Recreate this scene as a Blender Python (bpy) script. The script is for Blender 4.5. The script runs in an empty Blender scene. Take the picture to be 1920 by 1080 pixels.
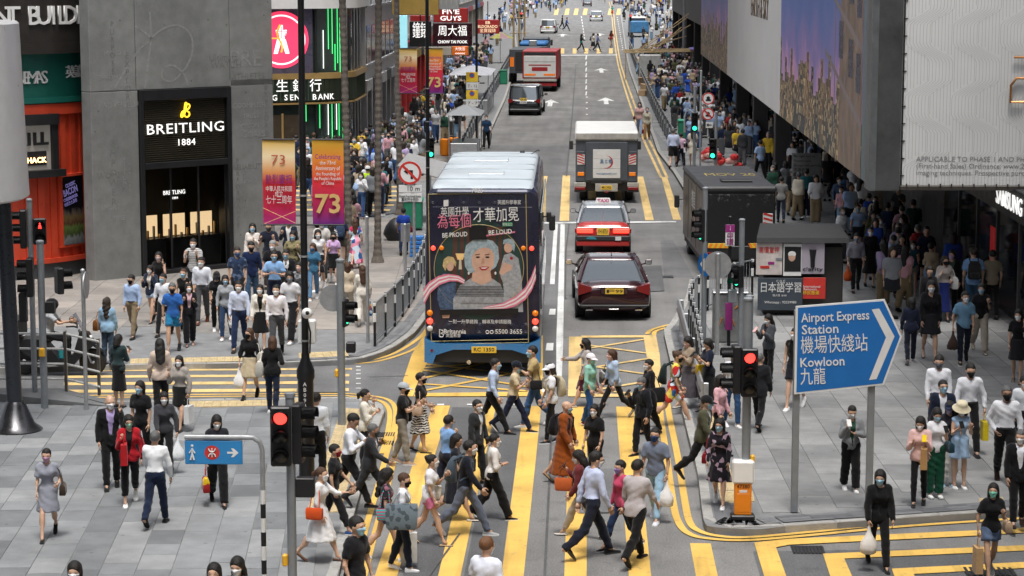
import bpy, bmesh, math, random
import numpy as np
from mathutils import Vector, Matrix, Euler
from math import radians as R, sin, cos, pi

# ------------------------------------------------------------------ camera, sky, sun, exposure
SC = bpy.context.scene
C = SC.collection
F = 4267.0; HC = 8.9                      # focal length in photo pixels, eye height on the footbridge
PIT = math.atan(609/F); YAW = math.atan(135*cos(PIT)/F)
cd = bpy.data.cameras.new('camera'); cam = bpy.data.objects.new('camera', cd); C.objects.link(cam)
cd.lens = 36*F/1920; cd.sensor_width = 36; cd.clip_end = 3000; cd.clip_start = 0.5
cam.location = (0,0, HC); cam.rotation_euler = (pi/2 - PIT, 0, YAW)
SC.camera = cam
SC.render.resolution_x = 1024; SC.render.resolution_y = 576
W = bpy.data.worlds.new('World'); SC.world = W; W.use_nodes = True
wn = W.node_tree.nodes; wl = W.node_tree.links
SUN_EL, SUN_AZ = R(72), R(172)            # high soft sun behind thin cloud, from behind the camera
sky = wn.new('ShaderNodeTexSky'); sky.sky_type = 'NISHITA'; sky.sun_disc = False
sky.sun_elevation = SUN_EL; sky.sun_rotation = SUN_AZ; sky.air_density = 1.0; sky.dust_density = 4.0; sky.ozone_density = 1.0
hs = wn.new('ShaderNodeHueSaturation'); hs.inputs['Saturation'].default_value = 0.30
wl.new(sky.outputs[0], hs.inputs['Color']); wl.new(hs.outputs[0], wn['Background'].inputs[0])
wn['Background'].inputs[1].default_value = 0.15
sd = bpy.data.lights.new('sun', 'SUN'); sd.energy = 1.5; sd.angle = R(14); sd.color = (1,.96,.9)
sun = bpy.data.objects.new('sun', sd); C.objects.link(sun)
# Nishita: rotation 0 = +Y, clockwise seen from above
sdir = Vector((sin(SUN_AZ)*cos(SUN_EL), cos(SUN_AZ)*cos(SUN_EL), sin(SUN_EL)))
sun.rotation_euler = sdir.to_track_quat('Z', 'Y').to_euler()
VS = SC.view_settings
VS.view_transform = 'Standard'; VS.look = 'None'; VS.gamma = 1; VS.use_curve_mapping = False; VS.exposure = 0.75
SC.cycles.max_bounces = 6; SC.cycles.diffuse_bounces = 3; SC.cycles.glossy_bounces = 3; SC.cycles.transmission_bounces = 3
SC.cycles.transparent_max_bounces = 6; SC.cycles.caustics_reflective = False; SC.cycles.caustics_refractive = False
SC.cycles.use_denoising = True

# ------------------------------------------------------------------ pixel -> place (calibrated once on the photo)
_fw = np.array([-sin(YAW)*cos(PIT), cos(YAW)*cos(PIT),-sin(PIT)])
_rt = np.array([cos(YAW), sin(YAW),0.]); _up = np.cross(_rt, _fw)
def G(px, py, z=0.):
	"point at height z seen at photo pixel (px, py)"
	d = _fw + _rt*(px - 960)/F + _up*(540 - py)/F
	t = (z - HC)/d[2]
	return (float(d[0] * t), float(d[1] * t))
def GY(px, py, Y):
	"point in the plane y = Y seen at a photo pixel"
	d = _fw + _rt*(px - 960)/F + _up*(540 - py)/F
	t = Y/d[1]
	return (float(d[0] * t), Y, float(HC + d[2] * t))
rnd = random.Random(7)

# ------------------------------------------------------------------ materials
def lin(c):
	if isinstance(c, str):
		c = c.lstrip('#'); c = tuple(int(c[i:i + 2], 16)/255 for i in (0,2,4))
		c = tuple(x/12.92 if x <= .04045 else ((x + .055)/1.055) ** 2.4 for x in c)
	return tuple(c)
_M = {}
def mat(key, col=(.5,.5,.5), rough=.6, metal=0., var=.12, scale=3., bump=0., bscale=60., emit=0., coat=0., trans=0., spec=.5, alpha=1., weave=0.):
	if key in _M: return _M[key]
	m = bpy.data.materials.new(key); m.use_nodes = True; _M[key] = m
	n = m.node_tree.nodes; l = m.node_tree.links; b = n['Principled BSDF']
	c = lin(col)
	b.inputs['Base Color'].default_value = (*c, 1); b.inputs['Roughness'].default_value = rough
	b.inputs['Metallic'].default_value = metal; b.inputs['Coat Weight'].default_value = coat
	b.inputs['Transmission Weight'].default_value = trans; b.inputs['Specular IOR Level'].default_value = spec
	b.inputs['Alpha'].default_value = alpha
	if coat: b.inputs['Coat Roughness'].default_value = .05
	tc = n.new('ShaderNodeTexCoord')
	if var > 0:
		t = n.new('ShaderNodeTexNoise'); t.inputs['Scale'].default_value = scale; t.inputs['Detail'].default_value = 5; t.inputs['Roughness'].default_value = .65
		l.new(tc.outputs['Object'], t.inputs['Vector'])
		r = n.new('ShaderNodeMapRange'); r.inputs[1].default_value = .3; r.inputs[2].default_value = .7; r.inputs[3].default_value = 1 - var; r.inputs[4].default_value = 1 + var
		l.new(t.outputs[0], r.inputs[0])
		mx = n.new('ShaderNodeVectorMath'); mx.operation = 'SCALE'; mx.inputs[0].default_value = c
		l.new(r.outputs[0], mx.inputs['Scale']); l.new(mx.outputs[0], b.inputs['Base Color'])
		r2 = n.new('ShaderNodeMapRange'); r2.inputs[1].default_value = .3; r2.inputs[2].default_value = .7; r2.inputs[3].default_value = max(0, rough - .08); r2.inputs[4].default_value = min(1, rough + .08)
		l.new(t.outputs[0], r2.inputs[0]); l.new(r2.outputs[0], b.inputs['Roughness'])
	if bump > 0:
		t2 = n.new('ShaderNodeTexNoise'); t2.inputs['Scale'].default_value = bscale; t2.inputs['Detail'].default_value = 3
		l.new(tc.outputs['Object'], t2.inputs['Vector'])
		bp = n.new('ShaderNodeBump'); bp.inputs['Strength'].default_value = bump; bp.inputs['Distance'].default_value = .02
		l.new(t2.outputs[0], bp.inputs['Height']); l.new(bp.outputs[0], b.inputs['Normal'])
	if emit:
		b.inputs['Emission Color'].default_value = (*c, 1); b.inputs['Emission Strength'].default_value = emit
	return m
def ramp(n, stops, interp='LINEAR'):
	r = n.new('ShaderNodeValToRGB'); r.color_ramp.interpolation = interp
	e = r.color_ramp.elements
	while len(e) < len(stops): e.new(.5)
	for i, (p, c) in enumerate(stops):
		e[i].position = p; e[i].color = (*lin(c),1)
	return r

# ------------------------------------------------------------------ mesh builder
class MB:
	def __init__(s): s.v = []; s.f = []; s.m = []; s.c = 0
	def mi(s, i): s.c = i; return s
	def add(s, vs, fs, m=None):
		o = len(s.v); s.v += [tuple(v) for v in vs]
		for f in fs: s.f.append(tuple(i + o for i in f)); s.m.append(s.c if m is None else m)
		return s
	def box(s, x0, x1, y0, y1, z0, z1, m=None):
		return s.add([(x0, y0, z0),(x1, y0, z0),(x1, y1, z0),(x0, y1, z0),(x0, y0, z1),(x1, y0, z1),(x1, y1, z1),(x0, y1, z1)],
					 [(0,3,2,1),(4,5,6,7),(0,1,5,4),(1,2,6,5),(2,3,7,6),(3,0,4,7)], m)
	def rbox(s, x0, x1, y0, y1, z0, z1, r=.02, m=None):
		"box with chamfered edges"
		r = min(r, (x1 - x0)*.45,(y1 - y0)*.45,(z1 - z0)*.45)
		X = (x0, x1); Y = (y0, y1); Z = (z0, z1); vs = []; idx = {}
		for i in (0,1):
			for j in (0,1):
				for k in (0,1):
					a = r if i == 0 else -r; b = r if j == 0 else -r; c = r if k == 0 else -r
					for t, p in (('x', (X[i], Y[j] + b, Z[k] + c)),('y', (X[i] + a, Y[j], Z[k] + c)),('z', (X[i] + a, Y[j] + b, Z[k]))):
						idx[i, j, k, t] = len(vs); vs.append(p)
		I = idx; fs = []
		for i in (0,1): fs.append([I[i, 0,0, 'x'], I[i, 1,0, 'x'], I[i, 1,1, 'x'], I[i, 0,1, 'x']][::(1 if i else -1)])
		for j in (0,1): fs.append([I[0, j, 0, 'y'], I[1, j, 0, 'y'], I[1, j, 1, 'y'], I[0, j, 1, 'y']][::(-1 if j else 1)])
		for k in (0,1): fs.append([I[0,0, k, 'z'], I[1,0, k, 'z'], I[1,1, k, 'z'], I[0,1, k, 'z']][::(1 if k else -1)])
		for j in (0,1):
			for k in (0,1): fs.append([I[0, j, k, 'y'], I[1, j, k, 'y'], I[1, j, k, 'z'], I[0, j, k, 'z']][::(1 if j == k else -1)][::-1])
		for i in (0,1):
			for k in (0,1): fs.append([I[i, 0, k, 'x'], I[i, 1, k, 'x'], I[i, 1, k, 'z'], I[i, 0, k, 'z']][::(1 if i == k else -1)])
		for i in (0,1):
			for j in (0,1): fs.append([I[i, j, 0, 'x'], I[i, j, 1, 'x'], I[i, j, 1, 'y'], I[i, j, 0, 'y']][::(1 if i == j else -1)][::-1])
		for i in (0,1):
			for j in (0,1):
				for k in (0,1): fs.append([I[i, j, k, 'x'], I[i, j, k, 'y'], I[i, j, k, 'z']][::(1 if (i + j + k) % 2 else -1)])
		return s.add(vs, fs, m)
	def cyl(s, p0, p1, r0, r1=None, n=12, caps=True, m=None):
		r1 = r0 if r1 is None else r1
		p0 = Vector(p0); p1 = Vector(p1); d = (p1 - p0).normalized()
		a = Vector((0,0,1)) if abs(d.z) < .9 else Vector((1,0,0))
		u = d.cross(a).normalized(); w = d.cross(u)
		vs = [p + (u*cos(2*pi*i/n) + w*sin(2*pi*i/n))*r for p, r in ((p0, r0),(p1, r1)) for i in range(n)]
		fs = [(i, i + n, (i + 1) % n + n, (i + 1) % n) for i in range(n)]
		if caps: fs += [tuple(range(n)), tuple(range(2*n - 1, n - 1,-1))]
		return s.add(vs, fs, m)
	def tube(s, pts, r, n=8, m=None, caps=True, closed=False):
		pts = [Vector(p) for p in pts]; N = len(pts); rs = r if isinstance(r, (list, tuple)) else [r] * N
		vs = []; u = None
		for i, p in enumerate(pts):
			t = (pts[(i + 1) % N if closed else min(i + 1, N - 1)] - pts[(i - 1) % N if closed else max(i - 1,0)]).normalized()
			if u is None:
				a = Vector((0,0,1)) if abs(t.z) < .9 else Vector((1,0,0)); u = t.cross(a).normalized()
			u = (u - t*u.dot(t)).normalized(); w = t.cross(u)
			vs += [p + (u*cos(2*pi*k/n) + w*sin(2*pi*k/n))*rs[i] for k in range(n)]
		fs = []
		for i in range(N if closed else N - 1):
			j = (i + 1) % N
			fs += [(i*n + k, i*n + (k + 1) % n, j*n + (k + 1) % n, j*n + k) for k in range(n)]
		if caps and not closed: fs += [tuple(range(n))[::-1], tuple(range((N - 1)*n, N*n))]
		return s.add(vs, fs, m)
	def prism(s, poly, a, b, axis='z', m=None):
		"extrude a 2-D polygon from a to b; axis z: (x,y), y: (x,z), x: (y,z)"
		n = len(poly)
		if axis == 'z': q = lambda p, t: (p[0], p[1], t)
		elif axis == 'y': q = lambda p, t: (p[0], t, p[1])
		else: q = lambda p, t: (t, p[0], p[1])
		vs = [q(p, a) for p in poly] + [q(p, b) for p in poly]
		fs = [tuple(range(n))[::-1], tuple(range(n, 2*n))] + [(i, (i + 1) % n, (i + 1) % n + n, i + n) for i in range(n)]
		if axis == 'y': fs = [f[::-1] for f in fs]
		return s.add(vs, fs, m)
	def lathe(s, prof, n=16, o=(0,0,0), m=None, a0=0., a1=2*pi):
		full = abs(a1 - a0 - 2*pi) < 1e-6; k = n if full else n + 1
		vs = [(o[0] + r*cos(a0 + (a1 - a0)*i/n), o[1] + r*sin(a0 + (a1 - a0)*i/n), o[2] + z) for r, z in prof for i in range(k)]
		fs = []
		for j in range(len(prof) - 1):
			for i in range(n):
				i2 = (i + 1) % k
				fs.append((j*k + i, j*k + i2,(j + 1)*k + i2,(j + 1)*k + i))
		return s.add(vs, fs, m)
	def sph(s, c, r, n=10, k=6, m=None):
		r = r if isinstance(r, (tuple, list)) else (r, r, r)
		vs = [(c[0], c[1], c[2] - r[2])]
		for j in range(1, k):
			t = pi*j/k
			vs += [(c[0] + r[0] * sin(t)*cos(2*pi*i/n), c[1] + r[1] * sin(t)*sin(2*pi*i/n), c[2] - r[2] * cos(t)) for i in range(n)]
		vs.append((c[0], c[1], c[2] + r[2])); L = len(vs) - 1
		fs = [(0,1 + (i + 1) % n, 1 + i) for i in range(n)]
		for j in range(k - 2):
			a = 1 + j*n
			fs += [(a + i, a + (i + 1) % n, a + n + (i + 1) % n, a + n + i) for i in range(n)]
		a = 1 + (k - 2)*n
		fs += [(a + i, a + (i + 1) % n, L) for i in range(n)]
		return s.add(vs, fs, m)
	def loft(s, rings, m=None, caps=True):
		n = len(rings[0]); vs = [p for r in rings for p in r]; fs = []
		for j in range(len(rings) - 1):
			fs += [(j*n + i, j*n + (i + 1) % n, (j + 1)*n + (i + 1) % n, (j + 1)*n + i) for i in range(n)]
		if caps: fs += [tuple(range(n))[::-1], tuple(range((len(rings) - 1)*n, len(rings)*n))]
		return s.add(vs, fs, m)
	def xf(s, M, start=0):
		s.v[start:] = [tuple(M @ Vector(v)) for v in s.v[start:]]; return s
	def mesh(s, name, mats, smooth=35):
		me = bpy.data.meshes.new(name); me.from_pydata(s.v, [], s.f)
		mats = mats if isinstance(mats, (list, tuple)) else [mats]
		for q in mats: me.materials.append(q)
		if len(mats) > 1: me.polygons.foreach_set('material_index', s.m)
		if smooth:
			me.polygons.foreach_set('use_smooth', [True] * len(me.polygons)); me.set_sharp_from_angle(angle=R(smooth))
		me.update(); return me
	def build(s, name, mats, parent=None, loc=None, rot=None, smooth=35):
		return ob(name, s.mesh(name, mats, smooth), parent, loc, rot)
def ob(name, data, parent=None, loc=None, rot=None, scale=None):
	o = bpy.data.objects.new(name, data); C.objects.link(o)
	if parent is not None: o.parent = parent
	if loc is not None: o.location = loc
	if rot is not None: o.rotation_euler = rot
	if scale is not None: o.scale = scale
	return o
def tag(o, label=None, cat=None, group=None, kind=None):
	if label: o['label'] = label
	if cat: o['category'] = cat
	if group: o['group'] = group
	if kind: o['kind'] = kind
	return o
def thing(name, label, cat, loc=(0,0,0), rz=0., group=None):
	o = ob(name, None, None, loc, (0,0, rz)); o.empty_display_size = .2
	return tag(o, label, cat, group)
def omat(o, *mats):
	"materials of one copy, on its own slots"
	for i, m in enumerate(mats):
		o.material_slots[i].link = 'OBJECT'; o.material_slots[i].material = m
	return o
_TXT = []
def text(name, body, parent, loc, rot, h, mt, w=None, ext=.004, bold=0., align='CENTER', shear=0., sp=1.):
	"lettering h metres tall; w fixes the width of the whole line"
	cu = bpy.data.curves.new(name, 'FONT'); cu.body = body; cu.size = h*1.4; cu.extrude = ext; cu.offset = 0 if any(ord(q) > 11900 for q in body) else bold*h
	cu.align_x = align; cu.align_y = 'CENTER'; cu.shear = shear; cu.space_character = sp; cu.resolution_u = 2; cu.fill_mode = 'BOTH'
	cu.materials.append(mt)
	o = ob(name, cu, parent, loc, rot)
	if w: _TXT.append((o, w))
	return o
FRONT = (pi/2,0,0)                      # lettering that faces -Y

# ------------------------------------------------------------------ ground
def struct(o): return tag(o, kind='structure')
def asphalt(key, base, var, warm=0.):
	m = bpy.data.materials.new(key); m.use_nodes = True; n = m.node_tree.nodes; l = m.node_tree.links; b = n['Principled BSDF']
	tc = n.new('ShaderNodeTexCoord')
	a = n.new('ShaderNodeTexNoise'); a.inputs['Scale'].default_value = 38; a.inputs['Detail'].default_value = 2
	c = n.new('ShaderNodeTexNoise'); c.inputs['Scale'].default_value = .35; c.inputs['Detail'].default_value = 6; c.inputs['Roughness'].default_value = .6
	mp = n.new('ShaderNodeMapping'); mp.inputs['Scale'].default_value = (1.6,.12,1)
	d = n.new('ShaderNodeTexNoise'); d.inputs['Scale'].default_value = 1.1; d.inputs['Detail'].default_value = 4
	vo = n.new('ShaderNodeTexVoronoi'); vo.inputs['Scale'].default_value = 55
	for t in (a, c, vo): l.new(tc.outputs['Object'], t.inputs['Vector'])
	l.new(tc.outputs['Object'], mp.inputs[0]); l.new(mp.outputs[0], d.inputs['Vector'])
	def mr(x, lo, hi, s=.3, e=.7):
		r = n.new('ShaderNodeMapRange'); r.inputs[1].default_value = s; r.inputs[2].default_value = e; r.inputs[3].default_value = lo; r.inputs[4].default_value = hi; l.new(x, r.inputs[0]); return r.outputs[0]
	def mul(x, y):
		q = n.new('ShaderNodeMath'); q.operation = 'MULTIPLY'; l.new(x, q.inputs[0]); l.new(y, q.inputs[1]); return q.outputs[0]
	k = mul(mul(mr(a.outputs[0], .72,1.28), mr(c.outputs[0], 1 - var, 1 + var)), mul(mr(d.outputs[0], .82,1.14), mr(vo.outputs['Distance'], .8,1.12,.0,.5)))
	st = n.new('ShaderNodeTexNoise'); st.inputs['Scale'].default_value = 1.3; st.inputs['Detail'].default_value = 9; st.inputs['Roughness'].default_value = .7; l.new(tc.outputs['Object'], st.inputs['Vector']); k = mul(k, mr(st.outputs[0], 1.,.72,.56,.68))
	mx = n.new('ShaderNodeVectorMath'); mx.operation = 'SCALE'; mx.inputs[0].default_value = lin(base)
	l.new(k, mx.inputs['Scale']); l.new(mx.outputs[0], b.inputs['Base Color'])
	b.inputs['Roughness'].default_value = .82
	bp = n.new('ShaderNodeBump'); bp.inputs['Strength'].default_value = .5; bp.inputs['Distance'].default_value = .01
	l.new(a.outputs[0], bp.inputs['Height']); l.new(bp.outputs[0], b.inputs['Normal'])
	return m
M_ASPH = asphalt('asphalt_light', (.175,.173,.17),.24)
M_ASPH2 = asphalt('asphalt_dark', (.10,.102,.106),.22)
M_ASPH3 = asphalt('asphalt_mid', (.135,.136,.138),.24)
def paint(key, col, wear=.5):
	m = bpy.data.materials.new(key); m.use_nodes = True; n = m.node_tree.nodes; l = m.node_tree.links; b = n['Principled BSDF']
	tc = n.new('ShaderNodeTexCoord')
	a = n.new('ShaderNodeTexNoise'); a.inputs['Scale'].default_value = 5; a.inputs['Detail'].default_value = 8; a.inputs['Roughness'].default_value = .75
	g = n.new('ShaderNodeTexNoise'); g.inputs['Scale'].default_value = 30; g.inputs['Detail'].default_value = 3
	e = n.new('ShaderNodeTexNoise'); e.inputs['Scale'].default_value = .8; e.inputs['Detail'].default_value = 4
	for t in (a, g, e): l.new(tc.outputs['Object'], t.inputs['Vector'])
	c = lin(col)
	r = n.new('ShaderNodeMapRange'); r.inputs[1].default_value = .3; r.inputs[2].default_value = .7; r.inputs[3].default_value = .78; r.inputs[4].default_value = 1.1; l.new(e.outputs[0], r.inputs[0])
	mp = n.new('ShaderNodeMapping'); mp.inputs['Scale'].default_value = (3.5,.25,1); l.new(tc.outputs['Object'], mp.inputs[0]); ty = n.new('ShaderNodeTexNoise'); ty.inputs['Scale'].default_value = 1.; ty.inputs['Detail'].default_value = 7; l.new(mp.outputs[0], ty.inputs['Vector'])
	r3 = n.new('ShaderNodeMapRange'); r3.inputs[1].default_value = .52; r3.inputs[2].default_value = .72; r3.inputs[3].default_value = 1.; r3.inputs[4].default_value = .62; l.new(ty.outputs[0], r3.inputs[0]); mm = n.new('ShaderNodeMath'); mm.operation = 'MULTIPLY'; l.new(r.outputs[0], mm.inputs[0]); l.new(r3.outputs[0], mm.inputs[1])
	mx = n.new('ShaderNodeVectorMath'); mx.operation = 'SCALE'; mx.inputs[0].default_value = c; l.new(mm.outputs[0], mx.inputs['Scale'])
	su = n.new('ShaderNodeMath'); su.operation = 'ADD'; l.new(a.outputs[0], su.inputs[0])
	gm = n.new('ShaderNodeMath'); gm.operation = 'MULTIPLY'; gm.inputs[1].default_value = .35; l.new(g.outputs[0], gm.inputs[0]); l.new(gm.outputs[0], su.inputs[1])
	w = n.new('ShaderNodeMapRange'); w.inputs[1].default_value = .74; w.inputs[2].default_value = .90; w.inputs[3].default_value = 0; w.inputs[4].default_value = wear; l.new(su.outputs[0], w.inputs[0])
	mc = n.new('ShaderNodeMix'); mc.data_type = 'RGBA'; l.new(w.outputs[0], mc.inputs['Factor']); l.new(mx.outputs[0], mc.inputs[6]); mc.inputs[7].default_value = (.17,.16,.14,1)
	l.new(mc.outputs[2], b.inputs['Base Color']); b.inputs['Roughness'].default_value = .7
	bp = n.new('ShaderNodeBump'); bp.inputs['Strength'].default_value = .3; bp.inputs['Distance'].default_value = .01; l.new(g.outputs[0], bp.inputs['Height']); l.new(bp.outputs[0], b.inputs['Normal'])
	return m
M_YEL = paint('road_paint_yellow', (.78,.49,.11),.7)
M_YELP = paint('road_paint_yellow_pale', (.76,.54,.22),.8)
M_WHT = paint('road_paint_white', (.74,.75,.74),.75)

me = MB().add([(-400,-20,0),(400,-20,0),(400,900,0),(-400,900,0)], [(0,1,2,3)]).build('road', M_ASPH, smooth=0); struct(me)
_zk = [0.]
def lift():
	_zk[0] += .00012; return _zk[0]
def sheet(name, pts, z, m):
	"flat marking from photo pixels"
	z = z + lift()
	b = MB(); q = [(*G(x, y, z), z) for x, y in pts]
	a = sum(q[i][0] * q[(i + 1) % len(q)][1] - q[(i + 1) % len(q)][0] * q[i][1] for i in range(len(q)))
	if a < 0: q = q[::-1]
	return struct(b.add(q, [tuple(range(len(q)))]).build(name, m, smooth=0))
def sheetw(name, pts, z, m):
	z = z + lift()
	return struct(MB().add([(x, y, z) for x, y in pts], [tuple(range(len(pts)))]).build(name, m, smooth=0))
def smooth_line(pts, k=6):
	"Catmull-Rom through points"
	P = [np.array(p, float) for p in pts]; P = [2*P[0] - P[1]] + P + [2*P[-1] - P[-2]]; out = []
	for i in range(1, len(P) - 2):
		for t in np.linspace(0,1, k, endpoint=False):
			a, b, c, d = P[i - 1:i + 3]
			out.append(.5*(2*b + (c - a)*t + (2*a - 5*b + 4*c - d)*t*t + (3*b - a - 3*c + d)*t ** 3))
	out.append(P[-2]); return [tuple(p) for p in out]
def stripe(name, pix, w, z, m, curve=True):
	"painted line of width w along photo pixels"
	z = z + lift(); p = [G(x, y, z) for x, y in pix]
	if curve and len(p) > 2: p = smooth_line(p, 5)
	p = [Vector((x, y)) for x, y in p]; L = []; Rr = []
	for i in range(len(p)):
		t = (p[min(i + 1, len(p) - 1)] - p[max(i - 1,0)]).normalized(); nn = Vector((-t.y, t.x))*w/2
		L.append((*(p[i] + nn), z)); Rr.append((*(p[i] - nn), z))
	n = len(p)
	return struct(MB().add(L + Rr, [(i + n, i + 1 + n, i + 1, i) for i in range(n - 1)]).build(name, m, smooth=0))
# darker relaid lanes
sheetw('asphalt_patch', [(-4.9,49.5),(-.45,49.5),(-.62,58),(-.72,78),(-.62,112),(-4.9,112)], .004, M_ASPH3)
sheetw('asphalt_patch', [(-14,45.6),(-3.3,45.9),(-3.3,52.0),(-14,52.0)], .004, M_ASPH3)
sheet('asphalt_patch', [(1238,452),(1262,450),(1300,520),(1246,520)], .004, M_ASPH3)
sheetw('asphalt_patch', [(2.62,33.95),(14,34.9),(14,24),(2.62,24)], .004, M_ASPH2)
sheetw('asphalt_patch', [(-2.62,24),(-2.05,24),(-2.05,45.2),(-2.62,45.2)], .004, M_ASPH2)
sheetw('asphalt_patch', [(-1.72,24),(-1.18,24),(-1.18,45.2),(-1.72,45.2)], .004, M_ASPH2)
Z1, Z2 = .008,.012
# yellow pedestrian strips, near crossing
for i, x in enumerate((-3.02,-2.09,-1.17,-.24,.70)):
	y1 = 45.35; j = rnd.uniform(-.01,.01)
	sheetw('crossing_strip', [(x + j, 24),(x + .31 + j, 24),(x + .345, y1),(x - .01, y1)], Z1, M_YEL)
sheetw('crossing_strip', [(1.68,24),(2.0,24),(2.0,34.4),(1.68,34.4)], Z1, M_YEL)
sheetw('crossing_strip', [(-3.95,24),(-3.64,24),(-3.64,30.3),(-3.95,30.3)], Z1, M_YEL)
# far crossing strips
for a in ([(1012,330),(1027,330),(1010,411),(995,411)], [(1055,329),(1069,329),(1067,414),(1049,414)], [(1102,330),(1115,330),(1121,413),(1105,413)],
		  [(1149,330),(1161,330),(1173,413),(1157,413)], [(1194,331),(1206,331),(1226,413),(1210,413)], [(1240,332),(1251,332),(1277,412),(1262,412)], [(968,330),(982,330),(958,411),(943,411)]):
	sheet('crossing_strip', a, Z1, M_YELP)
for x in (1051,1074,1096,1119,1142):
	sheet('crossing_strip', [(x, 90.5),(x + 7,90.5),(x + 7,100.5),(x - .5,100.5)], Z1, M_YELP)
for x in (1040,1060,1077,1094,1141,1157):
	sheet('crossing_strip', [(x + 1,16),(x + 8,16),(x + 6,28),(x - 2,28)], Z1, M_YELP)
# side street crossing on the left (strips run across the picture)
for (y0, y1, xe) in ((690,693.2,660),(701.2,705.6,655),(714,719.3,654.5),(727.8,733.5,654)):
	sheet('crossing_strip', [(120, y0 + 3),(xe, y0),(xe, y1),(120, y1 + 3)], Z1, M_YELP)
for y in (679.5,683.2): stripe('kerb_line', [(40, y + 6),(560, y + .5),(625, y - .5),(665, y - 1.5)], .09, Z1, M_YEL)
for y in (738,742): stripe('kerb_line', [(60, y + 4),(560, y),(655, y)], .09, Z1, M_YEL)
for y in (686.5,693,699.8,708.5,718,727): sheet('lane_dash', [(668.5, y),(676.5, y),(676, y + 1.6),(667, y + 1.6)], Z1, M_WHT)
for x in (652,700,820,876,958): sheet('lane_dash', [(x, 757),(x + 13,757),(x + 12.5,759.5),(x - .5,759.5)], Z1, M_WHT)
stripe('kerb_line', [(664,678),(700,674),(735,664),(762,650),(784,635),(796,623),(806,606)], .1, Z1, M_YEL)
stripe('kerb_line', [(664,682),(704,678),(742,668),(775,655),(797,640)], .1, Z1, M_YEL)
stripe('kerb_line', [(655,738),(690,741),(722,747),(737,757),(742,775),(738,805),(728,840),(706,920),(690,975),(672,1040),(655,1100)], .1, Z1, M_YEL)
stripe('kerb_line', [(655,742.5),(688,746),(714,752),(727,763),(731,780),(726,815),(716,850)], .1, Z1, M_YEL)
stripe('kerb_line', [(742,775),(746,800),(741,850),(722,930),(700,1010),(680,1090)], .1, Z2, M_YEL)
# yellow box
sheet('box_marking', [(798,622),(812,600),(812,660),(790,700),(776,743),(750,743),(756,712),(772,665)], Z1, M_YEL)
sheet('box_marking', [(774,737),(1018,734),(1018,742.5),(774,743)], Z2, M_YEL)
sheet('box_marking', [(1009,629),(1018,629),(1018,735),(1009,735)], Z1, M_YEL)
for a, b in (((790,690),(1010,672)),((783,692),(1010,728)),((780,735),(1010,690)),((795,682),(1010,706)),((797,708),(1010,655)),((785,719),(1010,734))):
	stripe('box_marking', [a, b], .13, Z1 + .002, M_YEL, False)
sheet('box_marking', [(1067,631),(1091,631),(1089,743),(1065,743)], Z1, M_YELP)
sheet('box_marking', [(1206,628),(1230,628),(1237,665),(1240,706),(1238,743),(1222,743),(1218,706),(1212,665)], Z1, M_YELP)
sheet('box_marking', [(1090,629),(1207,628.5),(1207,632.5),(1090,633)], Z2, M_YELP)
sheet('box_marking', [(1088,738),(1223,738),(1223,744),(1088,744)], Z2, M_YELP)
for a, b in (((1090,645),(1213,662)),((1090,655),(1208,636)),((1090,692),(1215,672)),((1090,684),(1220,702)),((1090,735),(1218,714)),((1150,734),(1222,741))):
	stripe('box_marking', [a, b], .13, Z1 + .002, M_YELP, False)
# kerb lines on the right
stripe('kerb_line', [(1240,333),(1222,295),(1207,262),(1188,215),(1176,180),(1164,140),(1156,105),(1149,50),(1146,20),(1142,3)], .12, Z1, M_YELP)
stripe('kerb_line', [(1251,333),(1233,295),(1217,262),(1197,215),(1184,180),(1170,140),(1161,105),(1153,50),(1150,20),(1146,3)], .12, Z1, M_YELP)
stripe('kerb_line', [(1213,626),(1222,618),(1245,611),(1267,606),(1300,598)], .11, Z1, M_YEL)
stripe('kerb_line', [(1226,628),(1229,621),(1250,614),(1270,610),(1300,602)], .11, Z1, M_YEL)
stripe('kerb_line', [(1237,745),(1239,780),(1251,863),(1263,947),(1274,982),(1292,1000),(1325,1009),(1400,1012.5),(1520,1003),(1700,986),(1920,971)], .12, Z1, M_YEL)
stripe('kerb_line', [(1250,745),(1255,780),(1272,863),(1285,945),(1294,980),(1311,995),(1344,1004),(1400,1007),(1520,997),(1700,979),(1920,963)], .12, Z1, M_YEL)
# crossing on the right-hand side street
sheet('crossing_strip', [(1414,1017),(1480,1010),(1832,994),(1990,985),(1990,994),(1832,1004),(1480,1021),(1455,1026),(1478,1090),(1436,1090)], Z1, M_YEL)
sheet('crossing_strip', [(1543,1038),(1990,1019),(1990,1029),(1583,1047),(1602,1090),(1560,1090)], Z1, M_YEL)
sheet('crossing_strip', [(1672,1066),(1990,1050),(1990,1061),(1713,1076),(1725,1100),(1684,1100)], Z1, M_YEL)
# white markings
sheet('lane_line', [(1039,420),(1046,420),(1040,533),(1031,533)], Z1, M_WHT)
sheet('lane_line', [(1051,420),(1059,420),(1056,640),(1053,716),(1043,716),(1043,640)], Z1, M_WHT)
for (a, b, c, d) in ((1029,1041,579,590),(1023,1037,643,657),(1014,1028,727,744)): sheet('lane_dash', [(a + 2, c),(b + 1, c),(b, d),(a, d)], Z1, M_WHT)
sheet('stop_line', [(1009,416.5),(1268,414.5),(1268,417),(1009,419.5)], Z1, M_WHT)
sheet('stop_line', [(1049,103),(1157,102.3),(1157,103.6),(1049,104.3)], Z1, M_WHT)
for i in range(7):
	y = 104 + i*11.2; sheet('lane_dash', [(1098.5, y),(1100.8, y),(1100, y + 7.5),(1097, y + 7.5)], Z1, M_WHT)
for y in (181,191.5,202.5,213.5): sheet('lane_dash', [(1098.5, y),(1102, y),(1102, y + 1.8),(1098.5, y + 1.8)], Z1, M_WHT)
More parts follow.
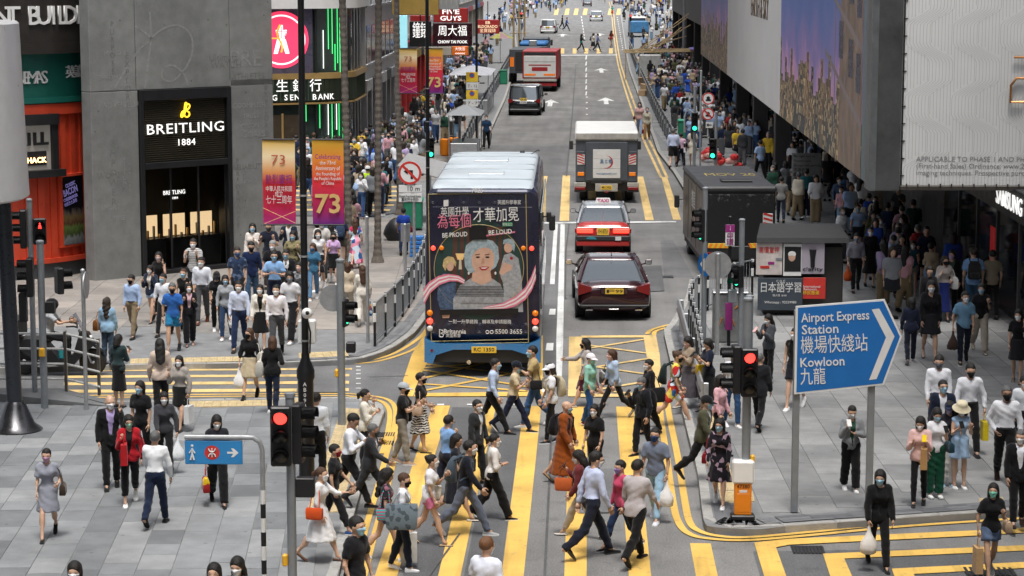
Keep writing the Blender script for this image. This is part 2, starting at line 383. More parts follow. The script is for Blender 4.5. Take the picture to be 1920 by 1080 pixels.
for i in range(9):
	y = 30 + i*5.6; x = 1089 + i*.85; sheet('lane_dash', [(x, y),(x + 1.6, y),(x + 2.2, y + 3.6),(x + .6, y + 3.6)], Z1, M_WHT)
for i in range(16):
	y = 32 + i*4.0; x = 1156.5 + i*.7; sheet('lane_dash', [(x, y),(x + 1.6, y),(x + 2, y + 1.8),(x + .4, y + 1.8)], Z1, M_WHT)
def arrow(px, py, s=1.0):
	x, y = G(px, py); b = MB()
	b.add([(x + dx*s, y + dy*s, Z1) for dx, dy in ((-.13,-3.2),(.13,-3.2),(.13,.4),(.5,-.3),(0,3.2),(-.5,-.3),(-.13,.4))], [tuple(range(7))])
	struct(b.build('lane_arrow', M_WHT, smooth=0))
for a in ((1127.5,132,1.25),(1136,189,1.15),(1032,193,1.15),(1055,66,1.6),(1124,65,1.6)): arrow(*a)
# tar seams and old trench repairs
M_TAR = mat('tar_seam', (.085,.085,.086),.7,0,.35,4)
for pix, w in (([(1036,745),(1030,900),(1021,1085)], .04),([(1060,560),(1061,470),(1067,420)], .04),([(1062,330),(1073,215),(1080,120)], .06),([(1240,470),(1150,474),(1062,470)], .04),([(690,706),(765,704)], .04),([(862,1000),(800,1085)], .03)): stripe('tar_seam', pix, w, .005, M_TAR, False)
sheet('asphalt_patch', [(1090,880),(1150,878),(1158,960),(1086,962)], .0045, M_ASPH3); sheet('asphalt_patch', [(1110,230),(1160,228),(1172,262),(1112,264)], .0045, M_ASPH3); sheet('asphalt_patch', [(560,690),(640,690),(640,735),(556,735)], .0045, M_ASPH3); sheet('asphalt_patch', [(1196,500),(1240,498),(1246,545),(1190,548)], .0045, M_ASPH2)
# iron covers and gullies set in the road
M_IRON = mat('cast_iron', (.06,.06,.062),.5,.7,.2)
def grating(px, py, w, d, n=7, z=.006):
	x, y = G(px, py, z); b = MB(); b.box(x - w/2, x + w/2, y - d/2, y + d/2,-.05, z)
	for i in range(n): xx = x - w/2 + w*(i + .5)/n; b.box(xx - w/n*.28, xx + w/n*.28, y - d/2 + .03, y + d/2 - .03, z, z + .012)
	return b
for i, (px, py) in enumerate(((725,815),(722,831))):
	g = grating(px, py, .32,.42); struct(g.build('drain_grating', M_IRON, smooth=0))
for i, (px, py, w, d) in enumerate(((1855,1072,.75,.5),(1515,1031,.5,.5),(1246,519,.5,.5))):
	struct(grating(px, py, w, d, 9).build('drain_cover', M_IRON, smooth=0))

# ------------------------------------------------------------------ pavements with kerbs and slabs
KH = .13
def slabmat(key, c):
	"stone with world-wide stains, grain and trodden spots"
	m = bpy.data.materials.new(key); m.use_nodes = True; n = m.node_tree.nodes; l = m.node_tree.links; b = n['Principled BSDF']; g = n.new('ShaderNodeNewGeometry'); k = None
	for sc, lo, hi, a, e in ((.5,.78,1.14,.32,.68),(3.2,.86,1.1,.3,.7),(70,.84,1.14,.3,.7),(9,.72,1.0,.2,.32)):
		t = n.new('ShaderNodeTexNoise'); t.inputs['Scale'].default_value = sc; t.inputs['Detail'].default_value = 6; l.new(g.outputs['Position'], t.inputs['Vector'])
		r = n.new('ShaderNodeMapRange'); r.inputs[1].default_value = a; r.inputs[2].default_value = e; r.inputs[3].default_value = lo; r.inputs[4].default_value = hi; l.new(t.outputs[0], r.inputs[0])
		if k is None: k = r.outputs[0]
		else: q = n.new('ShaderNodeMath'); q.operation = 'MULTIPLY'; l.new(k, q.inputs[0]); l.new(r.outputs[0], q.inputs[1]); k = q.outputs[0]
	vo = n.new('ShaderNodeTexVoronoi'); vo.inputs['Scale'].default_value = 2.2; l.new(g.outputs['Position'], vo.inputs['Vector']); r = n.new('ShaderNodeMapRange'); r.inputs[1].default_value = .06; r.inputs[2].default_value = .075; r.inputs[3].default_value = .6; r.inputs[4].default_value = 1.; l.new(vo.outputs['Distance'], r.inputs[0]); q = n.new('ShaderNodeMath'); q.operation = 'MULTIPLY'; l.new(k, q.inputs[0]); l.new(r.outputs[0], q.inputs[1]); k = q.outputs[0]
	mx = n.new('ShaderNodeVectorMath'); mx.operation = 'SCALE'; mx.inputs[0].default_value = c; l.new(k, mx.inputs['Scale']); l.new(mx.outputs[0], b.inputs['Base Color']); b.inputs['Roughness'].default_value = .7
	bp = n.new('ShaderNodeBump'); bp.inputs['Strength'].default_value = .25; bp.inputs['Distance'].default_value = .01; l.new(t.outputs[0], bp.inputs['Height']); l.new(bp.outputs[0], b.inputs['Normal']); return m
M_SLAB = [slabmat('granite_slab_%d' % i, c) for i, c in enumerate(((.235,.246,.256),(.20,.21,.219),(.28,.289,.296),(.165,.174,.183)))]
M_SLABR = [slabmat('pale_slab_%d' % i, c) for i, c in enumerate(((.27,.272,.27),(.245,.248,.25),(.295,.296,.294),(.215,.218,.22)))]
M_SLABL = [slabmat('brown_slab_%d' % i, c) for i, c in enumerate(((.30,.275,.25),(.27,.25,.23),(.335,.30,.27),(.25,.235,.22)))]
M_KERB = mat('kerb_concrete', (.34,.335,.32),.85,0,.22,4,.25,60)
M_PAVE = mat('pavement_bed', (.21,.215,.22),.85,0,.2,3,.2,80)
M_SETT = [mat('dark_sett_%d' % i, c, .8,0,.15,9) for i, c in enumerate(((.15,.155,.165),(.18,.185,.195),(.125,.13,.14)))]
M_TACT = mat('tactile_yellow', (.52,.41,.23),.8,0,.18,6,.1,90)
def inside(p, poly):
	x, y = p; c = False; n = len(poly)
	for i in range(n):
		(x1, y1),(x2, y2) = poly[i], poly[(i + 1) % n]
		if (y1 > y) != (y2 > y) and x < (x2 - x1)*(y - y1)/(y2 - y1) + x1: c = not c
	return c
def pavement(name, poly, kerb, slabs, size, ang, skip=lambda x, y: False, near=300, inset=.55, jitter=.0):
	"""poly: outline (x,y); kerb: list of edges points for the kerb stones; slabs laid at angle ang"""
	a = sum(poly[i][0] * poly[(i + 1) % len(poly)][1] - poly[(i + 1) % len(poly)][0] * poly[i][1] for i in range(len(poly)))
	if a < 0: poly = poly[::-1]
	base = struct(MB().prism(poly, -.2, KH - .012).build(name, M_PAVE, smooth=0))
	# kerb stones
	ks = MB() ; pts = [Vector(p) for p in kerb]; acc = 0
	d = [0]
	for i in range(1, len(pts)): d.append(d[-1] + (pts[i] - pts[i - 1]).length)
	def at(s):
		for i in range(1, len(d)):
			if s <= d[i] + 1e-9:
				t = (s - d[i - 1])/max(1e-9, d[i] - d[i - 1]); return pts[i - 1].lerp(pts[i], t),(pts[i] - pts[i - 1]).normalized()
		return pts[-1], (pts[-1] - pts[-2]).normalized()
	s = 0; rest = MB(); nk = 0
	while s < d[-1] - .2:
		e = min(s + .9, d[-1]); p, t = at(s + .008); q, t2 = at(e - .008)
		nn = Vector((-t.y, t.x)); n2 = Vector((-t2.y, t2.x))
		if not inside(((p + q)/2 + nn*.3), poly): nn = -nn; n2 = -n2
		dz = rnd.uniform(-.004,.004)
		a_ = [p, q, q + n2*.16, p + nn*.16]
		if (a_[1] - a_[0]).cross(a_[2] - a_[0]) < 0: a_ = a_[::-1]; top = None
		b = MB(); cx = sum((v for v in a_), Vector((0,0)))/4
		lo = [(v.x, v.y, -.1) for v in a_]; mid = [(v.x, v.y, KH - .015 + dz) for v in a_]; up = [(*(v + (cx - v).normalized()*.018), KH + dz) for v in a_]
		b.loft([lo, mid, up])
		if nk < 120 and p.length < 95: b.build('kerb_stone', M_KERB, base, smooth=0)
		else: rest.add(b.v, b.f)
		s = e; nk += 1
	if rest.v: tag(rest.build('kerb_run', M_KERB, base, smooth=0), kind='stuff')
	# slabs
	ca, sa = cos(ang), sin(ang); xs = [p[0] for p in poly]; ys = [p[1] for p in poly]
	us = [x*ca + y*sa for x, y in poly]; vs = [-x*sa + y*ca for x, y in poly]
	vis = [(-24,29),(24,29),(34,128),(-34,128)]
	uv = [(x*ca + y*sa, -x*sa + y*ca) for x, y in vis]
	u0 = max(min(us), min(p[0] for p in uv)); u1 = min(max(us), max(p[0] for p in uv)); v0 = max(min(vs), min(p[1] for p in uv)); v1 = min(max(vs), max(p[1] for p in uv)); tl = []
	w, h = size; v = v0; r = 0
	while v < v1:
		u = u0 - rnd.uniform(0, w);
		while u < u1:
			ww = w*rnd.choice((1,1,.75,1.3,.9)) if jitter else w
			cs = [(u + .006, v + .006),(u + ww - .006, v + .006),(u + ww - .006, v + h - .006),(u + .006, v + h - .006)]
			cw = [(a*ca - b*sa, a*sa + b*ca) for a, b in cs]
			m_ = ((cw[0][0] + cw[2][0])/2,(cw[0][1] + cw[2][1])/2)
			if 28 < m_[1] < 130 and abs(m_[0] + .0316*m_[1]) < .25*m_[1] + 1 and not skip(*m_) and all(inside(p, poly) for p in cw): tl.append((m_[1], cw))
			u += ww
		v += h; r += 1
	kp = np.array([at(q)[0][:] for q in np.arange(0, min(d[-1], 400),.25)])
	tl = [t for t in tl if ((kp - np.array([(t[1][0][0] + t[1][2][0])/2,(t[1][0][1] + t[1][2][1])/2])) ** 2).sum(1).min() > inset ** 2]
	tl.sort(key=lambda t: t[0])
	bulk = MB(); cnt = 0
	for k, (yy, cw) in enumerate(tl):
		mi = rnd.choices(range(4),(5,4,3,2))[0]; dz = rnd.uniform(-.003,.003)
		if k < near:
			cx = sum(p[0] for p in cw)/4; cy = sum(p[1] for p in cw)/4; b = MB()
			b.loft([[(x - cx, y - cy, KH - .03) for x, y in cw], [(x - cx, y - cy, KH - .004) for x, y in cw], [((x - cx)*.994,(y - cy)*.994, KH) for x, y in cw]])
			b.f.pop(-2); b.m.pop(-2)
			b.build('paving_slab', slabs[mi], base, (cx, cy, dz), smooth=0)
		elif yy < 130:
			bulk.mi(mi).add([(x, y, KH + dz) for x, y in cw], [(0,1,2,3)]); cnt += 1
	if bulk.v: tag(bulk.build('paving_slabs', slabs, base, smooth=0), kind='stuff')
	return base
gk = lambda L: [G(x, y, KH) for x, y in L]
# near left plaza
kA = [(-14.4,45.6)] + smooth_line(gk([(180,752),(420,747),(600,744),(653,743),(687,748),(710,753),(722,763),(717,780),(702,822),(680,905),(655,995),(632,1085)]),3) + [(-4.0,24)]
plA = kA + [(-16,24),(-16,45.6)]
def skipA(x, y): return y > 44.6
pavement('plaza_pavement', plA, kA, M_SLAB, (.85,.52), R(95), skipA, jitter=1)
# far left corner
kB = [(-30,53.0)] + smooth_line(gk([(-150,696),(0,690),(240,684),(480,680),(560,678),(618,675.5),(663,673),(690,668),(723,657),(747,645),(765,632),(778,622),(792,605)]),3) + [(-3.75,60),(-4.3,66),(-4.85,76),(-4.95,100),(-4.9,121),(-5.1,150),(-5.6,184),(-6.6,230),(-9,300),(-14,420)]
plB = kB + [(-60,420),(-60,53.0)]
pavement('left_pavement', plB, kB, M_SLABL, (1.1,.9), R(92), lambda x, y: y < 54.0 or 78.5 < y < 92.5, near=260)
# right hand pavement with the bay where the black van stands
kC = [(3.0,63.4),(2.75,60)] + smooth_line(gk([(1256,606),(1245,617),(1250,647),(1273,743),(1283,784),(1292,822),(1308,885),(1315,947),(1322,980),(1336,986),(1355,988),(1422,991),(1478,985),(1684,971),(1842,960),(1925,953),(2100,938)]),3)
plC = kC + [(40,37),(40,500),(14,500)] + [G(x, y, KH) for x, y in ((1163,15),(1164,33),(1173,100),(1180,133),(1200,187),(1233,283),(1263,322))] + [(4.1,80.5),(6.15,80.5),(6.15,63.4)]
pavement('right_pavement', plC, kC, M_SLABR, (1.2,.62), R(91.5), lambda x, y: 63 < y < 81 and x < 6.5, near=290, inset=.85, jitter=1)
kD = [(6.15,63.4),(6.15,80.5),(4.1,80.5)] + [G(x, y, KH) for x, y in ((1263,322),(1233,283),(1200,187),(1180,133),(1173,100),(1164,33),(1163,15))]
dk = MB()
for i in range(len(kD) - 1):
	a = Vector(kD[i]); b = Vector(kD[i + 1]); t = (b - a).normalized(); nn = Vector((t.y, -t.x)) * -.16
	if i >= 2: nn = Vector((t.y, -t.x))*.16
	dk.loft([[(a.x, a.y, -.1),(b.x, b.y, -.1),(b.x, b.y, KH + .004),(a.x, a.y, KH + .004)], [(a.x + nn.x, a.y + nn.y, -.1),(b.x + nn.x, b.y + nn.y, -.1),(b.x + nn.x, b.y + nn.y, KH + .004),(a.x + nn.x, a.y + nn.y, KH + .004)]])
struct(dk.build('kerb', M_KERB, smooth=0))
# dark sett border along the right kerb, tactile strips
def strip_setts(line, off, rows, sz, name, mats, parent=None, maxy=90):
	pts = [Vector(p) for p in line]; bulk = MB()
	for i in range(len(pts) - 1):
		a, b = pts[i], pts[i + 1]; t = (b - a); L = t.length; t.normalize(); nn = Vector((-t.y, t.x))*(1 if off > 0 else -1)
		k = max(1, int(L/sz[0]))
		for j in range(k):
			for r in range(rows):
				o = a + t*(L*j/k) + nn*(abs(off) + r*sz[1]); w = L/k - .012; h = sz[1] - .012
				q = [o, o + t*w, o + t*w + nn*h, o + nn*h]
				if off < 0: q = q[::-1]
				bulk.mi(rnd.randrange(len(mats))).add([(p.x, p.y, KH + .006) for p in q], [(0,1,2,3)])
	return tag(bulk.build(name, mats, parent, smooth=0), kind='stuff')
_pc = bpy.data.objects['right_pavement']; _pa = bpy.data.objects['plaza_pavement']; _pb = bpy.data.objects['left_pavement']
strip_setts(kC[3:-1], .19,3,(.3,.14), 'border_setts', M_SETT, _pc)
strip_setts([p for p in kB if -20 < p[0] and p[1] < 70], .19,2,(.3,.15), 'border_setts', M_SETT[:2] + [M_PAVE], _pb)
def tactile(quad, nx, ny, parent, z=KH + .008):
	"studded yellow guide tiles inside a pixel quad"
	q = [Vector((*G(x, y, KH),0)) for x, y in quad]
	for i in range(nx):
		for j in range(ny):
			f = lambda u, v: (q[0].lerp(q[1], u)).lerp(q[3].lerp(q[2], u), v)
			e = .02
			c = [f((i + e)/nx, (j + e)/ny), f((i + 1 - e)/nx, (j + e)/ny), f((i + 1 - e)/nx, (j + 1 - e)/ny), f((i + e)/nx, (j + 1 - e)/ny)]
			if (c[1] - c[0]).cross(c[2] - c[0]).z < 0: c = c[::-1]
			b = MB(); b.loft([[(p.x, p.y, KH - .02) for p in c], [(p.x, p.y, z + rnd.uniform(-.002,.002)) for p in c]])
			for a_ in range(3):
				for b_ in range(3):
					u = (a_ + .5)/3; v = (b_ + .5)/3
					o = (c[0].lerp(c[1], u)).lerp(c[3].lerp(c[2], u), v)
					b.cyl((o.x, o.y, z),(o.x, o.y, z + .006),.035,.025,4)
			b.build('tactile_tile', M_TACT, parent, smooth=0)
tactile([(640,765),(690,768),(640,960),(575,960)], 3,16, _pa)
tactile([(340,753),(520,750),(520,761),(335,764)], 12,2, _pa)
tactile([(540,748),(600,747),(598,757),(538,758)], 4,2, _pa)
tactile([(245,673),(480,668),(480,677),(243,682)], 16,2, _pb)
tactile([(560,662),(648,658),(655,668),(560,672)], 6,2, _pb)
tactile([(1318,760),(1340,760),(1385,942),(1352,942)], 2,10, _pc)
tactile([(1360,925),(1412,922),(1415,940),(1366,944)], 3,2, _pc)
tactile([(1835,935),(1880,932),(1885,948),(1840,952)], 3,2, _pc)
# ------------------------------------------------------------------ buildings, left
M_BLACK = mat('black_metal', (.02,.02,.022),.45,.3,.1)
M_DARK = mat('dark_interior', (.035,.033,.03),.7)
M_GLASSD = mat('dark_glass', (.015,.018,.02),.06,0,0, spec=.7)
M_PANE = mat('clear_pane', (.9,.93,.93),.02,0,0, trans=1., spec=.5)
M_PANE.node_tree.nodes['Principled BSDF'].inputs['IOR'].default_value = 1.12
M_WHITE = mat('white_paint', (.78,.78,.77),.5,0,.06)
M_LIT = mat('lit_letter', (.9,.89,.87),.5,0,0, emit=.55)
M_LITY = mat('lit_yellow', (1.,.62,.03),.5,0,0, emit=.9)
M_CONC = slabmat('fair_concrete', (.225,.23,.222))
M_TEXTL = mat('print_pale_grey', (.262,.266,.26),.85,0,.25,9)
M_TEXTD = mat('print_dark_grey', (.175,.177,.17),.85,0,.25,9)
M_REDC = mat('red_cladding', (.55,.055,.02),.55,0,.14,2.5)
M_GREENC = mat('green_fascia', (.008,.12,.095),.45,0,.1)
M_BRONZE = mat('dark_bronze', (.05,.044,.04),.4,.5,.15)
M_STEEL = mat('brushed_steel', (.5,.5,.5),.35,1.,.08)
M_GREY = mat('post_grey', (.26,.28,.30),.5,.3,.12,6)
M_GALV = mat('galvanised', (.42,.43,.44),.45,.6,.15,8)
M_WARM = mat('warm_lamp', (1.,.62,.28),.5,0,0, emit=2.0)
M_GOLD = mat('gold_goods', (.6,.4,.15),.35,.6,.1)

# round corner block with cinema band
CX, CY = -17.6,65.6
blk = thing('corner_building', 'rounded corner block with red ribbed shop, green cinema band and dark name fascia', 'building', (CX, CY, 0))
def ring(mb, r0, r1, z0, z1, a0, a1, n, m=None):
	"wedge of a ring between two radii, closed"
	rs = []
	for i in range(n + 1):
		a = a0 + (a1 - a0)*i/n; c, s = cos(a), sin(a)
		rs.append([(r0*c, r0*s, z0),(r1*c, r1*s, z0),(r1*c, r1*s, z1),(r0*c, r0*s, z1)])
	return mb.loft(rs, m)
A0, A1 = R(-175), R(40)
ring(MB(),2.9,3.62,0,.55, A0, A1,40).build('plinth', mat('plinth_grey', (.07,.075,.08),.6), blk)
b = MB(); n = 210; rs = []
for i in range(n + 1):
	a = A0 + (A1 - A0)*i/n; r = 3.66 if (i // 3) % 2 else 3.605
	if i % 3 == 0 and i: rs.append([(r*0 + (7.265 - r)*cos(a),(7.265 - r)*sin(a),.55),((7.265 - r)*cos(a),(7.265 - r)*sin(a),5.0)])
	rs.append([(r*cos(a), r*sin(a),.55),(r*cos(a), r*sin(a),5.0)])
vs = [p for q in rs for p in q]; b.add(vs, [(2*i, 2*i + 2,2*i + 3,2*i + 1) for i in range(len(rs) - 1)])
b.build('red_cladding', M_REDC, blk, smooth=0)
for z0, z1, r in ((.55,.68,3.72),(4.72,5.02,3.74)): ring(MB(),3.5, r, z0, z1, A0, A1,48).build('cladding_rail', M_REDC, blk)
ring(MB(),2.8,3.70,5.02,6.42, A0, A1,48).build('cinema_band', M_GREENC, blk)
ring(MB(),3.5,3.78,5.05,5.2, A0, A1,48).build('band_rail', M_GREENC, blk)
ring(MB(),2.8,4.05,6.42,6.72, A0, A1,48).build('fascia_rail', M_BRONZE, blk)
ring(MB(),2.8,4.02,6.72,8.6, A0, A1,48).build('name_fascia', M_BRONZE, blk)
ring(MB(),0.1,3.9,8.6,48, A0, A1,32).build('upper_wall', mat('upper_stone', (.2,.2,.195),.8,0,.15,.6), blk)
def cang(px, r, near=True):
	"angle on the round block that is seen at photo column px"
	best = None
	for i in range(721):
		a = R(-140 + i*.25)
		x, y = CX + r*cos(a), CY + r*sin(a)
		p = 1095 + F*x/y*1.0
		if cos(a)*(-x) + sin(a)*(-y) < 0: continue
		if best is None or abs(p - px) < best[0]: best = (abs(p - px), a)
	return best[1]
def curved_text(s, a_start, da, r, z, h, mt, parent, name='letter', ext=.03, bold=0., w=None):
	for i, ch in enumerate(s):
		if ch == ' ': continue
		a = a_start + i*da
		text(name, ch, parent, ((r + .02)*cos(a),(r + .02)*sin(a), z),(pi/2,0, a + pi/2), h, mt, ext=ext, bold=bold, w=w[i] if w else None)
aT = cang(24,4.02); aG = cang(172,4.02)
curved_text('NT BUILDING', aT - (aG - aT)/9,(aG - aT)/9,4.02,7.45,.52, M_WHITE, blk, bold=.012)
aE = cang(46,3.7); aS = cang(80,3.7)
curved_text('NEMAS', aE - (aS - aE)/3,(aS - aE)/3,3.7,5.75,.36, M_WHITE, blk)
a1 = cang(129,3.7); a2 = cang(158,3.7)
curved_text('英皇戲院', a1,(a2 - a1)/3,3.7,5.86,.27, M_WHITE, blk)
# shop window box with the lit board
aw0, aw1 = cang(20,3.8), cang(103,3.8); aw = (aw0 + aw1)/2
ring(MB(),3.5,3.9,4.45,4.75, aw0 - .12, aw1,10).build('window_head', M_BLACK, blk)
ring(MB(),3.5,4.0,3.0,3.2, aw0 - .12, aw1 + .03,10).build('window_sill', M_BLACK, blk)
ring(MB(),3.5,3.85,3.2,4.45, aw1 - .05, aw1,3).build('window_jamb', M_BLACK, blk)
ring(MB(),3.5,3.72,3.2,4.45, aw0 - .12, aw1 - .05,10).build('sign_board', mat('lit_board', (.3,.28,.25),.6,0,.12, emit=.12), blk)
a1 = cang(48,3.74); a2 = cang(76,3.74)
curved_text('RILL', a1 - (a2 - a1)/2,(a2 - a1)/2,3.73,4.05,.34, M_BLACK, blk, bold=.05)
p = ring(MB(),3.6,3.745,3.33,3.72, cang(30,3.74), cang(80,3.74),6).build('name_plate', M_BLACK, blk)
a1 = cang(57,3.75); a2 = cang(75,3.75)
curved_text('HACK', a1 - (a2 - a1)/2,(a2 - a1)/2,3.75,3.47,.15, M_WARM, blk, ext=.01, bold=.03)
text('letter', 'SHACK', blk, (3.73*cos(a1),3.73*sin(a1),3.62),(pi/2,0, a1 + pi/2),.08, M_WARM, ext=.008)
# tall poster window
p0, p1 = cang(108,3.7), cang(146,3.7)
ring(MB(),3.5,3.73,.95,3.02, p0 - .03, p1 + .03,8).build('poster_frame', M_REDC, blk)
mp_ = bpy.data.materials.new('burger_poster'); mp_.use_nodes = True; n_ = mp_.node_tree.nodes; l_ = mp_.node_tree.links
tc_ = n_.new('ShaderNodeTexCoord'); sp_ = n_.new('ShaderNodeSeparateXYZ'); l_.new(tc_.outputs['Generated'], sp_.inputs[0])
nz_ = n_.new('ShaderNodeTexNoise'); nz_.inputs['Scale'].default_value = 7; nz_.inputs['Detail'].default_value = 4; l_.new(tc_.outputs['Generated'], nz_.inputs['Vector'])
ad_ = n_.new('ShaderNodeMath'); ad_.operation = 'MULTIPLY_ADD'; ad_.inputs[1].default_value = .22; l_.new(nz_.outputs[0], ad_.inputs[0]); l_.new(sp_.outputs[2], ad_.inputs[2])
rp_ = ramp(n_, [(.0, '#3a3a3c'),(.2, '#777a7c'),(.27, '#3d4a2a'),(.36, '#5a7038'),(.42, '#54382e'),(.52, '#6b5a38'),(.56, '#5a5048'),(.64, '#15141a'),(1, '#0b0b10')])
l_.new(ad_.outputs[0], rp_.inputs[0]); l_.new(rp_.outputs[0], n_['Principled BSDF'].inputs['Base Color']); n_['Principled BSDF'].inputs['Roughness'].default_value = .12
po = ring(MB(),3.6,3.745,1.02,2.95, p0, p1,8).build('poster', mp_, blk)
M_PURP = mat('poster_purple', (.25,.22,.55),.5, emit=.1)
am = cang(124,3.76)
for t, z, h, w in (('CLASSIC', 2.72,.1,.38),('BACON', 2.53,.19,.55),('CHEESEBURGER', 2.34,.09,.55),('培根芝士漢堡', 2.2,.08,.5)):
	o = text('poster_lettering', t, blk, (3.76*cos(am),3.76*sin(am), z),(pi/2, R(-14), am + pi/2), h, M_PURP, w=w, bold=.03)

# concrete wall with the watch shop
A = G(178,527, KH); B = G(517,493, KH)
wd = Vector((B[0] - A[0], B[1] - A[1])); WL = wd.length; wrz = math.atan2(wd.y, wd.x)
wall = thing('concrete_building', 'grey concrete wall printed with words beside the black watch shop front', 'building', (A[0], A[1], KH), wrz)
def wu(px):
	"distance along the wall seen at photo column px (near the ground)"
	lo, hi = -.5, WL + 1
	for _ in range(40):
		mdl = (lo + hi)/2; x = A[0] + cos(wrz)*mdl; y = A[1] + sin(wrz)*mdl
		if 1095 + F*x/y < px + 0: lo = mdl
		else: hi = mdl
	return lo
u1, u2 = wu(257), wu(431); u3 = wu(512)
for (x0, x1, z0, z1) in ((0, u1,-.13,5.25),(u2, WL, -.13,5.45)):
	MB().rbox(x0 + .008, x1 - .008,0,.5, z0, z1 - .008,.012).build('concrete_panel', M_CONC, wall, smooth=0)
for (x0, x1) in ((0, u1 - .05),(u1 - .05, u2 + .02),(u2 + .02, WL)):
	for z0, z1 in ((5.25,8.6),(8.6,12),(12,30),(30,48)):
		MB().rbox(x0 + .008, x1 - .008,0,.5, z0 + .008, z1 - .008,.012).build('concrete_panel', M_CONC, wall, smooth=0)
MB().box(.02, WL - .02,.1,.5,5.25,5.3).box(WL - .3, WL - .02,.5,9,-.13,48).add([(.02,.5,-.13),(.3,.5,-.13),(6.0,7,-.13),(5.7,7,-.13),(.02,.5,48),(.3,.5,48),(6.0,7,48),(5.7,7,48)], [(0,3,2,1),(4,5,6,7),(0,1,5,4),(1,2,6,5),(2,3,7,6),(3,0,4,7)]).build('core_wall', M_CONC, wall, smooth=0)
# black frame
b = MB()
b.rbox(u1, u1 + .14,-.08,.5,-.13,5.25,.01).rbox(u2 - .14, u2,-.08,.5,-.13,5.25,.01).rbox(u1 + .14, u2 - .14,-.08,.5,4.95,5.25,.01).rbox(u1 + .14, u2 - .14,-.06,.5,3.02,3.2,.01).rbox(u1 + .14, u2 - .14,-.05,.5,-.13,.12,.01)
b.build('shop_frame', M_BLACK, wall)
sl = MB(); zz = 3.22
sl.box(u1 + .14, u2 - .14,.1,.2,3.2,4.95)
while zz < 4.93: sl.rbox(u1 + .17, u2 - .17,.02,.1, zz, zz + .036,.008); zz += .06
sl.build('sign_slats', mat('sign_bronze', (.05,.044,.03),.4,.6,.1), wall)
uc = (u1 + u2)/2; uw = u2 - u1 - .28
b = MB()   # looped initial, built as a bent tube
pts = [(-.16,-.18),(-.19,-.05),(-.1,.02),(.02,.02),(.13,-.04),(.15,-.14),(.08,-.21),(-.02,-.2),(-.07,-.12),(.0,.1),(.04,.26),(.02,.33),(-.03,.3),(-.06,.12),(-.1,-.1),(-.16,-.2),(-.22,-.19),(-.2,-.08),(-.1,.02),(.04,.06),(.14,.12),(.17,.22),(.1,.28),(.0,.24)]
b.tube([(uc + .02 + x*.75,-.02,4.6 + y*.75) for x, y in smooth_line(pts, 4)], .022,6)
b.build('sign_logo', M_LITY, wall)
text('sign_lettering', 'BREITLING', wall, (uc, -.03,4.12), FRONT, .29, M_LIT, w=uw*.92, ext=.008, bold=.0, sp=1.08)
text('sign_lettering', '1884', wall, (uc, -.03,3.72), FRONT, .19, M_LIT, w=.56, ext=.008, sp=1.1)
# glazing and shop window display
for i in range(3):
	x0 = u1 + .14 + uw*i/3; x1 = x0 + uw/3
	pn = MB().box(x0 + .03, x1 - .03,.12,.135,.14,3.0).build('door_leaf' if i == 1 else 'window_pane', M_PANE, wall, smooth=0)
	MB().rbox(x0, x0 + .03,.09,.17,.12,3.02,.005).rbox(x1 - .03, x1,.09,.17,.12,3.02,.005).build('mullion', M_BLACK, wall)
MB().box(u1, u2,2.6,2.62,0,3.1).box(u1, u2,.52,2.6,3.03,3.05).box(u1 - .02, u1,.5,2.62,0,3.1).box(u2, u2 + .02,.5,2.62,0,3.1).box(u1, u2,.4,2.6,-.02,0).build('shop_interior', M_DARK, wall, smooth=0)
for i in range(3):
	x0 = u1 + .2 + uw*i/3; w_ = uw/3 - .14
	MB().rbox(x0, x0 + w_, .3,.75,.1,.98,.01).build('display_plinth', M_BLACK, wall)
	MB().box(x0 + .03, x0 + w_ - .03,.7,.72,1.0,1.62).build('display_back', mat('display_warm', (.8,.55,.3),.5,0,.3,4, emit=.7), wall, smooth=0)
	for k in range(4):
		xx = x0 + .06 + (w_ - .12)*k/3.3
		MB().rbox(xx, xx + .05,.42,.5,.98,1.0 + .1 + .12*((k*7 + i) % 3),.008).build('watch_stand', M_GOLD if k % 2 else M_WHITE, wall)
text('window_lettering', 'BREITLING', wall, (uc - .35,.1,2.3), FRONT, .12, M_LIT, w=.72, bold=.01)
text('window_lettering', '1884', wall, (uc - .33,.1,2.14), FRONT, .07, M_LIT, w=.18)
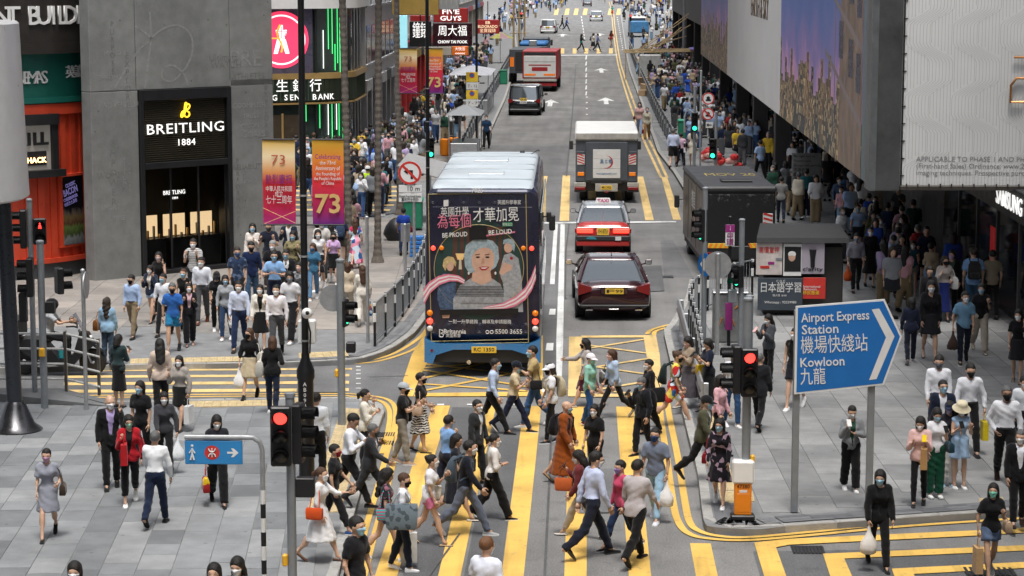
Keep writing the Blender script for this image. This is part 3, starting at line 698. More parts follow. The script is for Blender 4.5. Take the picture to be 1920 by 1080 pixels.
# printed words on the concrete
def word(s, px, py, h, mt, vert=False, w=None):
	u = wu(px); x = A[0] + cos(wrz)*u; y = A[1] + sin(wrz)*u; z = HC - (py + 69)/F*math.hypot(x, y) - KH
	if u1 - .05 < u < u2 + .05 and z < 5.3: return
	if vert:
		for i, ch in enumerate(s): text('wall_lettering', ch, wall, (u, -.003, z - i*h*1.35), FRONT, h, mt, ext=.0015)
	else: text('wall_lettering', s, wall, (u, -.003, z), FRONT, h, mt, w=w, ext=.0015)
for a in (('PURPOSE', 211,42,.16, M_TEXTD, True),('EXPLORER', 238,100,.17, M_TEXTD, True),('EMPOWER', 207,262,.2, M_TEXTD, True),('WOMEN', 204,320,.17, M_TEXTD),('MISSION', 215,95,.13, M_TEXTL),('CHRONOGRAPH', 222,139,.13, M_TEXTL),
		  ('DISCOVER', 222,158,.15, M_TEXTL),('ADVENTURE', 228,190,.16, M_TEXTL),('VISION', 228,290,.1, M_TEXTL, True),('PERFORM', 238,300,.09, M_TEXTL, True),('Ultimate', 420,104,.2, M_TEXTD),('WATCH', 425,118,.2, M_TEXTD),('PRE', 462,107,.5, M_TEXTL),
		  ('ATHLETES', 466,139,.18, M_TEXTD),('EXPLORER', 499,158,.17, M_TEXTD, True),('ACCOMPLISH', 463,193,.15, M_TEXTL),('TRUST', 470,213,.14, M_TEXTL),('MISSION', 466,231,.13, M_TEXTL),('GOALS', 474,247,.18, M_TEXTL),('PERFORMANCE', 443,296,.14, M_TEXTD, True),
		  ('RELIABILITY', 464,307,.15, M_TEXTD),('INNOVATION', 470,335,.12, M_TEXTL),('EXPEDITION', 455,318,.09, M_TEXTL, True),('SPORT', 200,380,.15, M_TEXTL),('TIME', 215,400,.14, M_TEXTL)):
	word(*a)
b = MB(); q = [(330,20),(300,60),(283,75),(250,110),(215,150)]
def wpt(px, py, off=-.004):
	u = wu(px); x = A[0] + cos(wrz)*u; y = A[1] + sin(wrz)*u
	return (u, off, HC - (py + 69)/F*math.hypot(x, y) - KH)
for path in ([(283,20),(284,65),(278,110),(270,160)], [(255,45),(283,68),(262,88),(235,125),(212,160)], [(283,68),(305,52),(335,44),(358,60),(362,90),(350,120),(325,145),(305,143),(305,125),(325,118),(345,135),(352,155)]):
	pp = [wpt(*p) for p in smooth_line(path, 4)]
	for i in range(len(pp) - 1):
		(x0, y0, z0),(x1, y1, z1) = pp[i], pp[i + 1]; d = Vector((x1 - x0, z1 - z0)).normalized(); nx, nz = -d.y*.03, d.x*.03
		b.add([(x0 + nx, y0, z0 + nz),(x0 - nx, y0, z0 - nz),(x1 - nx, y1, z1 - nz),(x1 + nx, y1, z1 + nz)], [(0,1,2,3)])
b.build('wall_emblem', M_TEXTL, wall, smooth=0)
o = MB().tube([(WL + .12 + .07*sin(t*6),-.2 - .07*cos(t*6),6.2 + t*.8) for t in np.linspace(0,1,14)], .03,6); o.cyl((WL - .02,.05,6.6),(WL + .12,-.2,6.6),.02); o.build('wall_sign', mat('orange_glow', (1,.35,.03),.5,0,0, emit=.7), wall)
# side lane between the concrete wall and the bank
sheetw('side_lane', [(-40,79),(-7.2,79),(-6.4,80.5),(-6.4,90),(-7.4,92),(-40,92)], KH + .002, M_ASPH3)
for y in (80.6,82.3,84,85.7,87.4,89.1): sheetw('crossing_strip', [(-16, y),(-6.9, y),(-6.9, y + .55),(-16, y + .55)], KH + .006, M_YELP)

# bank on the far side of the lane
bx, by, brz = -15.2,93.6, R(24)
bank = thing('bank_building', 'bank with curved glass corner, pink round logo and green light tubes', 'building', (bx, by, KH), brz)
M_BG = mat('bank_green', (.028,.05,.036),.35,.4,.15)
arc = [(x, 0.) for x in np.linspace(0,4.2,8)]
for i in range(1,13):
	a = R(-90 + i*5.5); arc.append((4.2 + 2.4*cos(a) , 2.4 + 2.4*sin(a)))
ex = Vector(arc[-1]) ; dr = Vector((cos(R(66)), sin(R(66))))
for i in range(1,5): arc.append(tuple(ex + dr*i*1.2))
def sweep(mb, path, o0, o1, z0, z1, m=None):
	rs = []
	P = [Vector(p) for p in path]
	for i, p in enumerate(P):
		t = (P[min(i + 1, len(P) - 1)] - P[max(i - 1,0)]).normalized(); nn = Vector((t.y, -t.x))
		a = p + nn*o0; c = p + nn*o1
		rs.append([(a.x, a.y, z0),(c.x, c.y, z0),(c.x, c.y, z1),(a.x, a.y, z1)])
	return mb.loft(rs, m)
sweep(MB(), arc, -.3,.0,0,3.0).build('ground_glazing', mat('bank_glass', (.03,.045,.04),.08,0,.1, spec=.7), bank)
sweep(MB(), arc, -.3,.0,3.98,6.9).build('upper_glazing', bpy.data.materials['bank_glass'], bank)
sweep(MB(), arc, -.3,.18,3.05,3.98).build('name_band', M_BG, bank)
bf = MB()
for i in range(len(arc) - 1):
	a = Vector(arc[i]); c = Vector(arc[i + 1]); t = (c - a).normalized(); nn = Vector((t.y, -t.x))
	k = 4
	for j in range(k):
		p = a.lerp(c, (j + .5)/k) + nn*.2
		bf.cyl((p.x, p.y, 3.05),(p.x, p.y, 4.1),.028, n=4, caps=False)
bf.build('band_ribs', mat('band_rib', (.06,.075,.05),.35,.5,.1), bank)
for z0, z1, o1 in ((2.93,3.0,.26),(3.98,4.22,.24)): sweep(MB(), arc, -.1, o1, z0, z1).build('band_edge', M_GOLD, bank)
sweep(MB(), arc, -.4,.35,6.9,7.4).build('lintel', M_WHITE, bank)
sweep(MB(), arc, -3,.2,7.4,48).build('upper_wall', mat('bank_upper', (.32,.33,.33),.6,0,.1,.5), bank)
sweep(MB(), arc, -2.2,-2.1,0,7).build('back_wall', M_DARK, bank)
MB().box(1.9,3.8,-.1,-.02,.02,2.5).build('entrance', mat('door_brown', (.06,.045,.03),.2), bank)
for x in (1.85,2.85,3.8): MB().rbox(x - .04, x + .04,-.16,-.02,0,2.55,.01).build('door_post', M_GOLD, bank)
M_TUBEG = mat('green_tube', (.08,.9,.25),.5,0,0, emit=.7); M_TUBEW = mat('white_tube', (.9,1,.92),.5,0,0, emit=.9)
def apos(s):
	"point and outward normal at arc length s of the bank front"
	d = 0
	for i in range(len(arc) - 1):
		a = Vector(arc[i]); c = Vector(arc[i + 1]); L = (c - a).length
		if d + L >= s: t = (c - a)/L; return a + t*(s - d), Vector((t.y, -t.x))
		d += L
	return Vector(arc[-1]), Vector((1,0))
rr = random.Random(3)
for (s, z0, z1, g) in [(.25,4.2,6.9,1),(.5,4.3,5.6,0),(1.0,5.4,6.9,1),(4.7,4.4,6.0,0),(4.95,5.2,6.9,1),(5.15,5.0,6.9,1),(5.3,4.3,5.4,1),(5.45,4.6,6.9,1),(5.6,4.2,6.5,1),(5.75,4.8,6.0,1),(4.5,1.9,2.9,1),(4.9,1.6,2.9,0),(5.1,1.0,2.9,1),(5.35,1.8,2.9,0),(5.5,1.1,2.9,1),(5.75,.4,2.9,1),(.4,1.6,2.9,0),(.6,1.9,2.9,1),(3.9,2.2,2.9,1)]:
	p, nn = apos(s); p = p + nn*.05
	MB().cyl((p.x, p.y, z0),(p.x, p.y, z1),.017, n=6).build('light_tube', M_TUBEG if g else M_TUBEW, bank)
for s in (.02,1.5,4.35,6.0,7.2,8.4,9.6):
	p, nn = apos(s); q = p + nn*.1
	MB().cyl((q.x, q.y, 0),(q.x, q.y, 6.9),.05, n=6).build('mullion', M_STEEL if s > 5 else M_BLACK, bank)
lg = MB().box(1.55,4.2,-.12,-.02,4.22,6.9).build('logo_screen', mat('logo_screen', (.09,.08,.12),.3), bank)
M_PINK = mat('logo_pink', (.95,.05,.13),.5,0,0, emit=.55); M_LW = mat('logo_white', (.95,.93,.93),.5,0,0, emit=.6)
def disc(mb, cx, y, cz, r, r0=0., n=48):
	if r0 == 0: mb.add([(cx + r*cos(2*pi*i/n), y, cz + r*sin(2*pi*i/n)) for i in range(n)], [tuple(range(n))[::-1]])
	else:
		vs = [(cx + q*cos(2*pi*i/n), y, cz + q*sin(2*pi*i/n)) for q in (r, r0) for i in range(n)]
		mb.add(vs, [(i, i + n, (i + 1) % n + n, (i + 1) % n) for i in range(n)])
	return mb
LX, LZ = 2.85,5.62
disc(MB(), LX, -.126, LZ, 1.18).build('logo_disc', M_PINK, bank, smooth=0)
disc(MB(), LX, -.13, LZ, 1.04,.97).build('logo_ring', M_LW, bank, smooth=0)
k = .62
sh = [(-.12,.98),(.12,.98),(.14,.62),(.40,.66),(.44,.58),(.30,.12),(.62,-.98),(.30,-.98),(0,-.1),(-.30,-.98),(-.62,-.98),(-.30,.12),(-.44,.58),(-.40,.66),(-.14,.62)]
b = MB().add([(LX + x*k*.9,-.132, LZ + z*k*.98 + .02) for x, z in sh], [tuple(range(len(sh)))[::-1]]); b.build('logo_mark', M_LW, bank, smooth=0)
b = MB()
for x0, x1, z0, z1 in ((-.012,.012,.05,.55),(-.2,.2,.34,.36),(-.2,-.17,.0,.3),(-.1,-.07,.0,.3),(.12,.15,.02,.3),(-.2,-.07,.14,.165),(.08,.2,.14,.165)): b.box(LX + x0*1.2, LX + x1*1.2,-.138,-.134, LZ + z0, LZ + z1)
b.build('logo_strokes', M_PINK, bank, smooth=0)
for i, ch in enumerate('恒生銀行'):
	p, nn = apos(2.1 + i*.72); p = p + nn*.26
	text('bank_lettering', ch, bank, (p.x, p.y, 3.68),(pi/2,0, math.atan2(nn.x, -nn.y)),.4, M_LIT, ext=.01, bold=.01)
for i, ch in enumerate('HANG SENG BANK'):
	if ch == ' ': continue
	p, nn = apos(1.75 + i*.245); p = p + nn*.26
	text('bank_lettering', ch, bank, (p.x, p.y, 3.22),(pi/2,0, math.atan2(nn.x, -nn.y)),.24, M_LIT, ext=.01, bold=.01)
MB().tube([(4.4,-.5,1.5),(5.6,-.7,.9),(5.6,-.7,0)], .025,6).tube([(4.4,-.9,1.5),(5.4,-1.1,.9),(5.4,-1.1,0)], .025,6).build('stair_rail', M_STEEL, bank)
sweep(MB(), arc[7:14], .0,.12,0,1.0).build('stone_base', mat('pale_stone', (.4,.4,.39),.6), bank)

# shops along the left side
def shop_block(name, label, x, y0, y1, h, mats, z_sh=3.4, n=6, depth=14):
	"street block whose face stands at x and runs from y0 to y1, with shop bays, piers and windows"
	t = thing(name, label, 'building', (x, y0, KH)); L = y1 - y0; s = -1 if x < 0 else 1
	MB().box(min(0, s*depth), max(0, s*depth),0, L, z_sh, h).build('upper_wall', mats[0], t, smooth=0)
	MB().box(min(s*.9, s*depth), max(s*.9, s*depth),0.02, L - .02,0, z_sh).build('shop_recess', M_DARK, t, smooth=0)
	for i in range(n + 1):
		yy = L*i/n
		MB().rbox(min(-s*.06, s*.5), max(-s*.06, s*.5), max(0, yy - .2), min(L, yy + .2),0, z_sh, .02).build('pier', mats[1], t)
	for i in range(n):
		a = L*i/n + .22; c = L*(i + 1)/n - .22
		g = MB().box(min(s*.45, s*.5), max(s*.45, s*.5), a, c, .3, z_sh - .5).build('shop_window', M_GLASSD, t, smooth=0)
		MB().rbox(min(-s*.12, s*.4), max(-s*.12, s*.4), a, c, z_sh - .5, z_sh, .02).build('shop_fascia', mats[2 + i % (len(mats) - 2)], t)
		for k in range(3):
			z0 = z_sh + .7 + k*2.6
			if z0 + 1.7 < h:
				w = MB().box(min(-s*.02, s*.05), max(-s*.02, s*.05), a + .1, c - .1, z0, z0 + 1.7).build('window', M_GLASSD, t, smooth=0)
				MB().rbox(min(-s*.09, s*.03), max(-s*.09, s*.03), a, c, z0 - .12, z0,.02).build('sill', mats[1], w)
	return t
cW = mat('render_cream', (.45,.42,.36),.8,0,.15,.6); cG = mat('render_grey', (.3,.31,.32),.8,0,.15,.6); cD = mat('stone_dark', (.12,.12,.125),.6,0,.15,1)
cR = mat('fascia_red', (.45,.03,.03),.5); cB = mat('fascia_blue', (.05,.15,.4),.5); cY = mat('fascia_gold', (.38,.25,.06),.5,.2); cS = mat('fascia_silver', (.5,.5,.5),.4,.5); cO = mat('fascia_orange', (.9,.2,.02),.5)
shop_block('shop_block', 'silver and dark glass shop block past the bank, behind the palm trunks', -9.7,101.5,119,44, [cS, M_STEEL, cS, M_BLACK, cG], 3.6,7)
shop_block('shop_block', 'shop block with red portal behind the pair of small banners', -10.2,119.2,150,44, [cD, cR, cR, cY, M_BLACK, cB], 3.6,8)
shop_block('shop_block', 'cream walled shop block behind the striped street umbrella', -11.0,150.2,200,40, [cW, cG, cO, cB, cR, cS], 3.6,9)
shop_block('shop_block', 'farthest pale block on the left side of the street', -13.2,204,300,40, [cG, cW, cR, cS, cB], 3.8,10)

# ------------------------------------------------------------------ right: arcade under the wrapped hoarding
HX, HY, HZ = 6.95,55.4,3.42
arc_b = thing('arcade_building', 'dark covered arcade with shop wall under the wrapped hoarding', 'building', (HX, HY, KH))
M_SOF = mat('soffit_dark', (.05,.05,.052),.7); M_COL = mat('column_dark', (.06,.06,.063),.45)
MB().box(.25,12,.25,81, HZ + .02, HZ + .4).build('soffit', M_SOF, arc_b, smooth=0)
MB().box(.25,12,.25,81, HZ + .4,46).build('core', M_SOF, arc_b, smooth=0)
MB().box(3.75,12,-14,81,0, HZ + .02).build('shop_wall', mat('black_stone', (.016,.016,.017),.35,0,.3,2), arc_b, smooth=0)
for y in (-12,-9,-6,-3,0,3,6,9): MB().box(3.70,3.76, y + .1, y + 2.8,.15,2.5).build('shop_window', M_GLASSD, arc_b, smooth=0)
for y in (-12,-9,-6,-3,0,3,6,9): MB().rbox(3.66,3.76, y - .06, y + .06,0,2.7,.01).build('window_post', M_COL, arc_b)
MB().rbox(3.45,3.76,-14,14,2.62,3.38,.02).build('shop_fascia', M_BLACK, arc_b)
text('sign_lettering', 'SAMSUNG', arc_b, (3.43,.2,3.0),(pi/2,0,-pi/2),.42, M_LIT, w=3.4, ext=.01, bold=.01)
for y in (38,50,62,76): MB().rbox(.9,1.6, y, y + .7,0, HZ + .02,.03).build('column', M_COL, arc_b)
MB().box(3.70,3.74,16,18.5,2.2,3.2).build('light_box', mat('amber_box', (.8,.5,.15),.5, emit=.25), arc_b, smooth=0)
MB().rbox(3.68,3.74,3.3,4.0,.3,2.0,.02).build('poster', mat('red_poster', (.5,.02,.02),.4, emit=.1), arc_b)

hoard = thing('hoarding', 'huge wrapped hoarding with city view print and pale wave pattern above the arcade', 'hoarding', (HX, HY, HZ + KH))
HT = 11.0
def city_print():
	m = bpy.data.materials.new('city_print'); m.use_nodes = True; n = m.node_tree.nodes; l = m.node_tree.links
	tc = n.new('ShaderNodeTexCoord'); sp = n.new('ShaderNodeSeparateXYZ'); l.new(tc.outputs['Object'], sp.inputs[0])
	sky_ = ramp(n, [(.0, '#e8a8c8'),(.22, '#d8a8dc'),(.45, '#a090d4'),(.75, '#7088d0'),(1, '#5f80cc')])
	mr = n.new('ShaderNodeMapRange'); mr.inputs[1].default_value = 1.2; mr.inputs[2].default_value = 4.6; l.new(sp.outputs[2], mr.inputs[0]); cl = n.new('ShaderNodeTexNoise'); cl.inputs['Scale'].default_value = .55; cl.inputs['Detail'].default_value = 7; l.new(tc.outputs['Object'], cl.inputs['Vector']); ca_ = n.new('ShaderNodeMath'); ca_.operation = 'MULTIPLY_ADD'; ca_.inputs[1].default_value = -1.3; l.new(cl.outputs[0], ca_.inputs[0]); c2 = n.new('ShaderNodeMath'); c2.operation = 'ADD'; c2.inputs[1].default_value = .66; l.new(mr.outputs[0], c2.inputs[0]); l.new(c2.outputs[0], ca_.inputs[2]); l.new(ca_.outputs[0], sky_.inputs[0])
	def M(op, x, y=None, z=None):
		q = n.new('ShaderNodeMath'); q.operation = op
		for i, v in enumerate((x, y, z)):
			if v is None: continue
			if isinstance(v, (int, float)): q.inputs[i].default_value = v
			else: l.new(v, q.inputs[i])
		return q.outputs[0]
	def wn_(x, y=0.):
		c = n.new('ShaderNodeCombineXYZ'); t = n.new('ShaderNodeTexWhiteNoise'); t.noise_dimensions = '2D'
		for i, v in enumerate((x, y)):
			if isinstance(v, (int, float)): c.inputs[i].default_value = v
			else: l.new(v, c.inputs[i])
		l.new(c.outputs[0], t.inputs['Vector']); return t.outputs[0]
	Y_, Z_ = sp.outputs[1], sp.outputs[2]; col = sky_.outputs[0]
	for k, (wd, h0, hv, wy, wz, lit) in enumerate(((.7,1.3,1.5,.09,.11,.80),(1.2,.5,1.5,.12,.14,.74),(2.2,-1.2,2.2,.16,.17,.78))):
		yy = M('ADD', Y_, k*13.7 + 40.); ci = M('FLOOR', M('DIVIDE', yy, wd)); tone = wn_(ci, k + .5); top = M('MULTIPLY_ADD', wn_(ci, k + 7.5), hv, h0)
		tw = ramp(n, [(0, '#1c2a2e'),(.28, '#3c4444'),(.5, '#7a5a3c'),(.68, '#2c3a3c'),(.85, '#8a6844'),(1, '#54483c')]); l.new(tone, tw.inputs[0])
		win = M('GREATER_THAN', wn_(M('FLOOR', M('DIVIDE', yy, wy)), M('FLOOR', M('DIVIDE', Z_, wz))), lit); wm = n.new('ShaderNodeMix'); wm.data_type = 'RGBA'; l.new(M('MULTIPLY', win, .8), wm.inputs[0]); l.new(tw.outputs[0], wm.inputs[6]); wm.inputs[7].default_value = (.95,.70,.36,1)
		ms_ = M('LESS_THAN', Z_, top); mx = n.new('ShaderNodeMix'); mx.data_type = 'RGBA'; l.new(ms_, mx.inputs[0]); l.new(col, mx.inputs[6]); l.new(wm.outputs[2], mx.inputs[7]); col = mx.outputs[2]
	b = n['Principled BSDF']; l.new(mx.outputs[2], b.inputs['Base Color']); b.inputs['Roughness'].default_value = .35
	return m
M_CITY = city_print(); M_HW = mat('hoarding_white', (.80,.80,.79),.55,0,.05,.5)
def side_panel(y0, y1, m, name): return MB().rbox(-.0,.22, y0 - HY + .01, y1 - HY - .01,0, HT, .01).build(name, m, hoard, smooth=0)
side_panel(111,136, M_CITY, 'city_print_panel'); side_panel(81,111, M_HW, 'white_panel'); side_panel(57.1,81, M_CITY, 'city_print_panel')
# balcony rails of the printed apartment
MB().box(-.004,-.001,57.15 - HY, 62.2 - HY, 0, HT).build('printed_facade', mat('print_facade', (.30,.21,.15),.4,0,.5,1.5), hoard, smooth=0)
bl = MB()
for (y, w) in ((58.6,.12),(60.9,.1),(63.4,.12)):
	bl.box(-.006,-.002, y - HY, y - HY + w, 0, HT)
for k in range(5):
	z = 1.2 + k*1.9
	bl.add([(-.005,57.2 - HY, z),(-.005,66 - HY, z + 1.6),(-.005,66 - HY, z + 1.75),(-.005,57.2 - HY, z + .2)], [(0,3,2,1)])
bl.build('printed_balcony', mat('print_mauve', (.33,.27,.27),.4), hoard, smooth=0)
wd_ = MB()
for k in range(5):
	for y in (57.5,59.2,61.5): wd_.box(-.007,-.003, y - HY, y - HY + 1.0,2.0 + k*1.9 + (y - 57)*.18,3.0 + k*1.9 + (y - 57)*.18)
wd_.build('printed_window', mat('print_slate', (.05,.06,.1),.3), hoard, smooth=0)
side_panel(55.9,57.1, mat('lattice_grey', (.2,.24,.25),.6,0,.3,20), 'edge_lattice')
M_HBR = mat('hoarding_bronze_text', (.16,.11,.07),.4,.5)
for t, yc, z, h, w in (('21 BORRETT ROAD', 104.5,4.6,1.3,9),('EARTH & SKY', 91,3.6,.9,9)):
	text('hoarding_lettering', t, hoard, (-.01, yc - HY, z),(pi/2,0,-pi/2), h, M_HBR, w=w, ext=.01)
MB().rbox(.0,.72,-.3,.5,-.1, HT, .03).build('corner_column', mat('column_grey_metal', (.17,.17,.17),.35,.7,.25,1.2), hoard)
MB().rbox(-.05,.12,-.34,.5,-.1, HT, .01).build('column_edge', mat('column_strip', (.22,.23,.235),.4,.6,.15), hoard)
fw0 = .76
MB().rbox(fw0,9,-.25,.22,0.02, HT, .01).build('front_panel', M_HW, hoard, smooth=0)
MB().rbox(fw0 - .04,9,-.3,.22,-.09,.02,.01).build('front_rail', mat('rail_brown', (.09,.08,.07),.5,.4), hoard)
tb = MB()
for i in range(20): tb.box(fw0 + .1 + i*.27, fw0 + .125 + i*.27,-.31,-.25,-.03,.07)
for i in range(12): tb.box(fw0 - .05, fw0 + .05,-.27,-.25,.25 + i*.42,.275 + i*.42)
tb.build('fixing_ties', M_BLACK, hoard, smooth=0)
# wave lines on the front panel: bundles of lines that swing left and right
wv = MB(); per = 1.72; T = 1.12
def wave_x(z, ph):
	t = ((z + ph)/per) % 1.0
	s = lambda q: q*q*(3 - 2*q)
	if t < .25: return 0
	if t < .5: return s((t - .25)/.25)
	if t < .75: return 1
	return 1 - s((t - .75)/.25)
def seg(x0, z0, x1, z1): wv.add([(x0 - .0045,-.253, z0),(x0 + .0045,-.253, z0),(x1 + .0045,-.253, z1),(x1 - .0045,-.253, z1)], [(0,1,2,3)])
for bnd in range(-1,5):
	xb_ = fw0 + .03 + bnd*T
	for k in range(62):
		z0 = .03 + k*.09; z1 = z0 + .09; o0 = T*.5*wave_x(z0,0); o1 = T*.5*wave_x(z1,0)
		for ln in range(8):
			x0 = xb_ + ln*T*.5/7
			if x0 + o0 > fw0: seg(x0 + o0, z0, x0 + o1, z1)
		for ln in range(14):
			x = xb_ + (ln + .5)*T/14; r_ = x - xb_ - o0
			if x > fw0 and not (-.03 < r_ < T*.5 + .03): seg(x, z0, x, z1)
wv.build('wave_print', mat('wave_line', (.47,.475,.475),.6,0,0), hoard, smooth=0)
M_TGR = mat('small_print', (.3,.3,.3),.6,0,0)
for i, (t, px) in enumerate((('APPLICABLE TO PHASE 1 AND PHASE 2 OF THE D', 0),('(First-hand Sales) Ordinance: www.21borrettroad.hk', 0),('imaging techniques. Prospective purchasers should', 0))):
	text('hoarding_lettering', t, hoard, (fw0 + .33,-.256,.66 - i*.165), FRONT, .125, M_TGR, ext=.001, align='LEFT')
g = MB().tube([(3.62,-.33,2.05),(3.3,-.33,2.05),(3.3,-.33,2.45),(3.42,-.33,2.62),(3.7,-.33,2.62)], .035,6); g.tube([(3.35,-.33,3.12),(3.9,-.33,3.12)], .03,6)
g.build('bronze_initial', mat('bronze_letter', (.42,.2,.08),.3,.8), hoard)

# far right blocks
fr = thing('far_building', 'dark far building with steel sheets behind the bamboo poles', 'building', (8.3,150, KH))
MB().box(.0,14,0,66,4.4,40).build('upper_wall', cD, fr, smooth=0)
MB().box(3.0,14,0.05,66,0,4.4).build('recess', M_DARK, fr, smooth=0)
for y in (0,10,22,36,50,64): MB().rbox(0,.9, y, y + .9,0,4.4,.03).build('column', M_BLACK, fr)
b = MB()
for i in range(30): b.box(1.5 + i*.1,1.55 + i*.1,-.1,-.04,.6,3.8)
b.box(1.4,4.6,-.04,0,.6,3.8); b.build('steel_sheet', mat('steel_sheet', (.2,.25,.28),.5,.3,.25), fr, smooth=0)
MB().rbox(-.2,2.6,-.6,-.4,4.9,6.3,.03).build('sign_board', mat('maroon_board', (.2,.02,.06),.5), fr)
shop_block('far_block', 'farthest block on the right side of the street', 17,226,330,40, [cW, cG, cB, cR, cS], 3.8,10)
nb = thing('tower_block', 'tall stone tower block beside the right pavement at the picture edge', 'building', (10.75,6, KH)); MB().box(0,16,0,35,0,48).build('tower_wall', cG, nb, smooth=0)
for k in range(10): MB().box(-.03,.02,1,34,4 + k*4,6.2 + k*4).build('window_band', M_GLASSD, nb, smooth=0)
fb = thing('shade_deck', 'unseen deck added high overhead to shade the right pavement', 'shade_deck', (7.2,42,9.3)); MB().box(0,14,0,8.5,0,.4).build('deck', cG, fb, smooth=0); MB().box(0,.12,0,8.5,.4,1.5).build('parapet', cG, fb, smooth=0)  # unseen overhead slab added to darken the arcade and the pavement before it
for y in (.3,7.4): MB().box(12,12.6, y, y + .6,-9.2,0).build('pier', cG, fb, smooth=0)
for lab, x, y, sx, sy in (('tall pale block far left of the plaza', -34,2,16,40),('tall pale block across the street behind', -40,-45,80,16)):
	nb = thing('tower_block', lab, 'building', (x, y, KH)); MB().box(0, sx, 0, sy, 0,46).build('tower_wall', cG, nb, smooth=0)
# ------------------------------------------------------------------ vehicles
M_TYRE = mat('tyre', (.018,.018,.018),.85,0,.15); M_RIM = mat('alloy', (.45,.45,.46),.3,.9,.05)
M_CGL = mat('car_glass', (.18,.20,.215),.05,.7,0, spec=.8)  # pale part-metal colour brightens the sky reflection beyond that of plain glass
M_REDL = mat('tail_red', (.2,.006,.006),.12,0,0, emit=.03); M_REDON = mat('tail_red_on', (1,.05,.03),.3,0,0, emit=1.6)
M_AMB = mat('indicator_amber', (.85,.22,.01),.2,0,0, emit=.12); M_WL = mat('reverse_lamp', (.7,.7,.68),.2)
M_CHR = mat('chrome', (.7,.7,.7),.12,1.,0); M_PLY = mat('plate_yellow', (.85,.55,.05),.5,0,.05); M_PLW = mat('plate_white', (.75,.75,.72),.5,0,.05)
M_BUMP = mat('bumper_black', (.025,.025,.026),.6)
M_HAZR = mat('hazard_red', (.55,.03,.02),.4); M_HAZO = mat('hazard_orange', (.9,.22,.02),.4, emit=.08); M_HAZY = mat('hazard_yellow', (.85,.6,.05),.4)
def sring(y, w, zb, zt, n=20, p=4.5, tw=1.0, c=0.):
	"rounded box section at station y; tw narrows the top"
	r = []; h = (zt - zb)/2; zc = (zt + zb)/2
	for i in range(n):
		a = 2*pi*(i + .5)/n; ca, sa = cos(a), sin(a)
		x = math.copysign(abs(ca) ** (2/p), ca); z = math.copysign(abs(sa) ** (2/p), sa)
		k = 1 + (tw - 1)*(z + 1)/2
		r.append((c + x*w*k, y, zc + z*h))
	return r[::-1]
def wheel(parent, x, y, r, w, rim=M_RIM, side=1):
	t = MB().lathe([(r*.62,-w/2),(r*.9,-w/2),(r, -w*.32),(r, w*.32),(r*.9, w/2),(r*.62, w/2),(r*.62,-w/2)], 24)
	t.xf(Matrix.Rotation(pi/2,4, 'Y')); o = t.build('wheel', M_TYRE, parent, (x, y, r))
	m = MB().lathe([(.01, w*.3),(r*.2, w*.32),(r*.24, w*.25),(r*.55, w*.28),(r*.62, w*.42),(r*.64,-w*.3),(.01,-w*.3)], 20)
	m.xf(Matrix.Rotation(pi/2*side, 4, 'Y')); m.build('rim', rim, o)
	return o
def plate(parent, x, y, z, w, h, s, m, name='number_plate', hh=None):
	p = MB().rbox(x - w/2, x + w/2, y - .012, y, z - h/2, z + h/2,.004).build(name, m, parent)
	text('plate_lettering', s, p, (x, y - .014, z), FRONT, hh or h*.6, M_BUMP, w=w*.82, ext=.001, bold=.02)
	return p
def poly(name, pts, y, m, parent, flip=False):
	"flat print facing -Y in local coordinates"
	return MB().add([(x, y, z) for x, z in pts], [tuple(range(len(pts)))]).build(name, m, parent, smooth=0)
def ell(cx, cz, rx, rz, n=28, a0=0, a1=2*pi): return [(cx + rx*cos(a0 + (a1 - a0)*i/n), cz + rz*sin(a0 + (a1 - a0)*i/n)) for i in range(n)]
def gpoly(pts):  # orient to face -Y
	a = sum(pts[i][0] * pts[(i + 1) % len(pts)][1] - pts[(i + 1) % len(pts)][0] * pts[i][1] for i in range(len(pts)))
	return pts if a > 0 else pts[::-1]
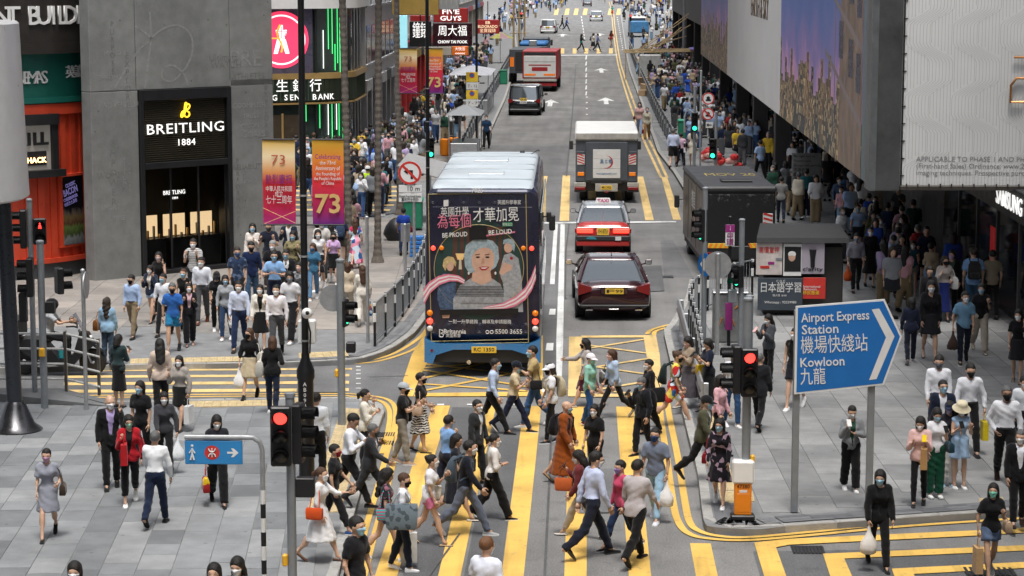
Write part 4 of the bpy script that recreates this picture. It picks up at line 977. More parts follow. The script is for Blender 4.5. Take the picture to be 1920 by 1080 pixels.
def car(name, label, loc, rz, L, Wd, H, paintm, belt, deck, gh, roofm=None, wr=.33, deckh=None, hood=.95, grp=None, p=4.5, tumble=.8):
	"""gh = (rear base y, rear top y, front top y, front base y); deck = rear deck height"""
	t = thing(name, label, 'car', loc, rz, grp); w = Wd/2; roofm = roofm or paintm
	st = [(0.0,.88,.34, deck*.80),(.05,.95,.28, deck*.9),(.16,.99,.22, deck*.985),(.5,1.0,.2, deck),(gh[0] + .1,1.0,.2, belt),(L*.5,1.0,.2, belt),(gh[3] - .1,1.0,.2, belt),(L - .9,.99,.2, hood),(L - .3,.95,.22, hood*.88),(L - .06,.86,.3, hood*.76),(L, .76,.38, hood*.66)]
	MB().loft([sring(y, w*k, zb, zt, 24, p, .95) for y, k, zb, zt in st]).build('body', paintm, t, smooth=50)
	wb = w*.93; wt = w*tumble
	def outline(y0, y1, ww, z, n=5, r=.16):
		o = []
		for cx, cy, a0 in ((ww - r, y1 - r, 0),(-ww + r, y1 - r, 90),(-ww + r, y0 + r, 180),(ww - r, y0 + r, 270)):
			for i in range(n): a = R(a0 + 90*i/(n - 1)); o.append((cx + r*cos(a), cy + r*sin(a), z))
		return o
	hr = H - .07
	MB().loft([outline(gh[0], gh[3], wb, belt - .06), outline((gh[0] * .45 + gh[1] * .55),(gh[3] * .45 + gh[2] * .55),(wb*.5 + wt*.5)*1.012,(belt + hr)/2 + .02), outline(gh[1], gh[2], wt, hr)]).build('window_glass', M_CGL, t, smooth=50)
	MB().loft([outline(gh[1] - .05, gh[2] + .05, wt + .02, hr - .03), outline(gh[1] - .02, gh[2] + .02, wt + .01, hr + .02), outline(gh[1] + .1, gh[2] - .12, wt*.9, H - .015), outline(gh[1] + .35, gh[2] - .4, wt*.6, H)]).build('roof', roofm, t, smooth=50)
	for sx in (-1,1):
		pl = MB().tube([(sx*wb*.985, gh[0] + .06, belt - .05),(sx*(wb + wt)/2, gh[0] * .5 + gh[1] * .5 + .03,(belt + hr)/2),(sx*wt, gh[1] + .05, hr)], .055,6); pl.build('pillar', roofm, t, smooth=50)
		pl = MB().tube([(sx*wb*.985, gh[3] - .06, belt - .05),(sx*(wb + wt)/2, gh[2] * .5 + gh[3] * .5 - .03,(belt + hr)/2),(sx*wt, gh[2] - .05, hr)], .045,6); pl.build('pillar', roofm, t, smooth=50)
		pl = MB().tube([(sx*wb, (gh[1] + gh[2])/2, belt - .03),(sx*(wt + .012),(gh[1] + gh[2])/2, hr)], .04,6)
		pl.build('pillar', roofm, t, smooth=50)
		m = MB().rbox(-.09,.09,-.05,.06,-.07,.07,.03); m.tube([(-sx*.05,0,-.03),(-sx*.22,.05,-.08)], .02,5)
		mo = m.build('door_mirror', paintm if name == 'sedan_car' else M_BUMP, t, (sx*(w + .12), gh[3] - .35, belt + .08))
		MB().box(-.075,.075,-.056,-.052,-.055,.055).build('mirror_glass', M_CHR, mo, smooth=0)
		for yy in (wr + .45, L - wr - .5):
			wheel(t, sx*(w - .12), yy, wr, .22, side=sx)
			a = MB().lathe([(wr + .05,0),(wr + .05,.03)], 24); a.xf(Matrix.Rotation(pi/2,4, 'Y'))
			MB().lathe([(.01,0),(wr + .05,0),(wr + .05,.05)], 24).xf(Matrix.Rotation(pi/2*sx, 4, 'Y')).build('wheel_arch', M_BUMP, t, (sx*(w - .035), yy, wr + .01))
		for yy in ((gh[1] + gh[2])/2 + .08,):
			MB().rbox(-.01,.01,-.1,.1,-.015,.015,.006).build('door_handle', M_CHR, t, (sx*(w + .005), yy, belt - .12))
	return t
M_MAROON = mat('paint_maroon', (.042,.008,.011),.22,.3,.05, coat=1.); M_TAXI = mat('paint_red', (.45,.02,.015),.3,0,.05, coat=.6); M_SILV = mat('paint_silver', (.4,.42,.44),.3,.6,.05, coat=.5)
M_CBLK = mat('paint_black', (.012,.013,.015),.2,.2,.04, coat=1.); M_CWHT = mat('paint_white', (.72,.73,.73),.3,0,.05, coat=.5); M_CSIL = mat('paint_pale_silver', (.55,.57,.58),.3,.4,.05, coat=.5)
def put(px, py, dx=0): g = G(px, py); return (g[0] + dx, g[1], 0)
# maroon saloon
g = put(1150,592)
t = car('sedan_car', 'dark maroon saloon car with bare rear window behind the taxi', (g[0], g[1] - .9,0), R(1.5),5.1,1.88,1.41, M_MAROON, .95,.98,(.7,1.8,2.85,3.95), wr=.335, tumble=.68, p=3.6)
for s in (-1,1):
	q = [(s*.9,.96),(s*.56,.86),(s*.58,.76),(s*.9,.66)]
	MB().prism(gpoly(q),-.02,.25, 'y').build('tail_light', M_REDL, t)
	MB().rbox(s*.62 - .09, s*.62 + .09,-.03,.03,.27,.31,.01).build('exhaust', M_CHR, t)
MB().rbox(-.42,.42,-.035,.0,.855,.88,.008).build('chrome_strip', M_CHR, t); MB().rbox(-.34,.34,-.02,.04,.68,.86,.02).build('plate_recess', M_MAROON, t)
plate(t, -.1,-.022,.76,.24,.14, 'F', M_PLY); plate(t, .13,-.022,.76,.22,.14, '99', M_PLY)
text('boot_badge', 'S350', t, (-.72,-.005,.9), FRONT, .035, M_CHR); MB().rbox(-.84,.84,-.06,.1,.36,.42,.02).build('bumper_line', M_BUMP, t)
MB().cyl((0,1.8,1.43),(0,1.95,1.5),.02,.004,5).build('roof_aerial', M_MAROON, t)
MB().rbox(-.12,.12,-.065,-.05,.30,.32,.004).build('bumper_trim', M_CHR, t)
# taxi
g = put(1130,470)
t = car('taxi', 'red taxi with silver roof and roof sign behind the grey box truck', (g[0], g[1] - .9,0), R(-.5),4.7,1.7,1.42, M_TAXI, .93,.98,(.5,1.25,2.65,3.55), roofm=M_SILV, wr=.31, p=5, tumble=.74)
t['category'] = 'taxi'
for s in (-1,1):
	MB().rbox(s*.56 - .25, s*.56 + .25,-.03,.1,.66,.8,.02).build('tail_light', M_REDON, t)
	MB().rbox(s*.83 - .04, s*.83 + .04,-.02,.1,.66,.8,.02).build('indicator', M_REDL, t)
MB().rbox(-.83,.83,-.07,.1,.42,.58,.03).build('rear_bumper', M_BUMP, t); MB().rbox(-.82,.82,-.05,.1,.26,.42,.03).build('bumper_skirt', M_TAXI, t)
plate(t, 0,-.04,.71,.36,.22, 'VH 8751', M_PLY); MB().rbox(-.2,.2,-.03,.0,.585,.835,.01).build('plate_holder', M_CHR, t)
MB().rbox(-.8,.8,-.032,.0,.82,.84,.006).build('chrome_strip', M_CHR, t)
poly('door_sticker', ell(-.36,.47,.16,.09,20,0, pi),-.075, mat('sticker_teal', (.03,.25,.3),.5), t)
poly('bumper_notice', [(.38,.44),(.56,.44),(.56,.56),(.38,.56)], -.075, M_PLW, t)
s_ = MB().loft([[(-.25,1.55,1.42),(.25,1.55,1.42),(.25,1.75,1.42),(-.25,1.75,1.42)], [(-.21,1.6,1.58),(.21,1.6,1.58),(.21,1.7,1.58),(-.21,1.7,1.58)]]).build('roof_sign', M_PLW, t)
text('roof_lettering', 'TAXI', s_, (0,1.565,1.5),(pi/2 - .25,0,0),.1, mat('taxi_pink', (.6,.08,.25),.5), w=.36, bold=.03)
for x, ss in ((-.66, 'HYBRID'),(.66, 'COMFORT')): text('boot_badge', ss, t, (x, -.005,.87), FRONT, .035, M_CHR)
MB().cyl((0,.7,.98),(0,.62,1.35),.006, n=5).build('aerial', M_CHR, t)
# people carriers farther up the street
def mpv(name, label, px, py, Wd, L, H, pm, rz=0., grp=None):
	g = put(px, py)
	t = car(name, label, g, rz, L, Wd, H, pm, H*.56, H*.55,(.06,.32, L - 2.2, L - 1.0), wr=.34, p=6, hood=H*.5, grp=grp, tumble=.84)
	for s in (-1,1): MB().prism(gpoly([(s*Wd*.5, H*.56),(s*Wd*.5, H*.40),(s*Wd*.36, H*.46),(s*Wd*.3, H*.52)]),-.03,.2, 'y').build('tail_light', M_REDL, t)
	MB().rbox(-Wd*.36, Wd*.36,-.04,0, H*.5, H*.52,.01).build('chrome_strip', M_CHR, t)
	MB().rbox(-Wd*.45, Wd*.45,-.08,.15,.26,.4,.03).build('rear_bumper', pm, t)
	return t
t = mpv('people_carrier', 'black people carrier behind the red and white lorry', 983,217,1.9,4.9,1.78, M_CBLK, R(-2.5)); plate(t, -.05,-.05,.96,.42,.17, 'CA 68', M_PLY); plate(t, -.05,-.05,.78,.42,.14, 'UZ 9949', M_PLW)
t = mpv('people_carrier', 'white people carrier ahead of the blue load truck', 1027,63,1.95,4.9,1.8, M_CWHT, R(-3)); plate(t, 0,-.05,.8,.5,.17, 'WE 7121', M_PLY)
t = mpv('people_carrier', 'pale silver people carrier farthest up the street', 1118,40,2.0,4.7,1.62, M_CSIL, R(0)); plate(t, 0,-.05,.8,.5,.17, 'VD 305', M_PLY)
t = mpv('parked_car', 'dark car at the top edge beyond the far crossing', 1101,12,1.9,4.6,1.5, M_CBLK); t = mpv('parked_car', 'maroon car at the top edge by the right kerb', 1158,8,1.9,4.6,1.5, M_MAROON)

# grey box truck
Yt = G(1137,381)[1]; xt = G(1137,381)[0]
t = thing('box_truck', 'grey box truck with white roof and tail lift panel ahead of the taxi', 'truck', (xt, Yt, 0), R(0))
M_TG = mat('truck_grey', (.075,.085,.10),.5,0,.15,3); M_TW = mat('truck_white', (.68,.68,.66),.5,0,.1,2); M_DIRT = mat('truck_cream', (.4,.385,.355),.6,0,.25,4)
w = 1.16
MB().rbox(-w, w, 0,5.8,.78,2.4,.03).build('box_body', M_TG, t); MB().rbox(-w - .02, w + .02,-.05,5.85,2.38,2.68,.05).build('roof_cap', M_TW, t)
b = MB()
for i in range(26): b.box(-w + .04 + i*(2*w - .06)/26,-w + .1 + i*(2*w - .06)/26,-.055,-.045,2.36,2.41)
b.build('roof_trim', M_DIRT, t, smooth=0)
MB().rbox(-w, w, -.07,-.02,2.40,2.62,.01).build('rear_header', M_DIRT, t)
MB().rbox(-w + .02,-w + .34,-.04,.0,.82,1.95,.01).build('rear_post', M_TG, t); MB().rbox(w - .34, w - .02,-.04,.0,.82,1.95,.01).build('rear_post', M_TG, t)
MB().rbox(-w + .38, w - .38,-.06,.0,.86,2.3,.01).build('tail_board', M_TG, t)
for i in range(3):
	z0 = .95 + i*.36; MB().rbox(-.51,.51,-.085,-.055, z0, z0 + .35,.006).build('lift_plate', M_TW, t)
b = MB()
for i in range(14):
	a = R(-115 + i*15); c = R(-115 + (i + 1)*15); th = .06*sin(pi*(i + .2)/14) ; th2 = .06*sin(pi*(i + 1.2)/14)
	b.add([(.24*cos(a),-.088,1.55 + .24*sin(a)),((.24 - th)*cos(a),-.088,1.55 + (.24 - th)*sin(a)),((.24 - th2)*cos(c),-.088,1.55 + (.24 - th2)*sin(c)),(.24*cos(c),-.088,1.55 + .24*sin(c))], [(0,3,2,1)])
b.build('logo_arc', mat('logo_crimson', (.5,.03,.04),.5), t, smooth=0)
text('logo_lettering', '黑 G 模', t, (-.02,-.09,1.56), FRONT, .13, mat('logo_blue', (.05,.18,.35),.5), w=.44); text('logo_lettering', 'www.logicmodels1.com', t, (0,-.09,1.12), FRONT, .07, bpy.data.materials['logo_blue'], w=.75)
for s in (-1,1):
	x = s*(w - .2); c0 = MB().rbox(x - .14, x + .14,-.055,-.03,1.45,1.82,.01).build('warning_board', M_TW, t)
	for k in range(4):
		z0 = 1.46 + k*.095; MB().add([(x - .13,-.058, z0 + (.09 if s < 0 else 0)),(x + .13,-.058, z0 + (0 if s < 0 else .09)),(x + .13,-.058, z0 + .045 + (0 if s < 0 else .09) - .0),(x - .13,-.058, z0 + .045 + (.09 if s < 0 else 0))], [(0,1,2,3)]).build('warning_stripe', M_HAZR, c0, smooth=0)
	MB().rbox(x - .12, x + .12,-.06,-.03,1.03,1.17,.01).build('lamp_amber', M_AMB, t)
	MB().rbox(s*(w - .17) - .2, s*(w - .17) + .2,-.08,.05,.5,.62,.02).build('tail_light', M_REDL, t)
	MB().rbox(s*(w - .17) - .22, s*(w - .17) + .22,-.06,.1,.62,.78,.02).build('bumper_end', M_DIRT, t); MB().rbox(s*(w - .17) - .22, s*(w - .17) + .22,-.06,.1,.42,.5,.02).build('bumper_step', M_BUMP, t)
	wheel(t, s*(w - .3),1.2,.38,.3, M_TG, s); wheel(t, s*(w - .2),6.6,.38,.25, M_TG, s)
	MB().rbox(s*1.36 - .08, s*1.36 + .08,6.3,6.36,1.5,1.85,.02).tube([(s*1.1,6.6,1.7),(s*1.36,6.36,1.7)], .015,5).build('door_mirror', M_BUMP, t)
MB().rbox(-.42,.42,-.09,-.03,.45,.74,.01).build('plate_board', M_DIRT, t); plate(t, 0,-.095,.6,.42,.16, 'MH 3426', M_PLY)
MB().rbox(-.6,.6,-.05,.4,.74,.88,.02).build('lift_beam', M_BUMP, t); MB().rbox(-1.05,1.05,.1,7.4,.45,.78,.02).build('chassis', M_BUMP, t)
MB().rbox(-1.02,1.02,5.9,7.5,.5,2.15,.12).build('cab', M_TW, t); MB().box(-.9,.9,5.88,5.9,1.4,2.0).build('cab_window', M_CGL, t, smooth=0)
MB().rbox(-.08,.08,-.1,-.05,.4,.46,.01).build('tail_lamp_small', M_REDL, t)

# black parked van
xv, yv = 4.46,64.6
t = thing('black_van', 'matt black boxy van with scuffed rear parked by the newspaper stall', 'van', (xv, yv, 0), R(2.6))
M_VB = mat('van_black', (.022,.022,.023),.45,.1,.35,2.5); M_VS = mat('van_side', (.10,.095,.088),.38,.5,.2,1.2)
MB().rbox(-1.02,1.02,0,6.6,.5,2.5,.04).build('box_body', [M_VB], t); MB().box(-1.032,-1.022,.1,6.5,.52,2.44).build('side_panel', M_VS, t, smooth=0)
MB().rbox(-1.05,1.05,-.06,6.65,2.46,2.62,.05).build('roof', mat('van_roof', (.05,.05,.052),.5,.1,.25,1.5), t); MB().rbox(-.4,.5,1.2,1.8,2.62,2.68,.02).build('roof_vent', M_VB, t)
text('roof_lettering', 'MOV 20', t, (.1,3.6,2.625),(0,0,0),.8, mat('roof_yellow', (.45,.35,.1),.6,0,.4,8), w=1.5, ext=.001)
ms = bpy.data.materials.new('scuffed_paint'); ms.use_nodes = True; n_ = ms.node_tree.nodes; l_ = ms.node_tree.links; tc_ = n_.new('ShaderNodeTexCoord')
nz_ = n_.new('ShaderNodeTexNoise'); nz_.inputs['Scale'].default_value = 6; nz_.inputs['Detail'].default_value = 8; nz_.inputs['Roughness'].default_value = .8; l_.new(tc_.outputs['Object'], nz_.inputs['Vector'])
sp_ = n_.new('ShaderNodeSeparateXYZ'); l_.new(tc_.outputs['Generated'], sp_.inputs[0])
mm = n_.new('ShaderNodeMath'); mm.operation = 'MULTIPLY_ADD'; mm.inputs[1].default_value = .28; l_.new(sp_.outputs[2], mm.inputs[0]); l_.new(nz_.outputs[0], mm.inputs[2])
rp_ = ramp(n_, [(.0, '#1a1a1b'),(.80, '#1c1c1d'),(.84, '#4a4a4a'),(.9, '#8a8a88')]); l_.new(mm.outputs[0], rp_.inputs[0]); l_.new(rp_.outputs[0], n_['Principled BSDF'].inputs['Base Color']); n_['Principled BSDF'].inputs['Roughness'].default_value = .5
MB().rbox(-1.0,1.0,-.02,.0,.95,2.4,.008).build('rear_door', ms, t)
MB().rbox(-1.0,1.0,-.05,.02,.52,.92,.02).build('rear_skirt', M_VB, t)
for s in (-1,1):
	hb = MB().rbox(s*.6 - .3, s*.6 + .3,-.065,-.05,.86,1.0,.005).build('hazard_board', M_HAZY, t)
	for k in range(4): x = s*.6 - .29 + k*.15; MB().add([(x, -.068,.865),(x + .07,-.068,.865),(x + .07 + s*.06 * -1 + .0,-.068,.995),(x - s*.06,-.068,.995)], [(0,1,2,3)]).build('hazard_stripe', M_HAZO, hb, smooth=0)
	wheel(t, s*.85,1.3,.4,.26, M_SILV, s); wheel(t, s*.85,5.4,.4,.26, M_SILV, s)
	MB().rbox(s*1.25 - .08, s*1.25 + .08,6.2,6.3,1.35,1.75,.03).tube([(s*1.0,6.4,1.6),(s*1.25,6.3,1.6)], .015,5).build('door_mirror', M_BUMP, t)
	MB().rbox(s*.85 - .08, s*.85 + .08,-.06,0,.58,.74,.01).build('tail_light', M_AMB if s > 0 else M_REDL, t)
hb = MB().rbox(.66,.94,-.07,-.02,1.35,1.85,.008).build('warning_board', M_TW, t)
for k in range(4): z = 1.36 + k*.13; MB().add([(.67,-.074, z + .07),(.93,-.074, z - .0),(.93,-.074, z + .06),(.67,-.074, z + .13)], [(0,1,2,3)]).build('warning_stripe', M_HAZR, hb, smooth=0)
for (y, m) in ((2.2, 'A'),(3.6, 'B'),(4.7, 'C')): MB().rbox(-1.04,-1.03, y, y + .012,.6,2.4,.002).build('side_seam', M_VB, t)
for y in (2.35,3.4): MB().rbox(-1.05,-1.03, y, y + .06,1.3,1.5,.008).build('side_latch', M_CHR, t)
MB().rbox(-1.0,1.0,.3,6.3,.32,.5,.02).build('chassis', M_BUMP, t); text('side_lettering', '搬屋', t, (-1.036,3.1,1.9),(pi/2,0,-pi/2),.4, M_TW, ext=.001)

# red and white lorry with lifting tail, black tipper beyond
xr, yr = G(1012,172)
t = thing('red_lorry', 'red and white lorry with raised tail board and hazard strips', 'truck', (xr, yr, 0), R(-2))
M_LR = mat('lorry_red', (.36,.02,.025),.45,0,.1); w = 1.22
MB().rbox(-w, w, 0,5.5,.9,2.85,.04).build('box_body', M_LR, t); MB().rbox(-w + .1, w - .1,-.05,0,1.0,2.5,.02).build('tail_board', M_TW, t)
MB().rbox(-w + .12, w - .12,-.02,.0,2.52,2.75,.02).build('grille_panel', M_BUMP, t)
for s in (-1,1): MB().rbox(s*.68 - .4, s*.68 + .4,-.06,-.05,1.12,1.26,.004).build('hazard_board', M_HAZO, t)
MB().rbox(-.55,.55,-.06,-.05,1.45,1.72,.004).build('red_panel', M_LR, t); MB().rbox(-.78,.78,-.06,-.05,1.82,1.9,.004).build('red_strip', M_LR, t); MB().rbox(-w + .15, w - .15,-.058,-.05,2.08,2.1,.002).build('board_seam', M_TG, t)
MB().rbox(-w + .05, w - .05,-.1,.3,.72,.9,.02).build('lift_beam', M_DIRT, t); MB().rbox(-w + .05, w - .05,-.04,.2,.4,.62,.02).build('rear_bumper', M_LR, t); plate(t, -.35,-.05,.5,.5,.17, 'KX 8209', M_PLY)
for s in (-1,1): wheel(t, s*(w - .25),1.4,.42,.3, M_TG, s); wheel(t, s*(w - .2),6.4,.42,.28, M_TG, s)
MB().rbox(-w + .05, w - .05,5.6,7.2,.6,2.5,.12).build('cab', M_LR, t); MB().rbox(-1.0,1.0,.2,7.2,.5,.9,.02).build('chassis', M_BUMP, t)
xb, yb = G(980,150)
t = thing('load_truck', 'dark open truck with blue load standing ahead of the red lorry', 'truck', (xb + .4, yb + 16,0), R(-2))
MB().rbox(-1.2,1.2,0,5,.95,2.0,.04).build('load_bed', M_TG, t); b = MB().rbox(-1.15,1.15,.2,4.8,2.0,2.35,.12).build('load_cover', mat('tarp_blue', (.03,.17,.45),.6,0,.15,3), t); MB().rbox(-.3,.35,.15,.6,2.02,2.5,.04).build('load_strap', M_GALV, t)
for s in (-1,1): wheel(t, s*1.0,1.2,.45,.3, M_TG, s); wheel(t, s*1.0,5.6,.45,.3, M_TG, s); MB().rbox(s*1.35 - .1, s*1.35 + .1,4.9,5.0,1.9,2.4,.03).tube([(s*1.1,5.2,2.2),(s*1.35,5,2.2)], .02,5).build('door_mirror', M_BUMP, t)
MB().rbox(-1.15,1.15,5.1,6.8,.6,2.6,.12).build('cab', M_TG, t); MB().rbox(-1.1,1.1,.1,6.6,.5,.94,.02).build('chassis', M_BUMP, t)
xb, yb = G(975,158)
t = thing('parked_lorry', 'dark lorry with orange hazard board at the left kerb', 'truck', (xb + .15, yb, 0), R(-3))
MB().rbox(-.95,1.1,0,5,.8,2.6,.05).build('box_body', M_TG, t); hb = MB().rbox(-.9,-.6,-.02,.0,1.3,2.0,.004).build('hazard_board', M_HAZO, t); MB().rbox(-.5,1.0,-.03,0,1.0,2.4,.01).build('rear_door', M_BUMP, t)
for s in (-1,1): wheel(t, s*.9,1.2,.42,.3, M_TG, s); wheel(t, s*.9,4.2,.42,.3, M_TG, s)
# blue van truck far right
xb, yb = G(1199,72)
t = thing('delivery_truck', 'small truck with blue wrapped load at the far right kerb', 'truck', (xb, yb, 0), R(2))
MB().rbox(-1.1,1.1,0,4,.7,2.0,.05).build('load_bed', mat('load_blue', (.06,.22,.45),.5,0,.3,2), t); MB().rbox(-1.1,1.1,4.1,5.6,.5,2.5,.15).build('cab', M_TW, t); MB().box(-.95,.95,4.08,4.1,1.6,2.3).build('cab_window', M_CGL, t, smooth=0)
for s in (-1,1): wheel(t, s*.95,.9,.42,.3, M_TG, s); wheel(t, s*.95,4.8,.42,.3, M_TG, s)

# ------------------------------------------------------------------ double decker bus with the advertisement on its back
Yb = G(905,708)[1]; xbus = G(905,708)[0]
bus = thing('double_decker_bus', 'double-decker bus with dark blue advertisement back and blue bumper', 'bus', (xbus, Yb, 0), R(.3))
M_NAVY = mat('bus_navy', (.012,.013,.035),.3,0,.1,1.5, coat=.4); M_BROOF = mat('bus_roof', (.52,.58,.62),.4,.2,.12,1.0); M_BBLUE = mat('bus_blue', (.04,.2,.46),.3,0,.06, coat=.5)
M_GLDL = mat('print_gold', (.45,.36,.14),.5,0,.1); HW = 1.26; HB = 4.19; LB = 9.8
rs = []
for y, k, zb, zt in ((.0,.985,.95, HB - .13),(.06,1,.9, HB - .09),(.4,1,.5, HB - .05),(1.5,1,.34, HB - .05),(LB - 1.2,1,.34, HB - .05),(LB - .4,.98,.34, HB - .12),(LB - .08,.94,.4, HB - .4),(LB, .9,.5, HB - .7)): rs.append(sring(y, HW*k, zb, zt, 32,14,.955))
MB().loft(rs).build('body', M_NAVY, bus, smooth=40)
rs = []
for y, k, zt in ((.12,.84, HB - .1),(.2,.88, HB - .04),(.5,.905, HB),(2,.905, HB + .02),(LB - 1.6,.905, HB + .02),(LB - .7,.88, HB - .03),(LB - .25,.8, HB - .14)): rs.append(sring(y, HW*k, HB - .16 if y < 1 else HB - .3, zt, 28,7,.93))
MB().loft(rs).build('roof', M_BROOF, bus, smooth=50)
MB().rbox(-1.0,1.0,-.03,.2, HB - .2, HB - .1,.04).build('roof_spoiler', mat('bus_slate', (.09,.10,.16),.35), bus)
for y in (2.2,5.6): MB().rbox(-.4,.4, y, y + .7, HB + .01, HB + .05,.03).build('roof_hatch', M_BROOF, bus)
for y in (1.2,3.6,4.9,7.0,8.0): MB().box(-1.05,1.05, y, y + .02, HB - .02, HB + .03).build('roof_seam', M_BROOF, bus, smooth=0)
MB().rbox(.62,.74, LB - 1.6, LB - 1.4, HB - .02, HB + .07,.02).build('roof_unit', M_BUMP, bus); MB().tube([(.9, LB - 1.9, HB),(1.06, LB - 1.5, HB + .08),(1.1, LB - 1.0, HB + .02)], .012,5).build('roof_cable', M_BUMP, bus)
rs = []
for y, k in ((-.04,.96),(.02,1.01),(.5,1.012),(1.2,1.012)): rs.append([(-HW*k, y, .36),(HW*k, y, .36),(HW*k, y, .78),(HW*.97*k, y, .80),(-HW*.97*k, y, .80),(-HW*k, y, .78)])
b = MB()
prof = [(-HW, .34),(-HW*.86,.31),(-HW*.80,.50),(-HW*.5,.62),(HW*.5,.62),(HW*.80,.50),(HW*.86,.31),(HW, .34),(HW, .86),(HW*.8,.75),(-HW*.8,.75),(-HW, .86)]
b.prism(gpoly(prof),-.045,.5, 'y').build('rear_bumper', M_BBLUE, bus)
MB().rbox(-HW*.84, HW*.84,.03,.4,.32,.64,.02).build('engine_skirt', M_BUMP, bus); MB().tube([(-.3,-.01,.34),(-.3,.3,.34)], .05,8).build('exhaust', M_CHR, bus)
plate(bus, .03,-.04,.62,.54,.14, 'RC 1350', M_PLY)
for s in (-1,1):
	for z, m, nm, r in ((1.42, M_AMB, 'indicator', .052),(1.24, M_REDON, 'brake_light', .055),(1.08, M_WL, 'reverse_light', .052)):
		MB().lathe([(r*1.25,.0),(r*1.2,-.03),(r, -.035),(r*.7,-.05),(.001,-.055)], 16).xf(Matrix.Rotation(-pi/2,4, 'X')).build(nm, m, bus, (s*1.14,-.005, z))
	for x, m, nm in ((s*1.06, M_REDON, 'high_brake_light'),(s*.88, M_AMB, 'high_indicator')):
		MB().lathe([(.052,.0),(.05,-.02),(.035,-.035),(.001,-.04)], 14).xf(Matrix.Rotation(-pi/2,4, 'X')).build(nm, m, bus, (x, -.005,2.86 - abs(x)*.03))
	MB().cyl((s*1.1,-.046,.6),(s*1.1,-.056,.6),.03, n=10).build('reflector', M_REDL, bus)
	wheel(bus, s*1.05,2.4,.48,.3, M_TG, s); wheel(bus, s*1.05, LB - 2.2,.48,.3, M_TG, s)
	for dk, (z0, z1) in enumerate(((1.35,2.15),(2.75,3.5))):
		for k in range(5): MB().rbox(s*HW*.99 - .02, s*HW*.99 + .02,1.0 + k*1.6,2.5 + k*1.6, z0, z1,.01).build('side_window', M_CGL, bus)
	MB().rbox(s*1.42 - .08, s*1.42 + .08, LB - .3, LB - .2,2.1,2.5,.03).tube([(s*1.2, LB - .1,2.45),(s*1.42, LB - .25,2.45)], .02,5).build('door_mirror', M_BUMP, bus)
	MB().rbox(s*1.36 - .06, s*1.36 + .06,7.0,7.1,2.6,2.85,.02).build('side_lamp', M_BUMP, bus) if s > 0 else None
def bp(px, py):
	"photo pixel on the bus back -> local x, z"
	X, Y_, Z_ = GY(px, py, Yb); return (X - xbus, Z_)
_po = [-.006]
def pr(name, pts, m, parent=bus, raw=False):
	_po[0] -= .0006
	return poly(name, gpoly([q if raw else bp(*q) for q in pts]), _po[0], m, parent)
ad = MB().rbox(-1.07,1.07,-.004,.03,.98,3.72,.003).build('advertisement', M_NAVY, bus)
Mp = lambda k, c, **kw: mat('ad_' + k, c, .4,0, kw.pop('var', .12), kw.pop('scale', 5), **kw)
aW = Mp('white', (.75,.74,.72)); aG = Mp('cream', (.6,.52,.38)); aP = Mp('pink', (.72,.2,.3)); aSk = Mp('skin', (.62,.38,.28)); aH = Mp('hair', (.32,.40,.44), var=.35, scale=14); aDG = Mp('darkgreen', (.02,.05,.045)); aBr = Mp('brown', (.09,.04,.03)); aLp = Mp('lamp', (.9,.6,.25)); aGr = Mp('grey', (.3,.31,.33), var=.4, scale=10); aPl = Mp('plaid', (.06,.1,.18), var=.6, scale=18); aBl = Mp('blond', (.55,.42,.2), var=.35, scale=16); aLi = Mp('lip', (.4,.02,.03)); aDk = Mp('black', (.008,.008,.01)); aSd = Mp('gown', (.34,.35,.37), var=.35, scale=12)
aGn = Mp('exit_green', (.02,.3,.12))
aPat = Mp('pattern', (.03,.035,.075))
# swirls of the printed ground
for k in range(14):
	cx = 812 + (k % 7)*29; cy = 372 if k < 7 else 615
	for r in (9,6):
		q = ell(cx, cy, r, r, 18); b = MB(); pts = [bp(*p) for p in q]
		b.tube([(x, -.006, z) for x, z in pts], .005,4, closed=True); b.build('print_swirl', aPat, ad)
def line_loop(name, pts, r, m, closed=True):
	MB().tube([(*[bp(*p)[0]], -.008, bp(*p)[1]) for p in pts], r, 5, closed=closed).build(name, m, ad)
line_loop('gold_frame', [(803,364),(986,362),(991,642),(809,646)], .011, M_GLDL)
# stage behind the figures
pr('ad_scene', ell(898,505,82,95,40), aDG, ad); pr('ad_scene', [(850,425),(948,425),(952,560),(846,560)], aBr, ad)
for x in (858,870,930,941): pr('ad_curtain', [(x, 428),(x + 4,428),(x + 5,540),(x - 1,540)], aDG, ad)
line_loop('ad_oval', ell(898,503,84,82,44),.008, M_GLDL)
pr('ad_lamp', [(858,487),(868,487),(872,475),(854,475)], aLp, ad); pr('ad_lamp', [(861,487),(865,487),(866,505),(860,505)], aG, ad)
# right figure in pale gown
pr('ad_gown', [(945,478),(958,474),(972,484),(978,520),(981,585),(945,585),(943,530),(936,512)], aSd, ad); pr('ad_arm', [(945,492),(936,510),(940,516),(958,506),(962,498)], aSk, ad)
pr('ad_face', ell(953,464,8,10,20), aSk, ad); pr('ad_hair', [(943,458),(944,450),(952,447),(963,449),(966,460),(964,472),(960,466),(958,458),(949,456)], aH, ad); pr('ad_flower', ell(959,484,3,3,10), aLi, ad)
# left figure in plaid coat
pr('ad_coat', [(822,520),(832,512),(848,514),(855,525),(856,568),(848,582),(826,582),(820,560)], aPl, ad); pr('ad_scarf', [(830,514),(848,514),(846,521),(832,521)], aP, ad); pr('ad_legs', [(826,580),(846,580),(842,596),(830,596)], aSk, ad)
pr('ad_face', ell(844,498,7,10,20), aSk, ad); pr('ad_hair', [(830,498),(832,486),(840,480),(850,482),(856,492),(854,500),(849,492),(842,492),(838,500),(835,508)], aBl, ad)
